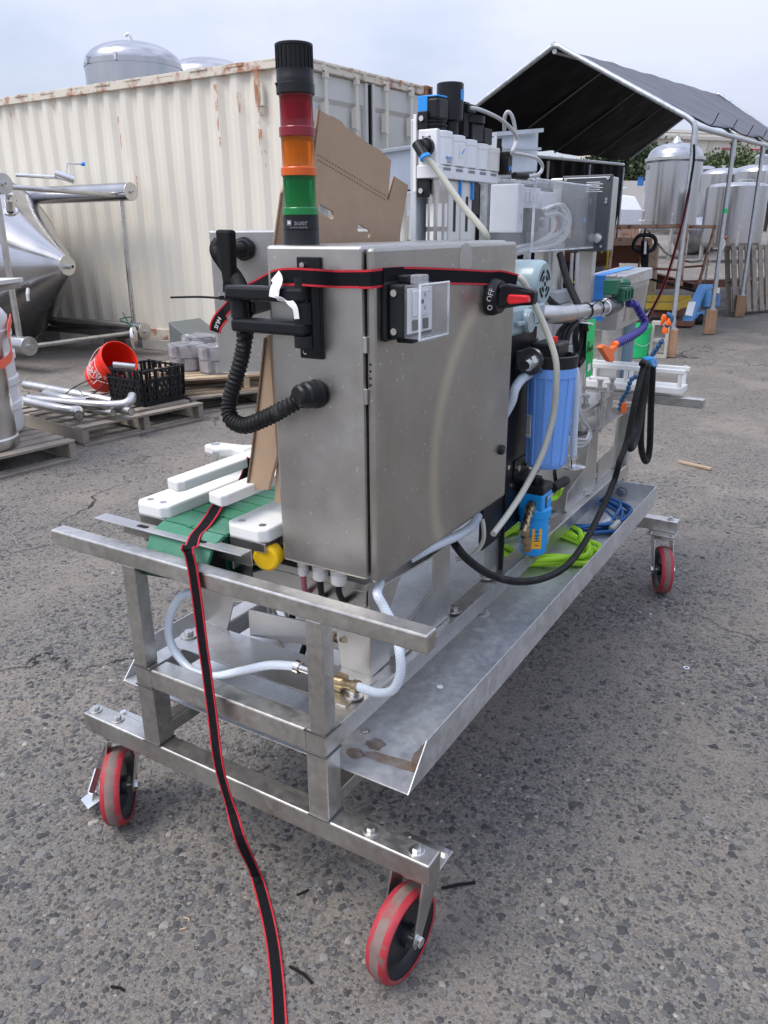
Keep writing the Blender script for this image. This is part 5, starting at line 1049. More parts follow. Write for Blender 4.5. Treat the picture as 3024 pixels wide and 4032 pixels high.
obj('drive_drum', MB().cyl((bx0 + .006, ycen, zb_ - rr_), (bx1 - .006, ycen, zb_ - rr_), rr_ - .012, 24), 'black_matte', cv, smooth=40)
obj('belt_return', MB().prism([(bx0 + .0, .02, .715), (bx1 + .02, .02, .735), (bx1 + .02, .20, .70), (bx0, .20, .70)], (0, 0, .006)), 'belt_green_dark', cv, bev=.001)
def rail(x0, x1, y0, y1, z1, name='side_rail', th=.030):
    c = .016; P_ = [(x0 + c, y0), (x1 - c, y0), (x1, y0 + c), (x1, y1), (x0, y1), (x0, y0 + c)]
    r_ = obj(name, MB().prism([(p[0], p[1], z1 - th) for p in P_], (0, 0, th)), 'hdpe', cv, bev=.005)
    return r_
r1_ = rail(-1.012, -.912, .108, 1.1, .838); r2_ = rail(-.742, -.634, .108, .70, .838)
for r_, xs in ((r1_, (-.985, -.945)), (r2_, (-.715, -.66))):
    for x in xs: obj('screw', MB().cyl((x, .135, .838), (x, .135, .8388), .008, 16).cyl((x, .135, .8388), (x, .135, .8392), .0045, 6), 'steel', r_)
obj('rail_channel', MB().box(-1.005, -.918, .115, 1.1, .786, .8075).box(-1.000, -.99, .115, 1.1, .74, .787), 'steel', cv, bev=.002)
obj('rail_channel', MB().box(-.735, -.640, .115, .70, .786, .8075).box(-.735, -.731, .115, .7, .73, .787), 'steel', cv, bev=.002)
# guide strips on posts
g1 = obj('guide_strip', MB().prism([(-.915, .125, .878), (-.875, .115, .878), (-.866, .13, .878), (-.866, .62, .878), (-.918, .62, .878)], (0, 0, .024)), 'hdpe', cv, bev=.004)
g2 = obj('guide_strip', MB().prism([(-.770, .100, .878), (-.728, .090, .878), (-.722, .105, .878), (-.722, .62, .878), (-.772, .62, .878)], (0, 0, .024)), 'hdpe', cv, bev=.004)
obj('guide_arm', MB().prism([(-1.045, .375, .880), (-.985, .365, .880), (-.955, .385, .880), (-.9185, .38, .880), (-.9185, .45, .880), (-.96, .425, .880), (-1.04, .415, .880)], (0, 0, .022)), 'hdpe', cv, bev=.005)
obj('guide_screw', MB().cyl((-1.022, .393, .902), (-1.022, .393, .9035), .012, 16), 'steel', cv)
obj('guide_post', MB().cyl((-.98, .35, .838), (-.98, .35, .90), .009, 6).cyl((-1.02, .395, .72), (-1.02, .395, .88), .009, 6), 'aluminium', cv)
# angle bar in front of the belt, with slots
ab = obj('angle_bar', MB().box(-1.085, -.652, .055, .0895, .7985, .8015).box(-1.03, -.652, .0868, .0895, .765, .7985), 'steel', cv, bev=.001)
for x in (-.945, -.775): obj('slot', MB().cyl((x - .010, .071, .8016), (x - .010, .071, .8019), .0065, 14).cyl((x + .010, .071, .8016), (x + .010, .071, .8019), .0065, 14).box(x - .010, x + .010, .0645, .0775, .8016, .80185), 'black_matte', ab)
obj('bar_bolt', MB().dome((-.76, .0862, .782), .008, (0, -1, 0), 12, .5), 'steel', ab, smooth=40)
obj('bearing_cap', MB().lathe([(.029, 0), (.0295, .022), (.028, .027), (.023, .029), (.021, .0285), (1e-6, .030)], (-.654, .150, .772), (.25, -1, -.05), 28), 'yellow_cap', cv, smooth=35)
obj('end_plate', MB().box(-.733, -.690, .126, .130, .70, .786), 'steel_dark', cv)

# ------------------------------------------------------------------ control cabinet
cb = thing('control_cabinet', 'large stainless control cabinet with black strap round it at the near end', 'cabinet', (-.51, .44, .7704))
CX0, CX1, CY0, CY1, CZ0, CZ1, DX = -.6136, -.4088, .1376, .7512, .7704, 1.3815, -.3849
obj('body', MB().box(CX0, CX1, CY0, CY1, CZ0, CZ1), 'steel_cabinet', cb, bev=.006)
obj('door_seal', MB().box(CX1 - .004, CX1 + .0075, CY0 + .014, CY1 - .012, CZ0 + .012, CZ1 - .014), 'black_matte', cb)
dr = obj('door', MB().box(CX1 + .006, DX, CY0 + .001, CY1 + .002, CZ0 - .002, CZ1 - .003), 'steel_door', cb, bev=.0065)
for z in (1.205, 1.115): obj('hinge', MB().box(CX1 + .001, CX1 + .0085, CY0 - .003, CY0 + .016, z, z + .028), 'steel', cb, bev=.001)
hp_ = MB()
for k in range(4): hp_.cyl((DX - .010, CY0 + .0012, 1.150 + k * .012), (DX - .010, CY0 + .0004, 1.150 + k * .012), .0022, 10)
obj('hinge_hole', hp_, 'black_matte', dr)
obj('stuck_residue', MB().lathe([(.001, 0), (.03, .0003), (.001, .0006)], (-0.3849, 0.4865, 1.3501), (1, 0, 0), 20).xf(Matrix()), 'steel_cabinet', dr)
lk = V((-0.3849, 0.7071, 0.9000)); lo = obj('lock', MB().lathe([(.0125, 0), (.0125, .006), (.010, .010), (1e-6, .010)], lk, (1, 0, 0), 20), 'black_plastic', dr, smooth=35)
obj('lock_slot', MB().obox(lk + V((.0102, 0, 0)), .001, .004, .014, Matrix.Rotation(R(20), 3, 'X')), 'steel_dark', lo)
# rotary disconnect switch
sc = V((-0.3849, 0.6142, 1.2672))
sw = obj('switch_base', MB().lathe([(.040, 0), (.040, .010), (.036, .020), (.034, .026), (1e-6, .026)], sc, (1, 0, 0), 36), 'black_plastic', dr, smooth=35)
obj('switch_handle', MB().prism([sc + (q_ - sc) * 1.18 for q_ in [sc + V((.022, -.020, -.022)), sc + V((.022, .016, -.022)), sc + V((.052, .016, -.016)), sc + V((.078, .014, -.014)), sc + V((.080, .012, .012)), sc + V((.062, .006, .016)), sc + V((.050, -.004, .020)), sc + V((.034, -.014, .024)), sc + V((.022, -.020, .022))]], (0, .030, 0)), 'black_plastic', sw, bev=.006)
obj('switch_insert', MB().prism([sc + (q_ - sc) * 1.18 for q_ in [sc + V((.036, -.012, -.006)), sc + V((.040, -.013, .006)), sc + V((.074, -.006, .004)), sc + V((.076, -.004, -.008)), sc + V((.042, -.012, -.012))]], (0, .02, 0)), 'switch_red', sw, bev=.003)
text('switch_text', 'OFF', .016, basis(sc + V((.0165, -.0372, .006)), (.25, .05, 1), (-.9, -.4, .2)), 'print_white', sw)
text('switch_text', 'O', .015, basis(sc + V((.0165, -.0366, -.020)), (.25, .05, 1), (-.9, -.4, .2)), 'print_white', sw)
# weatherproof outlet under a clear hinged cover
yo0, yo1, zo0, zo1 = .166, .272, 1.229, 1.319
ot = obj('outlet_base', MB().box(DX, DX + .010, yo0 - .008, yo1 + .008, zo0 - .006, zo1 + .004).box(DX + .010, DX + .040, yo0, yo1, zo0, zo1), 'black_plastic', dr, bev=.004)
for z in (zo0 + .012, zo1 - .014): obj('outlet_screw', MB().cyl((DX + .022, yo0 - .0005, z), (DX + .022, yo0 - .003, z), .006, 14), 'steel_bright', ot, smooth=40)
obj('outlet_face', MB().box(DX + .0405, DX + .044, yo0 + .010, yo1 - .010, zo0 + .007, zo1 - .007), 'paper_white', ot, bev=.001)
obj('receptacle', MB().box(DX + .0445, DX + .048, yo0 + .022, yo1 - .028, zo0 + .036, zo1 - .011), 'light_grey', ot, bev=.002)
s_ = MB()
for (y, z, w, h) in ((.205, 1.296, .002, .008), (.226, 1.296, .002, .007), (.205, 1.274, .002, .008), (.226, 1.274, .002, .007), (.210, 1.285, .012, .007)): s_.box(DX + .0482, DX + .0488, y, y + w, z, z + h)
obj('receptacle_slot', s_, 'ink_black', ot)
obj('data_port', MB().box(DX + .0445, DX + .047, .188, .206, zo0 + .012, zo0 + .030).box(DX + .0445, DX + .047, .226, .244, zo0 + .012, zo0 + .030), 'ink_black', ot, bev=.001)
def shellbox(mb, x0, x1, y0, y1, z0, z1, t):
    mb.box(x1 - t, x1, y0, y1, z0, z1).box(x0, x1 - t, y0, y0 + t, z0, z1).box(x0, x1 - t, y1 - t, y1, z0, z1).box(x0, x1 - t, y0 + t, y1 - t, z0, z0 + t).box(x0, x1 - t, y0 + t, y1 - t, z1 - t, z1)
c_ = MB(); shellbox(c_, DX + .041, DX + .072, yo0 + .001, yo1 - .001, zo0 + .001, zo1 - .001, .0022)
obj('clear_cover', c_, 'clear_cover', ot, bev=.001)
obj('cover_edge', MB().tube([(DX + .0715, yo0 + .001, zo0), (DX + .0715, yo1 - .001, zo0), (DX + .0715, yo1 - .001, zo1), (DX + .0715, yo0 + .001, zo1), (DX + .0715, yo0 + .001, zo0)], .0024, 6), 'clear_edge', ot, smooth=50)
multi('cover_latch', [MB().box(DX + .012, DX + .035, .192, .215, zo1, zo1 + .014), MB().box(DX + .012, DX + .046, .188, .208, zo0 - .010, zo0 - .001)], 'black_plastic', ot, bev=.003)
multi('cover_hinge', [MB().box(DX + .036, DX + .060, .195, .22, zo1 - .002, zo1 + .015), MB().box(DX + .05, DX + .064, .215, .245, zo0 - .008, zo0 + .002)], 'clear_film', ot, bev=.003)
# cable glands under the cabinet
for k, p in enumerate(((-0.5870, 0.1700, 0.7386), (-0.5434, 0.1700, 0.7362), (-0.4976, 0.1700, 0.7374))):
    p = V(p); p.z = CZ0; r = (.012, .0165, .0165)[k]
    gl = obj('cable_gland', MB().lathe([(r * .8, 0), (r * .8, -.008), (r, -.008), (r, -.016), (r * .9, -.017), (r * .9, -.019), (r, -.020), (r, -.036), (r * .85, -.040), (r * .5, -.042)], p, (0, 0, 1), 20), 'gland_metal', cb, smooth=30)
    c = [p + V((0, 0, -.035)), p + V((-.002, .002, -.06)), p + V((-.012 if k < 2 else -.004, .02, -.09)), p + V((-.03, .06, -.11))]
    obj('cable', MB().tube(sp(c, 5), (.006, .0065, .0065)[k], 10), ('tube_pink', 'black_rubber', 'black_rubber')[k], cb, smooth=60)
jb = solo('grey_junction_box', MB().box(-.575, -.462, .26, .40, .7185, .7695), 'light_grey', 'small light grey box on the bed plate under the control cabinet', 'box', bev=.004)

# ------------------------------------------------------------------ signal tower
sx, sy, sz = -.565, .181, 1.3815
st = thing('signal_tower', 'signal tower light with red, amber and green lenses on the cabinet', 'signal light', (sx, sy, sz))
TS = .885
L = lambda name, prof, m, n=40, par=st, fl=None: obj(name, MB().lathe([(r_ * TS, h_) for r_, h_ in prof], (sx, sy, 0), n=n, flute=fl), m, par, smooth=35)
zs_ = dict(base=1.4235, g0=1.4315, g1=1.4945)
# heights measured along the column
H = [1.3815, 1.4314, 1.4440, 1.4952, 1.5090, 1.5571, 1.5725, 1.6218, 1.6967]
b_ = L('base', [(.0372, H[0]), (.036, H[0] + .004), (.0352, H[1])], 'black_plastic')
L('base_seam', [(.0364, H[0] + .026), (.0364, H[0] + .0268)], 'black_matte', par=b_)
for k, (c, z0, z1, z2) in enumerate((('green', H[1], H[2], H[3]), ('amber', H[3], H[4], H[5]), ('red', H[5], H[6], H[7]))):
    L('lens_collar', [(.0335, z0), (.0352, z0 + .0005), (.0352, z1 - .0015), (.034, z1)], 'lens_rim_' + c)
    le = L('lens', [(.0318, z1), (.0318, z2 - .004), (.0325, z2 - .003), (.0325, z2)], 'lens_' + c, 96, fl=(2, .006))
    obj('lamp_core', MB().cyl((sx, sy, z1 + .004), (sx, sy, z2 - .004), .012, 16), 'print_white', le, smooth=40)
sn = L('sounder', [(.0345, H[7]), (.0368, H[7] + .001), (.0368, H[7] + .016), (.0355, H[7] + .017), (.0355, H[7] + .026), (.0352, H[7] + .0265), (.0352, H[7] + .036), (.0343, H[7] + .0365), (.0343, H[8] - .004), (.036, H[8] - .0035), (.036, H[8]), (.034, H[8] + .001), (1e-6, H[8] + .001)], 'black_plastic')
sl_ = MB()
for k in range(22):
    a = k * 2 * math.pi / 22; ca, sa = math.cos(a), math.sin(a); sl_.obox((sx + .0345 * TS * ca, sy + .0345 * TS * sa, (H[7] + .038 + H[8] - .004) / 2), .0022, .004, H[8] - H[7] - .044, Matrix.Rotation(a, 3, 'Z'))
obj('sounder_slot', sl_, 'black_matte', sn)
vd = V((.4, -.82, 0)).normalized(); px__ = V((-vd.y, vd.x, 0)) * -1; px__ = V((.82, .4, 0)).normalized()
text('maker_text', 'auer', .0135, basis(V((sx, sy, 1.4185)) + vd * .0362 * TS + px__ * .006, px__, (0, 0, 1)), 'ink_grey', b_)
text('maker_text', 'SIGNALGERATE', .0045, basis(V((sx, sy, 1.4105)) + vd * .0364 * TS + px__ * .002, px__, (0, 0, 1)), 'ink_grey', b_)
obj('maker_mark', MB().obox(V((sx, sy, 1.4185)) + vd * .0362 * TS - px__ * .0145, .008, .0008, .009, Matrix.Rotation(R(26), 3, 'Z')), 'ink_grey', b_)
obj('maker_mark', MB().cyl(V((sx, sy, 1.4185)) + vd * .0362 * TS - px__ * .0145, V((sx, sy, 1.4185)) + vd * .0374 * TS - px__ * .0145, .0026, 12), 'print_white', b_)
obj('arrow_mark', MB().prism([V((sx, sy, H[7] + .014)) + vd * .0371 * TS - px__ * .028, V((sx, sy, H[7] + .014)) + vd * .0371 * TS - px__ * .022, V((sx, sy, H[7] + .006)) + vd * .0371 * TS - px__ * .025], vd * .0008), 'black_matte', sn)

# ------------------------------------------------------------------ swing arm and operator panel box
sa_ = thing('swing_arm', 'black folding monitor arm bolted to the cabinet side', 'bracket', (-.517, .1376, 1.19))
ya = CY0 - .0005
pl_ = obj('wall_plate', MB().box(-.541, -.491, ya - .006, ya, 1.188, 1.363), 'black_paint', sa_, bev=.002)
obj('plate_rib', MB().box(-.520, -.492, ya - .026, ya - .006, 1.20, 1.335), 'black_paint', sa_, bev=.003)
for z in (1.349, 1.2005): obj('plate_screw', MB().cyl((-.526, ya - .006, z), (-.526, ya - .011, z), .005, 16).cyl((-.526, ya - .0111, z), (-.526, ya - .0113, z), .0025, 6), 'steel_bright', pl_)
py_ = ya - .032; pxr = -.512
obj('pivot', MB().cyl((pxr, py_, 1.212), (pxr, py_, 1.232), .0165, 24).cyl((pxr, py_, 1.252), (pxr, py_, 1.288), .0165, 24).cyl((pxr, py_, 1.288), (pxr, py_, 1.33), .012, 20), 'black_plastic', sa_, smooth=40)
pl2 = -.655
obj('arm', MB().box(pl2 - .012, pxr + .012, py_ - .016, py_ + .016, 1.232, 1.2565), 'black_paint', sa_, bev=.006)
obj('arm', MB().box(pl2 - .022, pxr + .012, py_ - .016, py_ + .016, 1.2885, 1.314), 'black_paint', sa_, bev=.006)
obj('pivot', MB().cyl((pl2, py_, 1.2565), (pl2, py_, 1.2885), .0165, 24), 'black_plastic', sa_, smooth=40)
obj('arm', MB().bar((pl2, py_ + .02, 1.272), (-.80, .52, 1.272), .028, .028), 'black_paint', sa_, bev=.006)
obj('handle', MB().prism([(-0.8381, 0.2500, 1.4089), (-0.7967, 0.2500, 1.4079), (-0.8015, 0.2500, 1.3021), (-0.8274, 0.2500, 1.3014)], (.0, .022, 0)), 'black_matte', sa_, bev=.006)
obj('handle_link', MB().bar((-0.8412, 0.2800, 1.2931), (-.80, .52, 1.272), .03, .02), 'black_matte', sa_)
hm = thing('operator_panel', 'plain stainless operator panel box seen from behind, hung on the swing arm', 'panel box', (-.88, .6, 1.06))
p0 = V((-1.1189, 0.5306, 1.4082)); p1 = V((-1.0344, 0.4361, 1.0629)); u_ = V((.866, .5, 0)); n_ = V((-.5, .866, 0)); zt2 = p0.z
q0 = V((-1.066, .475, 0)); w_ = .42
hb_ = obj('housing', MB().hexa([tuple(q0 + V((0, 0, 1.062))), tuple(q0 + u_ * w_ + V((0, 0, 1.062))), tuple(q0 + u_ * w_ + n_ * .09 + V((0, 0, 1.062))), tuple(q0 + n_ * .09 + V((0, 0, 1.062))), tuple(q0 + V((0, 0, zt2))), tuple(q0 + u_ * w_ + V((0, 0, zt2))), tuple(q0 + u_ * w_ + n_ * .09 + V((0, 0, zt2))), tuple(q0 + n_ * .09 + V((0, 0, zt2)))]), 'steel_cabinet', hm, bev=.006)
def onp(u, z, off=0): return q0 + u_ * u + n_ * -off + V((0, 0, z))
obj('cable_gland', MB().lathe([(.026, 0), (.027, .004), (.027, .016), (.0235, .017), (.0235, .036), (.019, .042)], onp(.085, 1.365), -n_, 24, flute=(2, .02)), 'black_plastic', hb_, smooth=30)
obj('plug', MB().lathe([(.009, 0), (.009, .002), (.005, .004), (1e-6, .004)], onp(.05, 1.083), -n_, 16), 'black_plastic', hb_, smooth=40)
# corrugated conduit from the panel box round to the cabinet
ge = V((-0.5093, 0.1376, 1.1243)); 
gl = obj('conduit_gland', MB().lathe([(.026, 0), (.026, .008), (.024, .009), (.024, .030), (.020, .034), (.020, .046), (.016, .05)], ge, (-.25, -1, .05), 26, flute=(2, .02)), 'black_plastic', cb, smooth=30)
cp = [onp(.085, 1.365, .03), onp(.07, 1.365, .07), (-0.9908, 0.4300, 1.3784), (-0.9744, 0.4000, 1.3617), (-0.9130, 0.3600, 1.3334), (-0.7933, 0.2600, 1.3078), (-0.6915, 0.1600, 1.2733), (-0.6853, 0.1500, 1.2449), (-0.6598, 0.1200, 1.2222), (-0.6619, 0.1100, 1.1848), (-0.6720, 0.1000, 1.1441), (-0.6833, 0.0900, 1.1003), (-0.6736, 0.0800, 1.0702), (-0.6364, 0.0750, 1.0626), (-0.5951, 0.0800, 1.0780), (-0.5528, 0.0900, 1.1002), (-0.5242, 0.1050, 1.1185), tuple(ge + V((-.010, -.042, .002)))]
P_ = even(sp(cp, 12), .0022)
solo('corrugated_conduit', MB().tube(P_, .0175, 16, rf=lambda i, L_: .0138 + .0027 * (1 if (L_ % .0088) < .0040 else 0)), 'black_rubber', 'thick black corrugated conduit looping from the panel box to the cabinet side', 'conduit', smooth=50)
solo('cable_tie', MB().tube(sp([(-0.8226, 0.1000, 1.2865), (-0.7519, 0.1000, 1.2901), (-0.6953, 0.1000, 1.2899)], 5), .0022, 6).obox((-0.6922, 0.1000, 1.2906), .008, .006, .007).ring((pl2 - .005, py_, 1.2885), (.1, 0, 1), .024, .022, .004, 18), 'black_matte', 'long black cable tie tail sticking out left from the swing arm', 'cable tie')
# cardboard sheet wedged behind the cabinet
cs = thing('cardboard_sheet', 'flattened brown cardboard carton wedged behind the control cabinet', 'cardboard', (-.645, .45, .87))
up_ = [(-0.6600, 0.2192, 1.3732), (-0.6600, 0.2513, 1.4740), (-0.6600, 0.3553, 1.6094), (-0.6600, 0.3644, 1.6058), (-0.6600, 0.3576, 1.5451), (-0.6600, 0.3801, 1.6284), (-0.6600, 0.4172, 1.6202), (-0.6600, 0.4245, 1.6214), (-0.6600, 0.4584, 1.6148), (-0.6600, 0.4699, 1.6063), (-0.6600, 0.5617, 1.5812), (-0.6600, 0.6154, 1.5700), (-0.6600, 0.6209, 1.5646), (-0.6600, 0.6547, 1.5545), (-0.6600, 0.6396, 1.4712), (-0.6600, 0.6690, 1.5211), (-0.6600, 0.7337, 1.5051), (-0.6600, 0.6896, 1.3802), (-0.6600, 0.6227, 1.2827), (-0.6600, 0.2414, 1.3051)]
def holed():
    bm = bmesh.new(); off = V(LOC[cs.name]); vs = [bm.verts.new(V(p) - off) for p in up_]; ed = [bm.edges.new((vs[i], vs[(i + 1) % len(vs)])) for i in range(len(vs))]
    for c0, c1 in (((-0.6600, 0.3749, 1.4468), (-0.6600, 0.4130, 1.4354)), ((-0.6600, 0.5179, 1.4092), (-0.6600, 0.5549, 1.3979))):
        c0, c1 = V(c0), V(c1); d = (c1 - c0).normalized(); w = V((0, -d.z, d.y)) * .0085; hv = []
        for k in range(7): a = math.pi / 2 + k * math.pi / 6; hv.append(c0 + d * .0085 * math.cos(a) + w * math.sin(a))
        for k in range(7): a = -math.pi / 2 + k * math.pi / 6; hv.append(c1 + d * .0085 * math.cos(a) + w * math.sin(a))
        hh = [bm.verts.new(p - off) for p in hv]; ed += [bm.edges.new((hh[i], hh[(i + 1) % len(hh)])) for i in range(len(hh))]
    bmesh.ops.triangle_fill(bm, use_beauty=True, edges=ed)
    r = bmesh.ops.extrude_face_region(bm, geom=bm.faces[:]); bmesh.ops.translate(bm, verts=[v for v in r['geom'] if isinstance(v, bmesh.types.BMVert)], vec=(-.005, 0, 0)); bmesh.ops.recalc_face_normals(bm, faces=bm.faces)
    me = bpy.data.meshes.new('sheet'); bm.to_mesh(me); bm.free(); me.materials.append(MAT['cardboard']); o = bpy.data.objects.new('sheet', me); COL.objects.link(o); o.parent = cs; return o
sh_ = holed(); LOC[sh_.name] = LOC[cs.name]
pf = MB(); a_, b__ = V((-0.6595, 0.3679, 1.5476)), V((-0.6595, 0.6302, 1.4786))
for k in range(26):
    for off in (0, .009): p = a_.lerp(b__, (k + .2) / 26) - V((0, 0, off)); q = a_.lerp(b__, (k + .62) / 26) - V((0, 0, off)); pf.bar(p, q, .0012, .0012)
obj('crease_perforation', pf, 'cardboard_edge', sh_)
multi('fluted_edge', [MB().tube([(-0.6585, 0.3555, 1.5449), (-0.6585, 0.3775, 1.6271)], .0022, 5), MB().tube([(-0.6585, 0.6377, 1.4722), (-0.6585, 0.6659, 1.5201)], .002, 5), MB().tube([(-0.6585, 0.2174, 1.3732), (-0.6585, 0.2493, 1.4727)], .003, 5)], 'cardboard_edge', sh_)
obj('hanging_flap', MB().prism([(-0.6701, 0.1900, 1.2092), (-0.6605, 0.1900, 1.2156), (-0.6590, 0.1900, 1.0994), (-0.6574, 0.1900, 0.9732), (-0.6867, 0.1900, 0.8943), (-0.7450, 0.1900, 0.8858), (-0.7251, 0.1900, 0.9610)], (.004, .004, 0)), 'cardboard', cs)
obj('flap_edge', MB().tube([(-0.6685, 0.1880, 1.2095), (-0.6953, 0.1880, 1.0862), (-0.7234, 0.1880, 0.9618), (-0.7432, 0.1880, 0.8867)], .0028, 5), 'cardboard_edge', cs)
obj('hanging_flap', MB().prism([(-0.6675, 0.2000, 1.2105), (-0.6594, 0.2000, 1.1731), (-0.6484, 0.2100, 1.0870), (-0.6354, 0.2200, 0.9653), (-0.6605, 0.2000, 0.8678), (-0.6797, 0.2000, 0.8645), (-0.6634, 0.2000, 0.9846), (-0.6659, 0.2000, 1.0367)], (-.002, .004, 0)), 'cardboard', cs)
# black strap with red edges
def strap_run(t, pts, wd, w=.027, k=6):
    P_ = sp(pts, k); W_ = None
    if isinstance(wd, list): W_ = sp(wd, k)
    else: W_ = [V(wd)] * len(P_)
    obj('webbing', MB().ribbon(P_, W_, w * .80, .0016), 'strap_black', t)
    for s in (-1, 1):
        E = []
        for i, p in enumerate(P_):
            d = (P_[min(i + 1, len(P_) - 1)] - P_[max(i - 1, 0)]).normalized(); a = W_[i]; a = (a - d * a.dot(d)).normalized(); E.append(p + a * s * w * .445)
        obj('red_edge', MB().ribbon(E, W_, w * .12, .0024), 'strap_red', t)
s1 = thing('cabinet_strap', 'black webbing strap with red edges wrapped round the control cabinet', 'strap', (-.45, .2, 1.30))
zs = lambda p: V(p)
strap_run(s1, [(-0.9930, 0.4000, 1.2058), (-0.8606, 0.3300, 1.2662), (-0.6831, 0.2000, 1.3071), (-0.5767, 0.1180, 1.3273), (-0.5193, 0.1000, 1.3316), (-0.4944, 0.0980, 1.3312), (-0.4715, 0.1050, 1.3300), (-0.4537, 0.1300, 1.3275), (-0.4106, 0.1345, 1.3283), (-0.4133, 0.1345, 1.3278)], (0, 0, 1), .029)
strap_run(s1, [(-0.4130, 0.1340, 1.3278), (-0.3830, 0.1270, 1.3294), (-0.3825, 0.1631, 1.3300), (-0.3825, 0.2334, 1.3295), (-0.3820, 0.4248, 1.3189), (-0.3810, 0.5858, 1.3080), (-0.3700, 0.6321, 1.3063), (-0.3520, 0.6795, 1.2965)], (0, 0, 1), .030)
obj('stitched_fold', MB().ribbon([V((-0.3805, 0.1598, 1.3302)), V((-0.3805, 0.1921, 1.3299)), V((-0.3805, 0.2278, 1.3292))], (0, 0, 1), .0305, .0022), 'strap_black', s1)
strap_run(s1, [(-0.9385, 0.3700, 1.2265), (-0.9571, 0.3700, 1.2105), (-0.9681, 0.3700, 1.1960), (-0.9713, 0.3700, 1.1846)], (.75, 0, -.5), .034, 4)
c_ = V((-0.9574, 0.3665, 1.2058)); text('strap_print', 'HUS', .016, basis(c_, (-.45, 0, -.75), (.75, 0, -.45)), 'print_white', s1)
solo('care_label', MB().ribbon(sp([(-0.5597, 0.0940, 1.3330), (-0.5489, 0.0880, 1.3234), (-0.5532, 0.0840, 1.3114), (-0.5553, 0.0820, 1.2971)], 5), (1, 0, .35), .022, .0006).ribbon(sp([(-0.5515, 0.0840, 1.2961), (-0.5246, 0.0800, 1.2923), (-0.5078, 0.0780, 1.2829), (-0.5042, 0.0780, 1.2638)], 5), (1, 0, -.3), .011, .0006), 'paper_white', 'small white printed care label hanging from the black strap', 'label')
s2 = thing('strap_tail', 'loose black strap tail with red edges trailing from the conveyor to the ground', 'strap', (-.6, -.1, 0))
strap_run(s2, [(-0.8542, 0.3359, 0.9000), (-0.8742, 0.3205, 0.8450), (-0.8568, 0.2182, 0.8240), (-0.8272, 0.1645, 0.8220), (-0.8054, 0.1146, 0.8150), (-0.7995, 0.0823, 0.8060), (-.770, .040, .803), (-0.7254, -0.0120, 0.8266), (-0.7189, -0.0120, 0.7887), (-0.7120, -0.0140, 0.7182), (-0.7064, -0.0160, 0.6264), (-0.7025, -0.0160, 0.5556), (-0.6889, -0.0250, 0.4594), (-0.6638, -0.0450, 0.3660), (-0.6463, -0.0400, 0.2638), (-0.6082, -0.0550, 0.1972), (-0.6476, 0.0224, 0.0200), (-0.5448, -0.0581, 0.0060), (-0.4626, -0.1375, 0.0040), (-0.3813, -0.2279, 0.0040), (-0.3259, -0.2945, 0.0040)],
          [(1, .2, 0), (1, .25, 0), (1, .3, 0), (1, .5, 0), (1, .4, 0), (1, .2, .1), (1, .1, .05), (1, 0, 0), (1, 0, 0), (1, 0, 0), (1, 0, 0), (1, 0, 0), (1, 0, 0), (1, 0, 0), (1, 0, 0), (1, .3, .25), (1, .4, -.1), (1, .9, .15), (1, 1, 0), (1, .9, .1), (1, .9, 0)], .0275, 5)

# ------------------------------------------------------------------ pneumatic service unit
pn = thing('pneumatic_unit', 'light grey modular pneumatic service unit with black and blue valves on top', 'pneumatic unit', (-.65, .97, 1.20))
XF = -.600; ym = [.796, .863, .934, 1.003, 1.071, 1.149]; zb0, zt0 = 1.552, 1.626
XB = -.663
obj('end_block', MB().box(XB, XF - .012, .785, .800, zb0 - .006, zt0 + .003), 'light_grey', pn, bev=.003)
pt = MB()
for (a, b, c, d) in ((XB + .012, XF - .03, zt0 - .016, zt0 - .012), (XB + .012, XB + .016, zb0 + .01, zt0 - .012), (XF - .034, XF - .03, zb0 + .01, zt0 - .012), (XB + .012, XF - .03, zb0 + .004, zb0 + .008)): pt.box(a, b, .7828, .7852, c, d)
obj('end_groove', pt, 'grey_body', pn)
for i in range(5):
    y0, y1 = ym[i] + .0015, ym[i + 1] - .0015; yc, hw = (y0 + y1) / 2, (y1 - y0) / 2
    m = 'light_grey' if i < 4 else 'cream_grey'
    P_ = [(XB, y0), (XF - .016, y0)] + [(XF - .016 + .016 * math.cos(a), yc + hw * math.sin(a)) for a in np.linspace(-1.2, 1.2, 9)] + [(XF - .016, y1), (XB, y1)]
    md = obj('module', MB().prism([(p[0], p[1], zb0) for p in P_], (0, 0, zt0 - zb0 - .004 * i)), m, pn, bev=.0015, smooth=35)
    obj('module_cap', MB().prism([(p[0] + (.0005 if p[0] > XB + .01 else 0), p[1], zt0 - .0145 - .004 * i) for p in P_], (0, 0, .0012)), 'grey_body', md, smooth=35)
    if i == 0:
        obj('maker_plate', MB().box(XF - .0005, XF + .0006, yc - .017, yc + .012, zb0 + .013, zb0 + .0185), 'festo_blue', md)
        text('maker_text', 'FESTO', .0062, basis((XF + .0012, yc - .002, zb0 + .0158), (0, 1, 0), (0, 0, 1)), 'print_white', md)
        tx = MB()
        for k in range(3): tx.box(XF - .0005, XF + .0006, yc - .012, yc + .010, zb0 + .004 + k * .003, zb0 + .0052 + k * .003)
        obj('maker_print', tx, 'ink_grey', md)
    if i == 1:
        obj('gauge_window', MB().box(XF - .001, XF + .0008, yc - .014, yc + .014, zb0 + .020, zb0 + .050), 'paper_white', md)
        obj('gauge_needle', MB().bar((XF + .0015, yc - .006, zb0 + .028), (XF + .0015, yc + .007, zb0 + .040), .001, .003), 'festo_blue', md)
obj('base_rail', MB().box(XB - .003, XF - .006, .783, 1.135, zb0 - .030, zb0 - .001), 'light_grey', pn, bev=.002)
pr_t = MB()
for i in range(5): pr_t.box(XF - .0062, XF - .0052, ym[i] + .012, ym[i] + .05, zb0 - .012, zb0 - .006)
obj('rail_print', pr_t, 'ink_grey', pn)
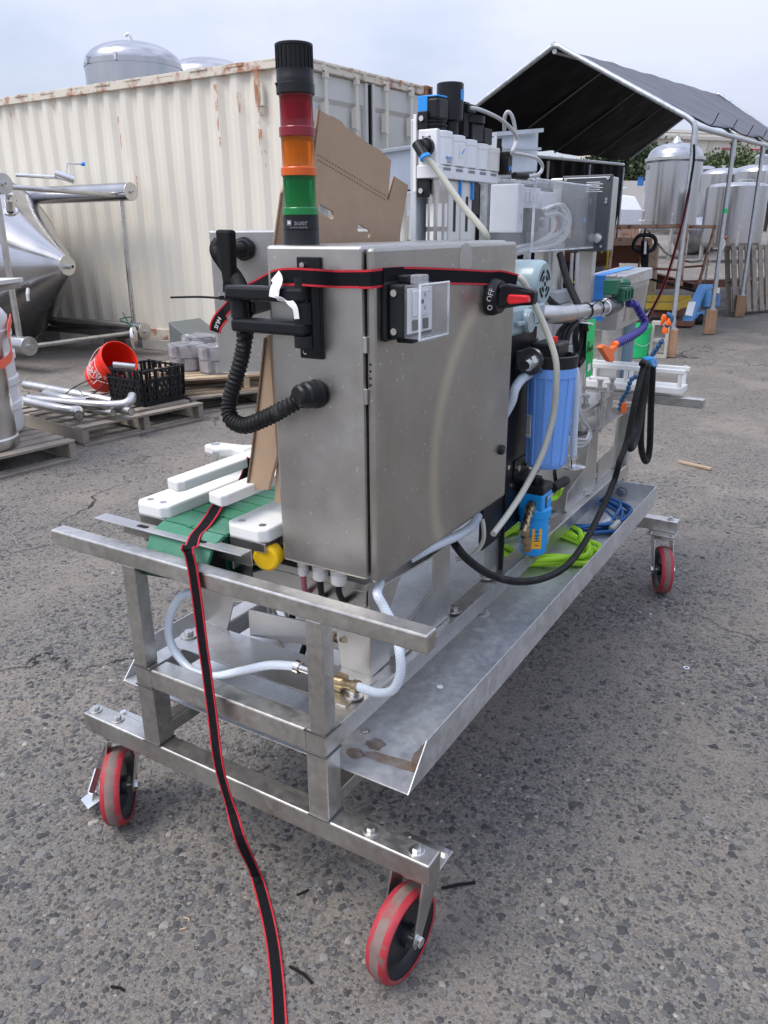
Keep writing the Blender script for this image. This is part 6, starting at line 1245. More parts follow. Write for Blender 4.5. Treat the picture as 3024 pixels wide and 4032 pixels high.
obj('pressure_sensor', MB().box(XF - .05, XF + .014, 1.152, 1.182, zb0 - .006, zt0 - .022), 'black_plastic', pn, bev=.002)
obj('sensor_key', MB().box(XF + .0142, XF + .0152, 1.158, 1.165, zb0 + .004, zb0 + .016), 'festo_blue', pn); obj('sensor_key', MB().box(XF + .0142, XF + .0152, 1.169, 1.176, zb0 + .004, zb0 + .016), 'festo_blue', pn)
obj('sensor_plug', MB().cyl((XF - .02, 1.165, zt0 - .022), (XF - .02, 1.165, zt0 + .012), .007, 12).cyl((XF - .02, 1.165, zt0 - .022), (XF - .02, 1.165, zt0 - .008), .0085, 12), 'black_rubber', pn, smooth=40)
# knob valve at the near end
vx, vy = XF - .045, .826
obj('valve_body', MB().lathe([(.034, zt0 + .002), (.034, zt0 + .005), (.029, zt0 + .006), (.029, zt0 + .010), (.034, zt0 + .011), (.034, zt0 + .014), (.029, zt0 + .015), (.029, zt0 + .019), (.033, zt0 + .020), (.033, zt0 + .023), (.026, zt0 + .025)], (vx, vy, 0), n=30), 'black_plastic', pn, smooth=30)
obj('valve_head', MB().box(vx - .028, vx + .028, vy - .028, vy + .028, zt0 + .023, zt0 + .072), 'black_plastic', pn, bev=.007)
obj('valve_slide', MB().box(vx - .025, vx + .000, vy - .031, vy - .027, zt0 + .024, zt0 + .076), 'festo_blue', pn, bev=.001)
obj('valve_lid', MB().prism([(vx - .028, vy - .029, zt0 + .072), (vx + .025, vy - .029, zt0 + .072), (vx + .025, vy + .026, zt0 + .074), (vx - .028, vy + .026, zt0 + .079)], (0, 0, .004)), 'festo_blue', pn, bev=.002)
vy2 = .905
obj('regulator_knob', MB().lathe([(.022, zt0), (.022, zt0 + .028), (.033, zt0 + .032), (.033, zt0 + .112), (.031, zt0 + .114), (1e-6, zt0 + .114)], (vx + .004, vy2, 0), n=34), 'black_plastic', pn, smooth=30)
obj('knob_mark', MB().box(vx + .035, vx + .0382, vy2 - .007, vy2 + .007, zt0 + .075, zt0 + .098), 'festo_blue', pn)
obj('solenoid', MB().box(vx - .02, vx + .02, .955, .985, zt0, zt0 + .08).box(vx - .02, vx + .03, .955, 1.0, zt0 + .055, zt0 + .075), 'black_plastic', pn, bev=.002)
obj('solenoid', MB().box(vx - .02, vx + .026, .99, 1.06, zt0 - .006, zt0 + .035).box(vx - .02, vx + .026, 1.065, 1.115, zt0 - .008, zt0 + .03), 'black_plastic', pn, bev=.002)
obj('gauge_disc', MB().cyl((vx, 1.02, zt0 + .035), (vx, 1.02, zt0 + .052), .042, 28), 'black_plastic', pn, smooth=30)
# bowls and filters below
bc = V((XF - .035, .832, 0))
bw = obj('filter_bowl', MB().lathe([(.026, zb0 - .03), (.027, 1.495), (.025, 1.49), (.025, 1.335), (.022, 1.33)], (bc.x, bc.y, 0), n=28), 'aluminium', pn, smooth=35)
sl2 = MB()
for a in np.arange(0, 6.28, .785):
    for z0_, z1_ in ((1.345, 1.40), (1.412, 1.465)): sl2.obox((bc.x + .0252 * math.cos(a), bc.y + .0252 * math.sin(a), (z0_ + z1_) / 2), .0015, .010, z1_ - z0_, Matrix.Rotation(a, 3, 'Z'))
obj('bowl_slot', sl2, 'paper_white', bw)
for i, y in enumerate((.863, .934)):
    fb = obj('filter_housing', MB().box(XB + .01, XF - .018, y + .002, y + .066, 1.375, zb0 - .031), 'cream_grey', pn, bev=.005)
    obj('sight_slot', MB().box(XF - .0182, XF - .0172, y + .026, y + .040, 1.40, 1.485), 'ink_black', fb)
    obj('blue_clip', MB().box(XF - .018, XF - .010, y + .052, y + .058, 1.478, 1.522), 'festo_blue', fb, bev=.001)
    obj('drain_port', MB().lathe([(.012, 1.375), (.017, 1.372), (.017, 1.360), (.010, 1.356), (.010, 1.344), (.005, 1.34), (.005, 1.30)], (XF - .05, y + .03, 0), n=16), 'festo_blue', fb, smooth=30)
obj('filter_bowl', MB().lathe([(.024, 1.49), (.024, 1.335)], (XF - .05, 1.035, 0), n=24), 'aluminium', pn, smooth=35)
obj('slide_valve', MB().box(XB, XF - .02, .985, 1.05, 1.44, zb0 - .031), 'black_plastic', pn, bev=.004)
obj('mounting_plate', MB().box(XB - .012, XB - .004, .782, 1.12, 1.492, 1.662), 'paper_white', pn, bev=.001)
multi('bracket', [MB().box(XB - .004, XB + .022, .787, .80, 1.630, 1.668), MB().box(XB - .004, XB + .026, .787, .80, 1.48, 1.521)], 'black_plastic', pn, bev=.002)
for z in (1.652, 1.494): obj('bracket_screw', MB().cyl((XB + .010, .787, z), (XB + .010, .780, z), .006, 14), 'steel_bright', pn, smooth=40)
# elbow and clear tube
el = V((XB + .026, .785, 1.590))
obj('elbow', MB().cyl(el, el + V((0, -.012, 0)), .019, 18).cyl(el + V((0, -.010, 0)), el + V((-.004, -.03, 0)), .015, 16).cyl(el + V((-.014, -.028, .006)), el + V((.012, -.036, -.024)), .0125, 16), 'black_plastic', pn, smooth=40)
obj('elbow_collar', MB().cyl(el + V((.011, -.0355, -.022)), el + V((.0145, -.0365, -.028)), .0135, 18), 'festo_blue', pn, smooth=40)
obj('pneumatic_column', MB().box(XB - .03, XB - .0125, .80, 1.09, .718, 1.655), 'galvanized_sheet', pn, bev=.003)
solo('clear_air_tube', MB().tube(sp([tuple(el + V((.012, -.036, -.024))), (-0.5994, 0.7600, 1.5385), (-0.5318, 0.7650, 1.4586), (-0.4751, 0.7750, 1.3957), (-.48, .80, 1.36), (-.43, .835, 1.30), (-0.3850, 0.7905, 1.2942), (-0.3650, 0.8205, 1.2421), (-0.3300, 0.8297, 1.1733), (-0.3000, 0.8214, 1.1079), (-0.2950, 0.8227, 1.0470), (-0.3000, 0.8304, 0.9652), (-0.3150, 0.8105, 0.8735), (-0.3350, 0.7641, 0.7984), (-0.3450, 0.6906, 0.7521), (-0.3450, 0.5930, 0.7261)], 8), .0078, 12), 'tube_clear', 'long yellowish clear air tube arching down in front of the filters', 'tube', smooth=60)
def wire(name, pts, r, m, label, cat='cable', k=7): return solo(name, MB().tube(sp(pts, k), r, 8), m, label, cat, smooth=60)
wire('grey_cable', [(-0.6200, 0.9664, 1.6921), (-0.6000, 1.0007, 1.6882), (-0.5800, 1.0768, 1.6734), (-0.5700, 1.1430, 1.6498), (-0.5700, 1.1697, 1.6296), (-0.5700, 1.1388, 1.5991), (-0.6000, 1.2053, 1.5993)], .005, 'tube_grey', 'grey cable arching from the solenoid over the pneumatic unit')
wire('grey_cable', [(-0.6200, 1.1958, 1.6613), (-0.6100, 1.1704, 1.6884), (-0.6000, 1.1662, 1.7021), (-0.5900, 1.1753, 1.6912), (-0.5850, 1.1889, 1.6585), (-0.5850, 1.1927, 1.6284), (-0.5850, 1.1715, 1.6040)], .005, 'tube_grey', 'grey cable looping up from the pressure sensor plug')
wire('grey_cable', [(-0.5850, 1.1747, 1.6004), (-0.5700, 1.2207, 1.5989), (-0.5600, 1.2947, 1.5934), (-0.5600, 1.3433, 1.5761), (-0.5600, 1.3193, 1.5545), (-0.5600, 1.2264, 1.5430), (-0.5700, 1.1673, 1.5436)], .005, 'tube_grey', 'grey cable looping above the clear valve box')
solo('cable_connector', MB().cyl((-0.5700, 1.1593, 1.5428), (-0.5600, 1.2264, 1.5434), .009, 12), 'black_rubber', 'inline black connector lying on the clear valve box', 'connector', smooth=40)

# ------------------------------------------------------------------ clear valve box
vb = thing('valve_box', 'clear polycarbonate box holding valve terminal and bundled grey tubes', 'valve box', (-.63, 1.57, 1.34))
X0, X1, Y0, Y1, Z0, Z1 = -.712, -.552, 1.277, 1.862, 1.340, 1.541
def pane(name, *b): return obj(name, MB().box(*b), 'clear_box', vb, bev=.001)
pane('side_pane', X1 - .005, X1, Y0, Y1, Z0, Z1); pane('end_pane', X0, X1 - .0052, Y0, Y0 + .005, Z0, Z1); pane('top_pane', X0, X1 - .0052, Y0 + .0052, Y1, Z1 - .005, Z1); pane('bottom_pane', X0, X1 - .0052, Y0 + .0052, Y1, Z0, Z0 + .005)
obj('edge_strip', MB().box(X1 - .006, X1 + .001, Y0 - .001, Y0 + .006, Z0 - .001, Z1 + .001), 'clear_edge', vb, bev=.002)
obj('edge_strip', MB().box(X1 - .004, X1 + .001, Y0, Y1, Z1 - .004, Z1 + .001), 'clear_edge', vb, bev=.002)
obj('edge_strip', MB().box(X1 - .004, X1 + .001, Y0, Y1, Z0 - .001, Z0 + .004), 'clear_edge', vb, bev=.002)
pane('upper_pane', X0, X0 + .004, 1.30, 1.72, Z1, Z1 + .035)
obj('pane_standoff', MB().cyl((X0 - .005, 1.32, Z1 + .016), (X0 + .012, 1.32, Z1 + .016), .010, 14), 'steel_bright', vb, smooth=40); obj('pane_standoff', MB().cyl((X0 - .005, 1.69, Z1 + .016), (X0 + .012, 1.69, Z1 + .016), .010, 14), 'steel_bright', vb, smooth=40)
tm = obj('valve_terminal', MB().box(X0 + .01, X0 + .055, 1.31, 1.60, 1.400, 1.528).box(X0 + .01, X0 + .100, 1.30, 1.345, 1.395, 1.530), 'light_grey', vb, bev=.003)
for k in range(6): obj('status_tile', MB().box(X0 + .0555, X0 + .0575, 1.40 + k * .033, 1.425 + k * .033, 1.485, 1.515), 'paper_white', tm, bev=.001)
obj('status_knob', MB().cyl((X0 + .055, 1.375, 1.498), (X0 + .065, 1.375, 1.498), .009, 14), 'black_plastic', tm, smooth=40)
obj('multi_plug', MB().box(X0 + .055, X0 + .105, 1.37, 1.47, 1.395, 1.465), 'black_plastic', tm, bev=.004)
obj('part_label', MB().box(X0 + .1005, X0 + .1015, 1.312, 1.335, 1.42, 1.455), 'paper_white', tm)
text('part_number', '0532219', .007, basis((X0 + .1022, 1.324, 1.437), (0, 0, -1), (0, 1, 0)), 'ink_black', tm)
for z in (1.42, 1.452): obj('brass_fitting', MB().cyl((X0 + .10, 1.475, z), (X0 + .10, 1.505, z), .012, 14), 'brass', tm, smooth=40)
tb = MB()
for k in range(6): tb.cyl((X0 + .056, 1.62 + k * .02, 1.47 + .012 * (k % 2)), (X0 + .064, 1.62 + k * .02, 1.47 + .012 * (k % 2)), .006, 10)
obj('terminal_block', MB().box(X0 + .012, X0 + .056, 1.61, 1.74, 1.44, 1.52), 'paper_white', vb, bev=.002)
obj('wiring_duct', MB().box(X0 + .01, X0 + .06, 1.60, 1.68, 1.36, 1.44), 'grey_body', vb, bev=.003)
obj('back_plate', MB().box(X0 - .006, X0 - .001, 1.32, 1.862, Z0 + .002, Z1 - .002), 'panel_grey', vb)
for k in range(24):
    a = k * .57; o = V((.007 * (k % 4), .020 * math.cos(a), .016 * math.sin(a)))
    col = 'tube_pink' if k == 5 else ('tube_white' if k % 3 else 'tube_grey')
    pts = [V((X0 + .10, 1.50, 1.452)) + o * .6, V((X0 + .115, 1.56 + .008 * (k % 5), 1.462)) + o, V((X0 + .12, 1.60 + .012 * (k % 5), 1.42)) + o, V((X0 + .115, 1.545 + .01 * (k % 4), 1.375)) + o, V((X0 + .10, 1.43, 1.352)) + o * .6, V((X0 + .09, 1.30, 1.345 - .004 * (k % 3))) + o * .5, V((X0 + .06, 1.15, 1.30)), V((-.62, 1.05, 1.12))]
    obj('air_tube', MB().tube(sp(pts, 6), .0048, 8), col, vb, smooth=60)
obj('sensor_block', MB().box(X1 - .05, X1 - .012, 1.765, 1.80, 1.40, 1.505), 'black_plastic', vb, bev=.003); obj('sensor_block_key', MB().box(X1 - .0118, X1 - .0112, 1.77, 1.795, 1.425, 1.438), 'festo_blue', vb)
obj('data_card', MB().box(X1 - .06, X1 - .03, 1.70, 1.703, 1.375, 1.43), 'wood_tan', vb)
gp = thing('control_panel_plate', 'dark grey control panel plate behind the clear valve box', 'panel', (-.60, 1.9, 1.32))
pp_ = obj('plate', MB().box(-.690, -.512, 1.885, 1.905, 1.327, 1.580), 'panel_grey', gp, bev=.004)
obj('plate_edge', MB().box(-.682, -.520, 1.8835, 1.8855, 1.570, 1.573), 'light_grey', pp_)
for p in ((-.675, 1.568), (-.525, 1.568), (-.53, 1.345), (-.525, 1.50), (-.525, 1.49)): obj('plate_screw', MB().cyl((p[0], 1.885, p[1]), (p[0], 1.880, p[1]), .005, 12), 'steel_bright', pp_, smooth=40)
obj('round_connector', MB().lathe([(.017, 0), (.017, .006), (.013, .012), (.009, .013)], (-.545, 1.885, 1.372), (0, -1, 0), 20), 'aluminium', pp_, smooth=35)
pt_ = MB()
for k in range(6): pt_.box(-.60, -.552 + .01 * (k % 2), 1.8842, 1.8848, 1.555 - k * .006, 1.557 - k * .006)
obj('plate_print', pt_, 'light_grey', pp_)
obj('panel_housing', MB().box(-.74, -.52, 1.906, 2.0, 1.33, 1.575), 'steel_cabinet', gp, bev=.004)
obj('panel_support', MB().box(-.63, -.57, 1.93, 1.97, .80, 1.33), 'steel', gp, bev=.003)

# ------------------------------------------------------------------ column, motor, pump, pipe
cl_ = thing('press_column', 'polished round steel column on a grey cast head', 'column', (-.64, 1.62, .80))
obj('column', MB().cyl((-.615, 1.60, 1.215), (-.615, 1.60, 1.36), .049, 36).cyl((-.615, 1.60, 1.215), (-.615, 1.60, 1.223), .0505, 36), 'steel_pipe', cl_, smooth=35)
hd = obj('cast_head', MB().box(-.68, -.535, 1.46, 1.68, 1.03, 1.17).box(-.66, -.55, 1.50, 1.66, 1.17, 1.215), 'machine_grey', cl_, bev=.006)
for p in ((-.60, 1.475), (-.575, 1.51), (-.55, 1.475), (-.64, 1.50)): obj('head_bolt', MB().hexnut((p[0], p[1], 1.17), (0, 0, 1), .012, .012), 'steel', hd, bev=.001)
obj('head_base', MB().box(-.67, -.53, 1.47, 1.70, .808, 1.03), 'machine_grey', cl_, bev=.006)
for dx in (0, .018): obj('side_cable', MB().tube(sp([(-.545 + dx, 1.62, 1.33), (-.543 + dx, 1.62, 1.25), (-.535 + dx, 1.63, 1.12)], 5), .006, 8), 'tube_grey', cl_, smooth=60)
wire('hydraulic_hose', [(-0.5447, 1.5000, 1.3298), (-0.5025, 1.4500, 1.2636), (-0.4667, 1.4200, 1.2161), (-0.4379, 1.4000, 1.1799), (-0.4216, 1.4000, 1.1556)], .0115, 'black_rubber', 'thick black hose running down in front of the steel column', 'hose')
wire('hydraulic_hose', [(-0.5034, 1.3000, 1.2097), (-0.5046, 1.3600, 1.1895), (-0.5024, 1.4200, 1.1699)], .010, 'black_rubber', 'short black hose behind the motor', 'hose')
mo = thing('electric_motor', 'blue grey electric motor with slotted fan cover on a threaded pump', 'motor', (-.46, 1.0, 1.16))
mc = V((-.425, 1.05, 1.268))
obj('motor_body', MB().lathe([(.056, -.16), (.061, -.15), (.061, -.016), (.059, -.006), (.052, .001), (1e-6, .002)], mc, (1, 0, 0), 44), 'motor_blue', mo, smooth=35)
fs_ = MB()
for ri, ro, a0, a1 in ((.030, .038, .25, 1.3), (.030, .038, 1.85, 2.9), (.030, .038, 3.4, 4.4), (.030, .038, 5.0, 6.0), (.014, .023, .35, 1.25), (.014, .023, 1.9, 2.8), (.014, .023, 3.5, 4.4), (.014, .023, 5.1, 5.9)):
    aa = np.linspace(a0, a1, 7); fs_.prism([mc + V((.0022, r * math.cos(a), r * math.sin(a))) for r, q in ((ro, aa), (ri, aa[::-1])) for a in q], (.0006, 0, 0))
fs_.cyl(mc + V((.0022, 0, 0)), mc + V((.0030, 0, 0)), .006, 14)
obj('fan_slot', fs_, 'black_matte', mo)
obj('gearbox', MB().box(-.475, -.415, .80, .935, 1.155, 1.222).box(-.485, -.42, .98, 1.06, 1.165, 1.222), 'motor_blue', mo, bev=.008)
obj('pump_port', MB().lathe([(.030, -.03), (.030, .012), (.028, .014), (.024, .014)], (-.415, .905, 1.186), (1, 0, 0), 28).ring((-.400, .905, 1.186), (1, 0, 0), .0275, .0215, .004, 28), 'motor_blue', mo, smooth=35)
th_ = MB(); th_.cyl((-.402, .905, 1.186), (-.4015, .905, 1.186), .0215, 24); obj('port_bore', th_, 'steel_dark', mo)
tg = MB()
for k in range(4): tg.ring((-.4005 - k * .0001, .905, 1.186), (1, 0, 0), .0205 - k * .004, .0188 - k * .004, .0012, 24)
obj('port_thread', tg, 'aluminium', mo)
obj('pump_rib', MB().box(-.416, -.402, .83, .88, 1.180, 1.190), 'motor_blue', mo, bev=.002)
bp_ = thing('mounting_panel', 'black painted mounting panel behind the blue filters', 'panel', (-.45, .95, .5))
obj('panel', MB().box(-.458, -.446, .76, 1.075, .6, 1.154), 'black_paint', bp_, bev=.002)
obj('panel_post', MB().box(-.4515, -.441, .892, .900, .4960, .72), 'black_paint', bp_)
for p in ((-0.4460, 1.0746, 1.1159), (-0.4460, 0.9126, 0.7930), (-0.4460, 0.9460, 0.7309)): obj('panel_screw', MB().cyl(p, V(p) + V((.003, 0, 0)), .007, 14), 'steel_bright', bp_, smooth=40)
pi_ = thing('discharge_pipe', 'stainless elbow pipe with threaded coupling, zip ties round it', 'pipe', (-.42, 1.3, 1.17))
obj('elbow', MB().tube(sp([(-.475, 1.07, 1.186), (-.44, 1.08, 1.186), (-.415, 1.11, 1.183), (-.405, 1.16, 1.180), (-.405, 1.22, 1.177)], 6), .0255, 20), 'steel_pipe', pi_, smooth=50)
obj('straight_pipe', MB().tube([(-.405, 1.215, 1.177), (-.405, 1.55, 1.166)], .0225, 20).ring((-.405, 1.22, 1.177), (0, 1, 0), .0265, .022, .006, 20), 'steel_pipe', pi_, smooth=50)
obj('ptfe_tape', MB().cyl((-.405, 1.545, 1.166), (-.405, 1.56, 1.166), .0235, 20), 'paper_white', pi_, smooth=50)
obj('coupling', MB().lathe([(.0232, 0), (.029, .004), (.029, .05), (.0255, .055), (.0255, .10), (.022, .11), (.022, .15)], (-.405, 1.556, 1.166), (0, 1, -.02), 24), 'steel_dark', pi_, smooth=40)
for y, e in ((1.36, .05), (1.47, .09)): obj('zip_tie', MB().ring((-.405, y, 1.172), (0, 1, .1), .0255, .0232, .004, 20).obox((-.385, y, 1.188), .006, .005, .006).tube(sp([(-.385, y, 1.19), (-.375, y + .02, 1.20), (-.37, y + e, 1.205)], 4), .0016, 5), 'black_matte', pi_)
# green ball-valve manifold and spray arms
gv = thing('green_valve_block', 'dark green plastic valve block strapped on the end of the pipe', 'valve', (-.40, 1.68, 1.18))
gc = V((-.395, 1.66, 1.195))
obj('block', MB().box(gc.x - .03, gc.x + .012, gc.y - .07, gc.y - .02, gc.z + .008, gc.z + .055), 'green_plastic', gv, bev=.003)
for k in range(3): obj('valve_body', MB().box(gc.x - .015, gc.x + .028, gc.y - .02 + k * .036, gc.y + .013 + k * .036, gc.z - .018, gc.z + .028), 'green_plastic', gv, bev=.003); obj('valve_key', MB().box(gc.x + .0282, gc.x + .034, gc.y - .008 + k * .036, gc.y + .001 + k * .036, gc.z - .010, gc.z + .020), 'green_plastic', gv, bev=.001)
obj('cap', MB().lathe([(.026, .0), (.026, .010), (.018, .020), (1e-6, .022)], gc + V((.0, .05, .032)), (0, 0, 1), 22), 'green_plastic', gv, smooth=35)
def locline(name, pts, r, step, m, label, nozzle):
    P_ = even(sp(pts, 10), step); t = thing(name, label, 'spray arm', tuple(P_[0]))
    for i in range(len(P_) - 1):
        d = P_[i + 1] - P_[i]
        obj('link', MB().lathe([(r * .55, -.001), (r * .98, step * .12), (r * 1.04, step * .5), (r * .62, step * .78), (r * .55, step * 1.02)], P_[i], d, 14), m, t, smooth=40)
    nozzle(t, P_[-1], (P_[-1] - P_[-2]).normalized())
def fan_nozzle(t, p, d):
    obj('nozzle_neck', MB().cyl(p - d * .004, p + d * .022, .0115, 14, .009), 'orange_plastic', t, smooth=40)
    obj('fan_nozzle', MB().prism([(-0.3360, 1.4327, 1.0689), (-0.3360, 1.4502, 1.0515), (-0.3360, 1.4042, 1.0473), (-0.3360, 1.4236, 1.0227), (-0.3360, 1.4047, 1.0192), (-0.3360, 1.3715, 1.0258), (-0.3360, 1.2677, 1.0798), (-0.3360, 1.2765, 1.0861), (-0.3360, 1.3072, 1.0846), (-0.3360, 1.3791, 1.0648)], (.016, 0, 0)), 'orange_plastic', t, bev=.003)
locline('spray_arm', [(-0.3750, 1.7220, 1.1674), (-0.3600, 1.7658, 1.1610), (-0.3500, 1.7884, 1.1338), (-0.3400, 1.8342, 1.1003), (-0.3350, 1.7947, 1.0820), (-0.3300, 1.6908, 1.0748), (-0.3300, 1.5702, 1.0703), (-0.3300, 1.4274, 1.0683)], .0135, .0215, 'navy_plastic', 'purple segmented spray arm ending in an orange fan nozzle', fan_nozzle)
def cone_nozzles(t, p, d):
    for a, b in (((-0.2987, 1.9800, 1.0452), (-0.3000, 1.9800, 1.0746)), ((-0.2912, 1.9800, 1.0751), (-0.2859, 1.9800, 1.0968)), ((-0.3039, 1.9800, 1.1096), (-0.3155, 1.9800, 1.0738))):
        a, b = V(a), V(b); obj('cone_nozzle', MB().lathe([(.010, 0), (.012, .01), (.006, .03), (.004, (b - a).length)], a, b - a, 12), 'orange_plastic', t, smooth=40)
    obj('link', MB().tube(sp([(-0.2994, 1.9800, 1.0688), (-0.2857, 1.9800, 1.0852), (-0.2841, 1.9800, 1.1047), (-0.3005, 1.9800, 1.1136)], 4), .009, 10), 'teal_plastic', t, smooth=40)
locline('spray_arm', [(-0.3465, 2.0000, 0.9492), (-0.3291, 1.9900, 0.9782), (-0.3105, 1.9800, 1.0108), (-0.3005, 1.9800, 1.0333)], .0095, .018, 'teal_plastic', 'teal segmented spray arm with orange cone nozzles pointing up', cone_nozzles)
locline('spray_arm', [(-0.4084, 2.0800, 0.8646), (-0.4227, 2.0600, 0.8546), (-0.4304, 2.0500, 0.8108), (-0.4499, 2.0500, 0.7668), (-0.4518, 2.0500, 0.7239)], .0095, .018, 'teal_plastic', 'teal segmented arm hanging beside the rear table, orange tip', lambda t, p, d: obj('cone_nozzle', MB().obox(V((-0.4387, 2.0500, 0.7436)), .022, .012, .04), 'orange_plastic', t, bev=.002))
gt = thing('green_tag', 'bright green paper tag marked Boss hanging from the pipe', 'tag', tuple(V((-0.3720, 1.3387, 0.9795))))
tgp = [(-0.3850, 1.3275, 1.1505), (-0.3750, 1.3691, 1.1526), (-0.3720, 1.3629, 1.0936), (-0.3680, 1.3528, 0.9835), (-0.3760, 1.3192, 0.9799), (-0.3820, 1.3193, 1.0755)]
tg_ = obj('paper', MB().prism(tgp, (.0006, -.0006, 0)), 'tag_green', gt)
obj('barcode', MB().prism([V((-0.3740, 1.3191, 1.0215)) + V((.003, -.003, 0)), V((-0.3700, 1.3332, 1.0244)) + V((.003, -.003, 0)), V((-0.3690, 1.3309, 1.0041)) + V((.003, -.003, 0)), V((-0.3730, 1.3182, 0.9988)) + V((.003, -.003, 0))], (.0004, -.0004, 0)), 'paper_white', tg_)
hwn = MB(); ox = V((.0035, -.0035, 0))
for pts in ([(-0.3780, 1.3177, 1.0894), (-0.3780, 1.3170, 1.0783), (-0.3780, 1.3171, 1.0579)], [(-0.3780, 1.3146, 1.0876), (-0.3760, 1.3202, 1.0893), (-0.3760, 1.3212, 1.0802), (-0.3780, 1.3159, 1.0739), (-0.3760, 1.3218, 1.0722), (-0.3760, 1.3245, 1.0617), (-0.3780, 1.3159, 1.0570)], [(-0.3740, 1.3259, 1.0718), (-0.3740, 1.3234, 1.0642), (-0.3740, 1.3307, 1.0592), (-0.3740, 1.3332, 1.0664), (-0.3740, 1.3259, 1.0718)], [(-0.3730, 1.3382, 1.0749), (-0.3730, 1.3333, 1.0710), (-0.3730, 1.3407, 1.0655), (-0.3730, 1.3344, 1.0611)], [(-0.3720, 1.3447, 1.0776), (-0.3720, 1.3390, 1.0737), (-0.3720, 1.3465, 1.0683), (-0.3720, 1.3405, 1.0626)]):
    hwn.tube([p + ox for p in sp(pts, 4)], .0011, 5)
obj('handwriting', hwn, 'ink_black', tg_)
# steel junction box with blue tape
jx = thing('junction_box', 'stainless junction box with blue tape over its lid at the far end', 'junction box', (-.55, 2.25, 1.03))
jb_ = obj('body', MB().hexa([(-.610, 2.055, 1.034), (-.496, 2.055, 1.034), (-.496, 2.44, 1.045), (-.610, 2.44, 1.045), (-.622, 2.045, 1.205), (-.486, 2.045, 1.205), (-.486, 2.46, 1.21), (-.622, 2.46, 1.21)]), 'steel_cabinet', jx, bev=.002)
obj('lid', MB().hexa([(-.627, 2.038, 1.197), (-.481, 2.038, 1.197), (-.481, 2.48, 1.205), (-.627, 2.48, 1.205), (-.627, 2.038, 1.238), (-.481, 2.038, 1.238), (-.484, 2.48, 1.250), (-.627, 2.48, 1.250)]), 'steel', jx, bev=.004)
obj('tape', MB().ribbon([(-.572, 2.0535, 1.07), (-.572, 2.043, 1.18), (-.572, 2.0365, 1.200), (-.572, 2.0365, 1.237), (-.572, 2.042, 1.2395), (-.572, 2.2, 1.2445), (-.572, 2.47, 1.2515)], (1, 0, 0), .045, .0012), 'tape_blue', jx)
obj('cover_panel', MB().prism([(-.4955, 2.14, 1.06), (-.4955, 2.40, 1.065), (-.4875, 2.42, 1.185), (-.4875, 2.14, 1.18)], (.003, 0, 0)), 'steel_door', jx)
for p in ((-.494, 2.10, 1.075), (-.488, 2.10, 1.18), (-.493, 2.42, 1.08), (-.487, 2.435, 1.19), (-.481, 2.28, 1.22)): obj('rivet', MB().dome(p, .004, (1, 0, 0), 10, .5), 'steel_bright', jx)
obj('hasp', MB().box(-.525, -.505, 2.0345, 2.037, 1.197, 1.232).box(-.507, -.503, 2.02, 2.037, 1.187, 1.242), 'steel_bright', jx)
obj('support_post', MB().box(-.610, -.535, 2.262, 2.32, .7855, 1.037), 'steel', jx, bev=.003)
bl_ = thing('blue_column', 'dull blue grey round column under the junction box', 'column', (-.555, 2.38, .7855))
obj('column', MB().cyl((-.555, 2.38, .7855), (-.555, 2.38, 1.042), .05, 32).cyl((-.555, 2.38, .7855), (-.555, 2.38, .797), .058, 32), mat('column_blue', (.17, .25, .31), .4, metal=.3, var=.08), bl_, smooth=35)

# ------------------------------------------------------------------ water filter (big) and air filter (small)
wf = thing('water_filter', 'big blue water filter housing with black head and red button', 'filter', (-.372, 1.0, .78))
fc = V((-.372, 1.0, 0))
pr2 = [(.047, .788), (.053, .795), (.0545, .81), (.061, 1.0), (.0625, 1.035), (.066, 1.037), (.067, 1.062)]
bo_ = obj('bowl', MB().lathe(pr2, fc, n=48), 'filter_blue', wf, smooth=35)
for k in range(12):
    a = k * 2 * math.pi / 12 + .15; ca, sa = math.cos(a), math.sin(a)
    obj('bowl_rib', MB().prism([fc + V((.050 * ca - .0035 * sa, .050 * sa + .0035 * ca, .794)), fc + V((.0562 * ca - .0035 * sa, .0562 * sa + .0035 * ca, .800)), fc + V((.0650 * ca - .0035 * sa, .0650 * sa + .0035 * ca, 1.0365)), fc + V((.055 * ca - .0035 * sa, .055 * sa + .0035 * ca, 1.0365))], (.007 * sa, -.007 * ca, 0)), 'filter_blue', bo_, bev=.001)
obj('head_ring', MB().lathe([(.064, 1.0622), (.068, 1.063), (.068, 1.092), (.062, 1.094), (.058, 1.084), (1e-6, 1.084)], fc, n=44), 'black_plastic', wf, smooth=35)
obj('head', MB().box(fc.x - .045, fc.x + .030, fc.y - .045, fc.y + .045, 1.084, 1.126), 'black_plastic', wf, bev=.006)
obj('relief_button', MB().cyl((fc.x + .006, fc.y - .005, 1.126), (fc.x + .006, fc.y - .005, 1.140), .0075, 16), 'switch_red', wf, smooth=40)
ip = V((fc.x - .028, fc.y - .090, 1.083))
obj('inlet_flange', MB().cyl(ip + V((0, .014, 0)), ip, .035, 28).cyl(ip + V((0, .05, 0)), ip + V((0, .014, 0)), .018, 20), 'steel_bright', wf, smooth=35)
obj('inlet_barb', MB().hexnut(ip, (0, -1, 0), .018, .014).cyl(ip + V((0, -.012, 0)), ip + V((0, -.03, -.004)), .012, 14), 'steel_bright', wf, smooth=40)
multi('bracket', [MB().box(-.446, -.372, .925, .930, 1.055, 1.105), MB().box(-.446, -.36, 1.07, 1.075, 1.065, 1.115), MB().box(-.4455, -.441, .93, 1.07, 1.055, 1.105)], 'dark_green_bracket', wf, bev=.002)
lb = V((-0.4300, 1.0110, 0.9061)); an = R(-125); ln = V((math.cos(an), math.sin(an), 0)); lt = V((-ln.y, ln.x, 0))
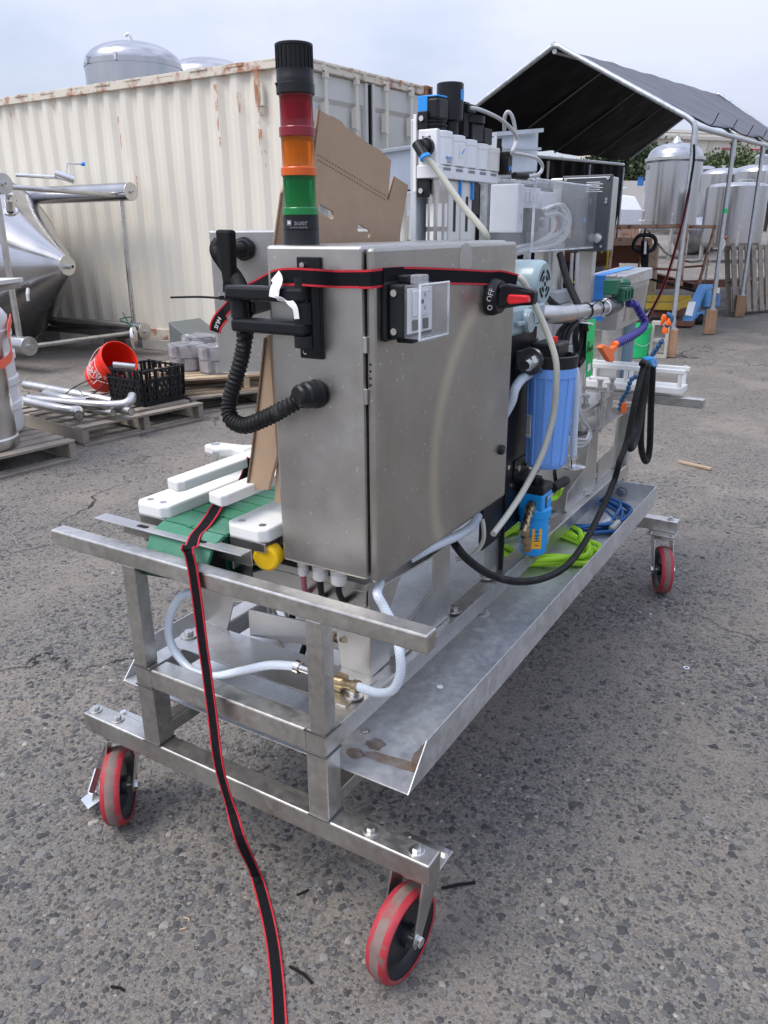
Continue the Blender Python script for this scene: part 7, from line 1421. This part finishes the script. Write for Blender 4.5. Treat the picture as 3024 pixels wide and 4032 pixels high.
lc = fc + ln * .0605 + V((0, 0, .905)); obj('label', MB().obox(lc + ln * .0012, .001, .020, .062, Matrix.Rotation(an, 3, 'Z')), 'paper_white', bo_)
lpr = MB()
for k in range(7): lpr.obox(lc + ln * .002 + V((0, 0, .024 - k * .007)), .0008, .014, .0022, Matrix.Rotation(an, 3, 'Z'))
obj('label_print', lpr, 'ink_grey', bo_)
af = thing('air_filter', 'small bright blue air filter with orange warning label and brass fittings', 'filter', (-.405, 1.03, .51))
ac = V((-.405, 1.03, 0)); AS = Matrix.Translation((-.405, 1.03, .61)) @ Matrix.Diagonal((1.14, 1.14, 1.03, 1)) @ Matrix.Translation((.405, -1.03, -.61))
obj('bowl', MB().lathe([(.005, .505), (.024, .508), (.0345, .518), (.0365, .56), (.0375, .625), (.041, .627), (.042, .648), (.037, .655)], ac, n=36).xf(AS), 'cyan_blue', af, smooth=35)
obj('head', MB().box(ac.x - .036, ac.x + .036, ac.y - .040, ac.y + .040, .652, .700), 'cyan_blue', af, bev=.006)
obj('head_cap', MB().box(ac.x - .037, ac.x + .037, ac.y - .041, ac.y + .041, .700, .724), 'black_plastic', af, bev=.005)
obj('indicator', MB().cyl((ac.x, ac.y, .724), (ac.x, ac.y, .742), .016, 18).box(ac.x - .02, ac.x + .02, ac.y - .008, ac.y + .008, .724, .736), 'black_plastic', af, smooth=35)
obj('head_slot', MB().box(ac.x + .0362, ac.x + .0372, ac.y - .016, ac.y - .006, .655, .69), 'ink_black', af)
text('maker_text', 'SPX FLOW', .0095, basis((ac.x + .0368, ac.y + .020, .682), (0, 1, 0), (0, 0, 1)), 'print_white', af)
text('maker_text', 'Hankison', .007, basis((ac.x + .0425, ac.y + .012, .637), (-.2, 1, 0), (0, 0, 1)), 'print_white', af)
an = R(-55); ln = V((math.cos(an), math.sin(an), 0)); lc = ac + ln * .0405 + V((0, 0, .566))
obj('warning_label', MB().obox(lc, .002, .028, .062, Matrix.Rotation(an, 3, 'Z')), 'label_orange', af)
wp = MB()
for z, w in ((.022, .012), (.010, .018), (.002, .014), (-.006, .018), (-.02, .01)): wp.obox(lc + ln * .0012 + V((0, 0, z)), .001, w, .0022, Matrix.Rotation(an, 3, 'Z'))
obj('warning_print', wp, 'ink_black', af)
obj('sight_glass', MB().box(ac.x + .02, ac.x + .036, ac.y + .03, ac.y + .046, .53, .585), 'clear_film', af, bev=.004)
obj('drain', MB().cyl((ac.x, ac.y, .490), (ac.x, ac.y, .506), .007, 10), 'brass', af, smooth=40)
bf = V((ac.x + .005, ac.y - .040, .672))
for a, b, r in ((bf, bf + V((.006, -.035, -.014)), .0125), (bf + V((.006, -.035, -.014)), bf + V((.012, -.065, -.026)), .010), (bf + V((.012, -.062, -.025)), bf + V((.02, -.115, -.046)), .0105), (bf + V((.014, -.078, -.03)), bf + V((.015, -.075, -.07)), .0105), (bf + V((.015, -.075, -.07)), bf + V((.018, -.07, -.115)), .0135)):
    obj('brass_fitting', MB().cyl(a, b, r, 14).hexnut(V(a).lerp(V(b), .35), V(b) - V(a), r * 1.2, .009), 'brass', af, smooth=35)
obj('air_bracket', MB().box(-.446, -.41, .95, 1.06, .745, .752).box(-.4455, -.441, .95, 1.06, .752, .80), 'black_paint', af, bev=.002)
for y in (.965, 1.03): obj('bracket_bolt', MB().hexnut((-.441, y, .778), (1, 0, 0), .009, .008), 'steel', af)

# ------------------------------------------------------------------ hoses and cords
def hose(name, pts, r, m, label, k=8, n=14, cat='hose'): return solo(name, MB().tube(sp(pts, k), r, n, uv=True), m, label, cat, smooth=60)
hose('braided_hose', [tuple(ip + V((0, -.02, -.002))), (-0.4100, 0.9484, 1.0493), (-0.4150, 0.8985, 1.0385), (-0.4200, 0.8673, 1.0164), (-0.4250, 0.8605, 0.9842), (-.45, .85, .93)], .0125, 'braid_hose_fine', 'braided clear hose feeding the big blue filter')
hose('braided_hose', [(-.372, 1.08, 1.075), (-0.3500, 1.1250, 1.0373), (-0.3450, 1.1356, 0.9910), (-0.3450, 1.1444, 0.9239), (-0.3450, 1.1511, 0.8383), (-0.3450, 1.1595, 0.7707)], .011, 'braid_hose_fine', 'straight braided hose hanging down behind the big blue filter')
de = V((-0.3450, 1.1613, 0.7492)); solo('hose_end', MB().cyl(de + V((0, 0, .025)), de + V((0, 0, .004)), .009, 14).lathe([(.036, 0), (.036, .003), (.012, .010)], de + V((0, 0, -.004)), n=28).ring(de + V((0, 0, .03)), (0, 0, 1), .0135, .0105, .008, 18), 'steel_bright', 'round steel flange fitting on the hanging braided hose end', 'fitting', smooth=35)
hose('braided_hose', [(-0.4176, 0.2000, 0.7394), (-0.4000, 0.1611, 0.7355), (-0.3850, 0.1604, 0.7117), (-0.3600, 0.1603, 0.6701), (-0.3400, 0.1439, 0.6350), (-0.3350, 0.1389, 0.5899), (-0.3500, 0.1357, 0.5493), (-0.3850, 0.1365, 0.5288), (-0.4200, 0.1362, 0.5282), (-0.4450, 0.1368, 0.5285)], .0096, 'braid_hose', 'braided clear hose looping down from the cabinet corner to the brass fitting', 10)
solo('hose_barb', MB().cyl((-0.4350, 0.1386, 0.5263), (-0.4900, 0.1451, 0.5169), .010, 14).cyl((-0.4750, 0.1470, 0.5176), (-0.4950, 0.1456, 0.5164), .0135, 12).ring(V((-0.4380, 0.1364, 0.5275)), V((-0.4350, 0.1386, 0.5263)) - V((-0.4900, 0.1451, 0.5169)), .0135, .010, .012, 18), 'brass', 'brass hose fitting by the near right foot bolt', 'fitting', smooth=40)
hose('braided_hose', [(-0.8458, 0.1000, 0.6557), (-0.8688, 0.0850, 0.6428), (-0.8971, 0.0750, 0.5897), (-0.8995, 0.0700, 0.5355), (-0.8732, 0.0700, 0.4959), (-0.8263, 0.0660, 0.4768), (-0.7647, 0.0660, 0.4854), (-0.6910, 0.0700, 0.5192), (-0.6120, 0.0750, 0.5553), (-0.5431, 0.0800, 0.5708)], .0096, 'braid_hose', 'braided clear hose arcing behind the left upper post', 10)
solo('hose_clamp', MB().ring(V((-0.5408, 0.0800, 0.5707)), (1, 0, -.05), .0145, .011, .012, 20).cyl((-0.5408, 0.0800, 0.5707), (-0.5231, 0.0900, 0.5632), .009, 12).obox(V((-0.5404, 0.0800, 0.5772)), .012, .008, .008), 'steel_bright', 'steel hose clamp and brass barb behind the right upper post', 'clamp', smooth=40)
hose('braided_hose', [(-0.4700, 0.7959, 0.6961), (-0.4400, 0.6809, 0.7003), (-0.4200, 0.5657, 0.7186), (-0.4100, 0.4596, 0.7388), (-0.4100, 0.3724, 0.7499), (-0.4300, 0.3431, 0.7369)], .0115, 'braid_hose_fine', 'braided hose running under the cabinet door edge')
def cable(name, pts, r, m, label, cat='cable', k=8): return solo(name, MB().tube(sp(pts, k), r, 10), m, label, cat, smooth=60)
cable('black_hose', [(-0.3000, 1.7191, 0.9686), (-0.3000, 1.6918, 0.9365), (-0.3000, 1.6444, 0.8562), (-0.3100, 1.6282, 0.7153), (-0.3150, 1.5802, 0.6614), (-0.3300, 1.5895, 0.5851), (-0.3350, 1.4793, 0.5108), (-0.3300, 1.2828, 0.4545), (-0.3300, 1.1108, 0.4437), (-0.3400, 0.9475, 0.4698), (-0.3600, 0.8003, 0.5155), (-0.3900, 0.6945, 0.5690), (-0.4200, 0.6224, 0.6305), (-0.4500, 0.6091, 0.6685), (-0.5000, 0.6782, 0.6592)], .0105, 'black_rubber', 'long scuffed black hose sagging along the tray side', 'hose')
cable('black_hose', [(-0.3000, 1.6933, 0.9723), (-0.3000, 1.7056, 0.9767), (-0.3000, 1.7611, 0.9574), (-0.3000, 1.7448, 0.9072), (-0.3100, 1.7351, 0.7736), (-0.3100, 1.6815, 0.7031), (-0.3100, 1.7003, 0.6794), (-0.3200, 1.8041, 0.6964), (-0.3300, 1.8999, 0.8235), (-0.3300, 1.8919, 0.9362)], .0125, 'black_rubber', 'black hose loop hanging nearest the blue knot', 'hose')
cable('black_hose', [(-0.3350, 1.9201, 0.8760), (-0.3350, 1.9191, 0.7449), (-0.3350, 1.9571, 0.6245), (-0.3300, 2.0403, 0.5438), (-0.3250, 2.0603, 0.5894), (-0.3250, 2.0020, 0.7767), (-0.3250, 1.9583, 0.9271), (-0.3300, 1.9497, 0.9419), (-0.3400, 1.9642, 0.9251)], .0125, 'black_rubber', 'longest black hose loop hanging at the far side', 'hose')
solo('blue_knot', MB().tube(sp([(-0.3200, 1.7868, 0.9733), (-0.3100, 1.8199, 0.9749), (-0.3200, 1.9496, 0.9510), (-0.3300, 2.0168, 0.9212), (-0.3000, 1.7922, 0.9688), (-0.3300, 1.8396, 0.9680)], 5), .009, 8), 'cyan_blue', 'blue plastic clamp holding the black hose loops', 'clamp', smooth=50)
cbd = thing('cable_bundle', 'bundle of thick black cords hanging under the stainless pipe', 'cables', tuple(V((-0.4000, 1.3003, 1.0267))))
for pts in ([(-0.4200, 1.2503, 1.1430), (-0.4200, 1.1879, 1.1278), (-0.4200, 1.1684, 1.0978)], [(-0.4100, 1.2541, 1.1453), (-0.4100, 1.1973, 1.1316), (-0.4100, 1.1758, 1.0954)], [(-0.4000, 1.2719, 1.1462), (-0.4000, 1.2082, 1.1289), (-0.4000, 1.1799, 1.0934)], [(-0.4100, 1.3241, 1.1429), (-0.4100, 1.2972, 1.1077), (-0.4100, 1.3148, 1.0628), (-0.4100, 1.3277, 1.0383)], [(-0.4000, 1.3145, 1.1443), (-0.4000, 1.3327, 1.0999), (-0.4000, 1.3170, 1.0610), (-0.4000, 1.2955, 1.0320)], [(-0.3900, 1.3126, 1.1428), (-0.3900, 1.3430, 1.0948), (-0.3900, 1.3271, 1.0421), (-0.3900, 1.2815, 1.0233)]):
    obj('cord', MB().tube(sp(pts, 8), .0095, 10), 'black_rubber', cbd, smooth=60)
obj('zip_tie', MB().ring(V((-0.4000, 1.3190, 1.1405)), (0, .2, 1), .034, .032, .005, 20), 'hdpe', cbd)
wco = thing('wire_coil', 'coil of thin grey wires beside the hanging braided hose', 'wires', tuple(V((-0.4300, 1.5105, 0.7137))))
for k, (dx, lb) in enumerate(((0, 'outer'), (.012, 'middle'), (.024, 'inner'))):
    obj('wire', MB().tube(sp([(-0.4200, 1.4077, 0.8658), V((-0.4200, 1.4914, 0.8115)) + V((0, -dx, 0)), V((-0.4200, 1.5765, 0.7462)) + V((0, -dx, dx)), V((-0.4200, 1.5631, 0.7249)) + V((0, -dx, dx * .5)), V((-0.4300, 1.5105, 0.7137)) + V((0, 0, dx)), V((-0.4400, 1.4289, 0.7372)) + V((0, 0, dx)), (-0.4600, 1.4190, 0.7640)], 8), .0045, 8), 'tube_grey', wco, smooth=60)
cable('power_lead', [(-0.4400, 1.2818, 0.7080), (-0.4300, 1.2584, 0.6856), (-0.4300, 1.2719, 0.6593)], .006, 'black_rubber', 'black plug cord under the big blue filter', 'cord')
solo('rubber_handle', MB().tube([(-0.4050, 1.1777, 0.6654), (-0.4050, 1.2940, 0.6572)], .0145, 14, rf=None), 'black_rubber', 'ribbed black rubber grip beside the air filter', 'handle', smooth=50)
# lime air hose and blue extension cord coiled in the tray
def coil(c, pts_r, r, m, name, label, z, extra, cat, seed=0, n=34):
    rnd = random.Random(seed); P_ = []
    for i in range(len(pts_r) * n):
        k = i / n; R0 = pts_r[min(int(k), len(pts_r) - 1)]; a = 2 * math.pi * k + seed
        P_.append(V((c[0] + R0[0] * math.cos(a) * (1 + .05 * math.sin(3 * a + k)), c[1] + R0[1] * math.sin(a) * (1 + .05 * math.cos(2 * a + k)), z + r + R0[2] + .004 * math.sin(5 * a))))
    solo(name, MB().tube(P_ + sp([P_[-1]] + [V(e) for e in extra], 6)[1:], r, 10), m, label, cat, smooth=60)
coil((-.49, 1.34), [(.16, .15, 0), (.19, .13, .004), (.14, .17, .012), (.17, .12, .02), (.15, .18, .024)], .0088, 'hose_lime', 'lime_hose', 'bright lime air hose coiled in the drip tray', zt_, [(-.36, 1.45, zt_ + .02), (-.32, 1.44, zt_ + .014), (-.302, 1.38, zt_ + .011)], 'hose', 1)
cable('lime_hose', [(-0.4200, 1.2995, 0.6304), (-0.4400, 1.3046, 0.5907), (-.47, 1.16, .60), (-.52, 1.25, .45), (-.5, 1.3, zt_ + .03)], .0092, 'hose_lime', 'lime hose rising from the tray to the black grip', 'hose')
solo('hose_connector', MB().cyl((-.302, 1.385, zt_ + .011), (-.296, 1.345, zt_ + .011), .010, 12), 'black_rubber', 'black end sleeve of the lime hose in the tray', 'connector', smooth=40)
coil((-.47, 1.72), [(.17, .20, 0), (.14, .18, .004), (.18, .22, .010), (.15, .17, .016), (.13, .21, .022), (.17, .19, .026)], .0058, 'cord_blue', 'extension_cord', 'blue extension cord coiled in the far part of the tray', zt_, [(-.34, 1.70, zt_ + .02), (-.32, 1.62, zt_ + .012), (-.335, 1.58, zt_ + .012)], 'cord', 2)
solo('cord_plug', MB().lathe([(.008, 0), (.014, .006), (.014, .05), (.011, .055)], (-.365, 1.62, zt_ + .018), (.2, 1, .1), 14), 'clear_edge', 'cloudy plastic plug of the blue extension cord', 'plug', smooth=40)
solo('cord_plug', MB().lathe([(.008, 0), (.014, .006), (.014, .06), (.011, .065)], (-.325, 1.60, zt_ + .018), (.1, 1, .1), 14), 'tube_clear', 'cloudy socket end of the blue extension cord', 'plug', smooth=40)
# tubing low down between the posts
cable('clear_tube', [(-0.7992, 0.3000, 0.5446), (-0.7762, 0.2800, 0.5198), (-0.7401, 0.2600, 0.4847), (-0.7065, 0.2500, 0.4549), (-0.6673, 0.2400, 0.4374), (-0.6340, 0.2300, 0.4238)], .0055, 'tube_clear', 'yellowed clear tube hanging in an arc behind the right post', 'tube')
cable('clear_tube', [(-0.8163, 0.3300, 0.5271), (-0.7867, 0.3200, 0.5038), (-0.7393, 0.3100, 0.5011), (-0.6918, 0.3000, 0.5236)], .005, 'tube_clear', 'short yellowed tube crossing under the bumper bar', 'tube')
cable('clear_tube', [(-0.7673, 0.3200, 0.5391), (-0.7469, 0.3100, 0.5140), (-0.7097, 0.3000, 0.4965), (-0.6828, 0.3000, 0.4867)], .005, 'tube_white', 'milky tube curving behind the right upper post', 'tube')
cable('black_cable', [(-0.7288, 0.3000, 0.5480), (-0.7249, 0.3000, 0.5195), (-0.7030, 0.3000, 0.5181), (-0.6883, 0.3100, 0.5249)], .0075, 'black_rubber', 'black cable loop just under the bumper bar')
cable('black_cable', [(-0.6759, 0.2800, 0.4885), (-0.6885, 0.2800, 0.4551), (-0.6816, 0.2800, 0.4322), (-0.6677, 0.2900, 0.4212)], .0075, 'black_rubber', 'black cable bend behind the right upper post')
cable('clear_tube', [(-0.6594, 0.2400, 0.7194), (-0.6903, 0.2400, 0.6767), (-0.7081, 0.2400, 0.6451)], .006, 'tube_clear', 'clear tube left of the cable glands', 'tube')
cable('pink_tube', [(-0.7362, 0.2400, 0.6980), (-0.7496, 0.2400, 0.6630), (-0.7652, 0.2500, 0.6226)], .006, 'tube_pink', 'dull pink tube hanging under the yellow cap', 'tube')
cable('clear_tube', [(-0.4700, 0.7893, 0.7059), (-0.4400, 0.7499, 0.6725), (-0.4400, 0.7476, 0.6319), (-0.4600, 0.7306, 0.5971), (-0.5000, 0.7143, 0.5812)], .006, 'tube_clear', 'thin clear tube looping below the cabinet door corner', 'tube')
sq = thing('solenoid_valve', 'grey solenoid valve head behind the right upper post', 'valve', (-.48, .3, .55))
obj('coil', MB().hexa([(-0.5892, 0.2700, 0.5040), (-0.5436, 0.2700, 0.5079), (-0.5416, 0.2700, 0.4896), (-0.5885, 0.2700, 0.4511), (-0.6179, 0.3100, 0.4833), (-0.5736, 0.3100, 0.4840), (-0.5715, 0.3100, 0.4651), (-0.6171, 0.3100, 0.4289)]), 'light_grey', sq, bev=.003)
obj('valve_stem', MB().cyl((-0.5737, 0.2500, 0.5488), (-0.5205, 0.2200, 0.5713), .0075, 12).cyl((-0.5736, 0.2500, 0.5502), (-0.5540, 0.2400, 0.5577), .012, 10), 'brass', sq, smooth=40)
obj('valve_body', MB().obox(V((-0.4900, 0.1518, 0.5133)), .026, .034, .026), 'brass', sq, bev=.003)

# ------------------------------------------------------------------ white outfeed guide at the far end
og = thing('outfeed_guide', 'white plastic outfeed plate with twin guide rails at the far end', 'guide', (-.45, 2.2, .78))
obj('plate', MB().prism([(-.70, 2.14, .795), (-.262, 2.145, .795), (-.248, 2.16, .795), (-.248, 2.255, .795), (-.70, 2.255, .795)], (0, 0, .026)), 'hdpe', og, bev=.003)
for y in (2.16, 2.245):
    obj('rail', MB().box(-.70, -.245, y - .009, y + .009, .872, .890), 'hdpe', og, bev=.003)
    for x in (-.62, -.47, -.262): obj('rail_post', MB().cyl((x, y, .821), (x, y, .872), .0085, 12).cyl((x, y, .89), (x, y, .894), .006, 10), 'hdpe', og, smooth=40)
obj('bearer', MB().box(-.72, -.30, 2.17, 2.23, .783, .7945), 'steel', og)
obj('rear_shelf', MB().box(-.72, -.48, 2.2035, 2.46, .777, .7825), 'steel', cart)
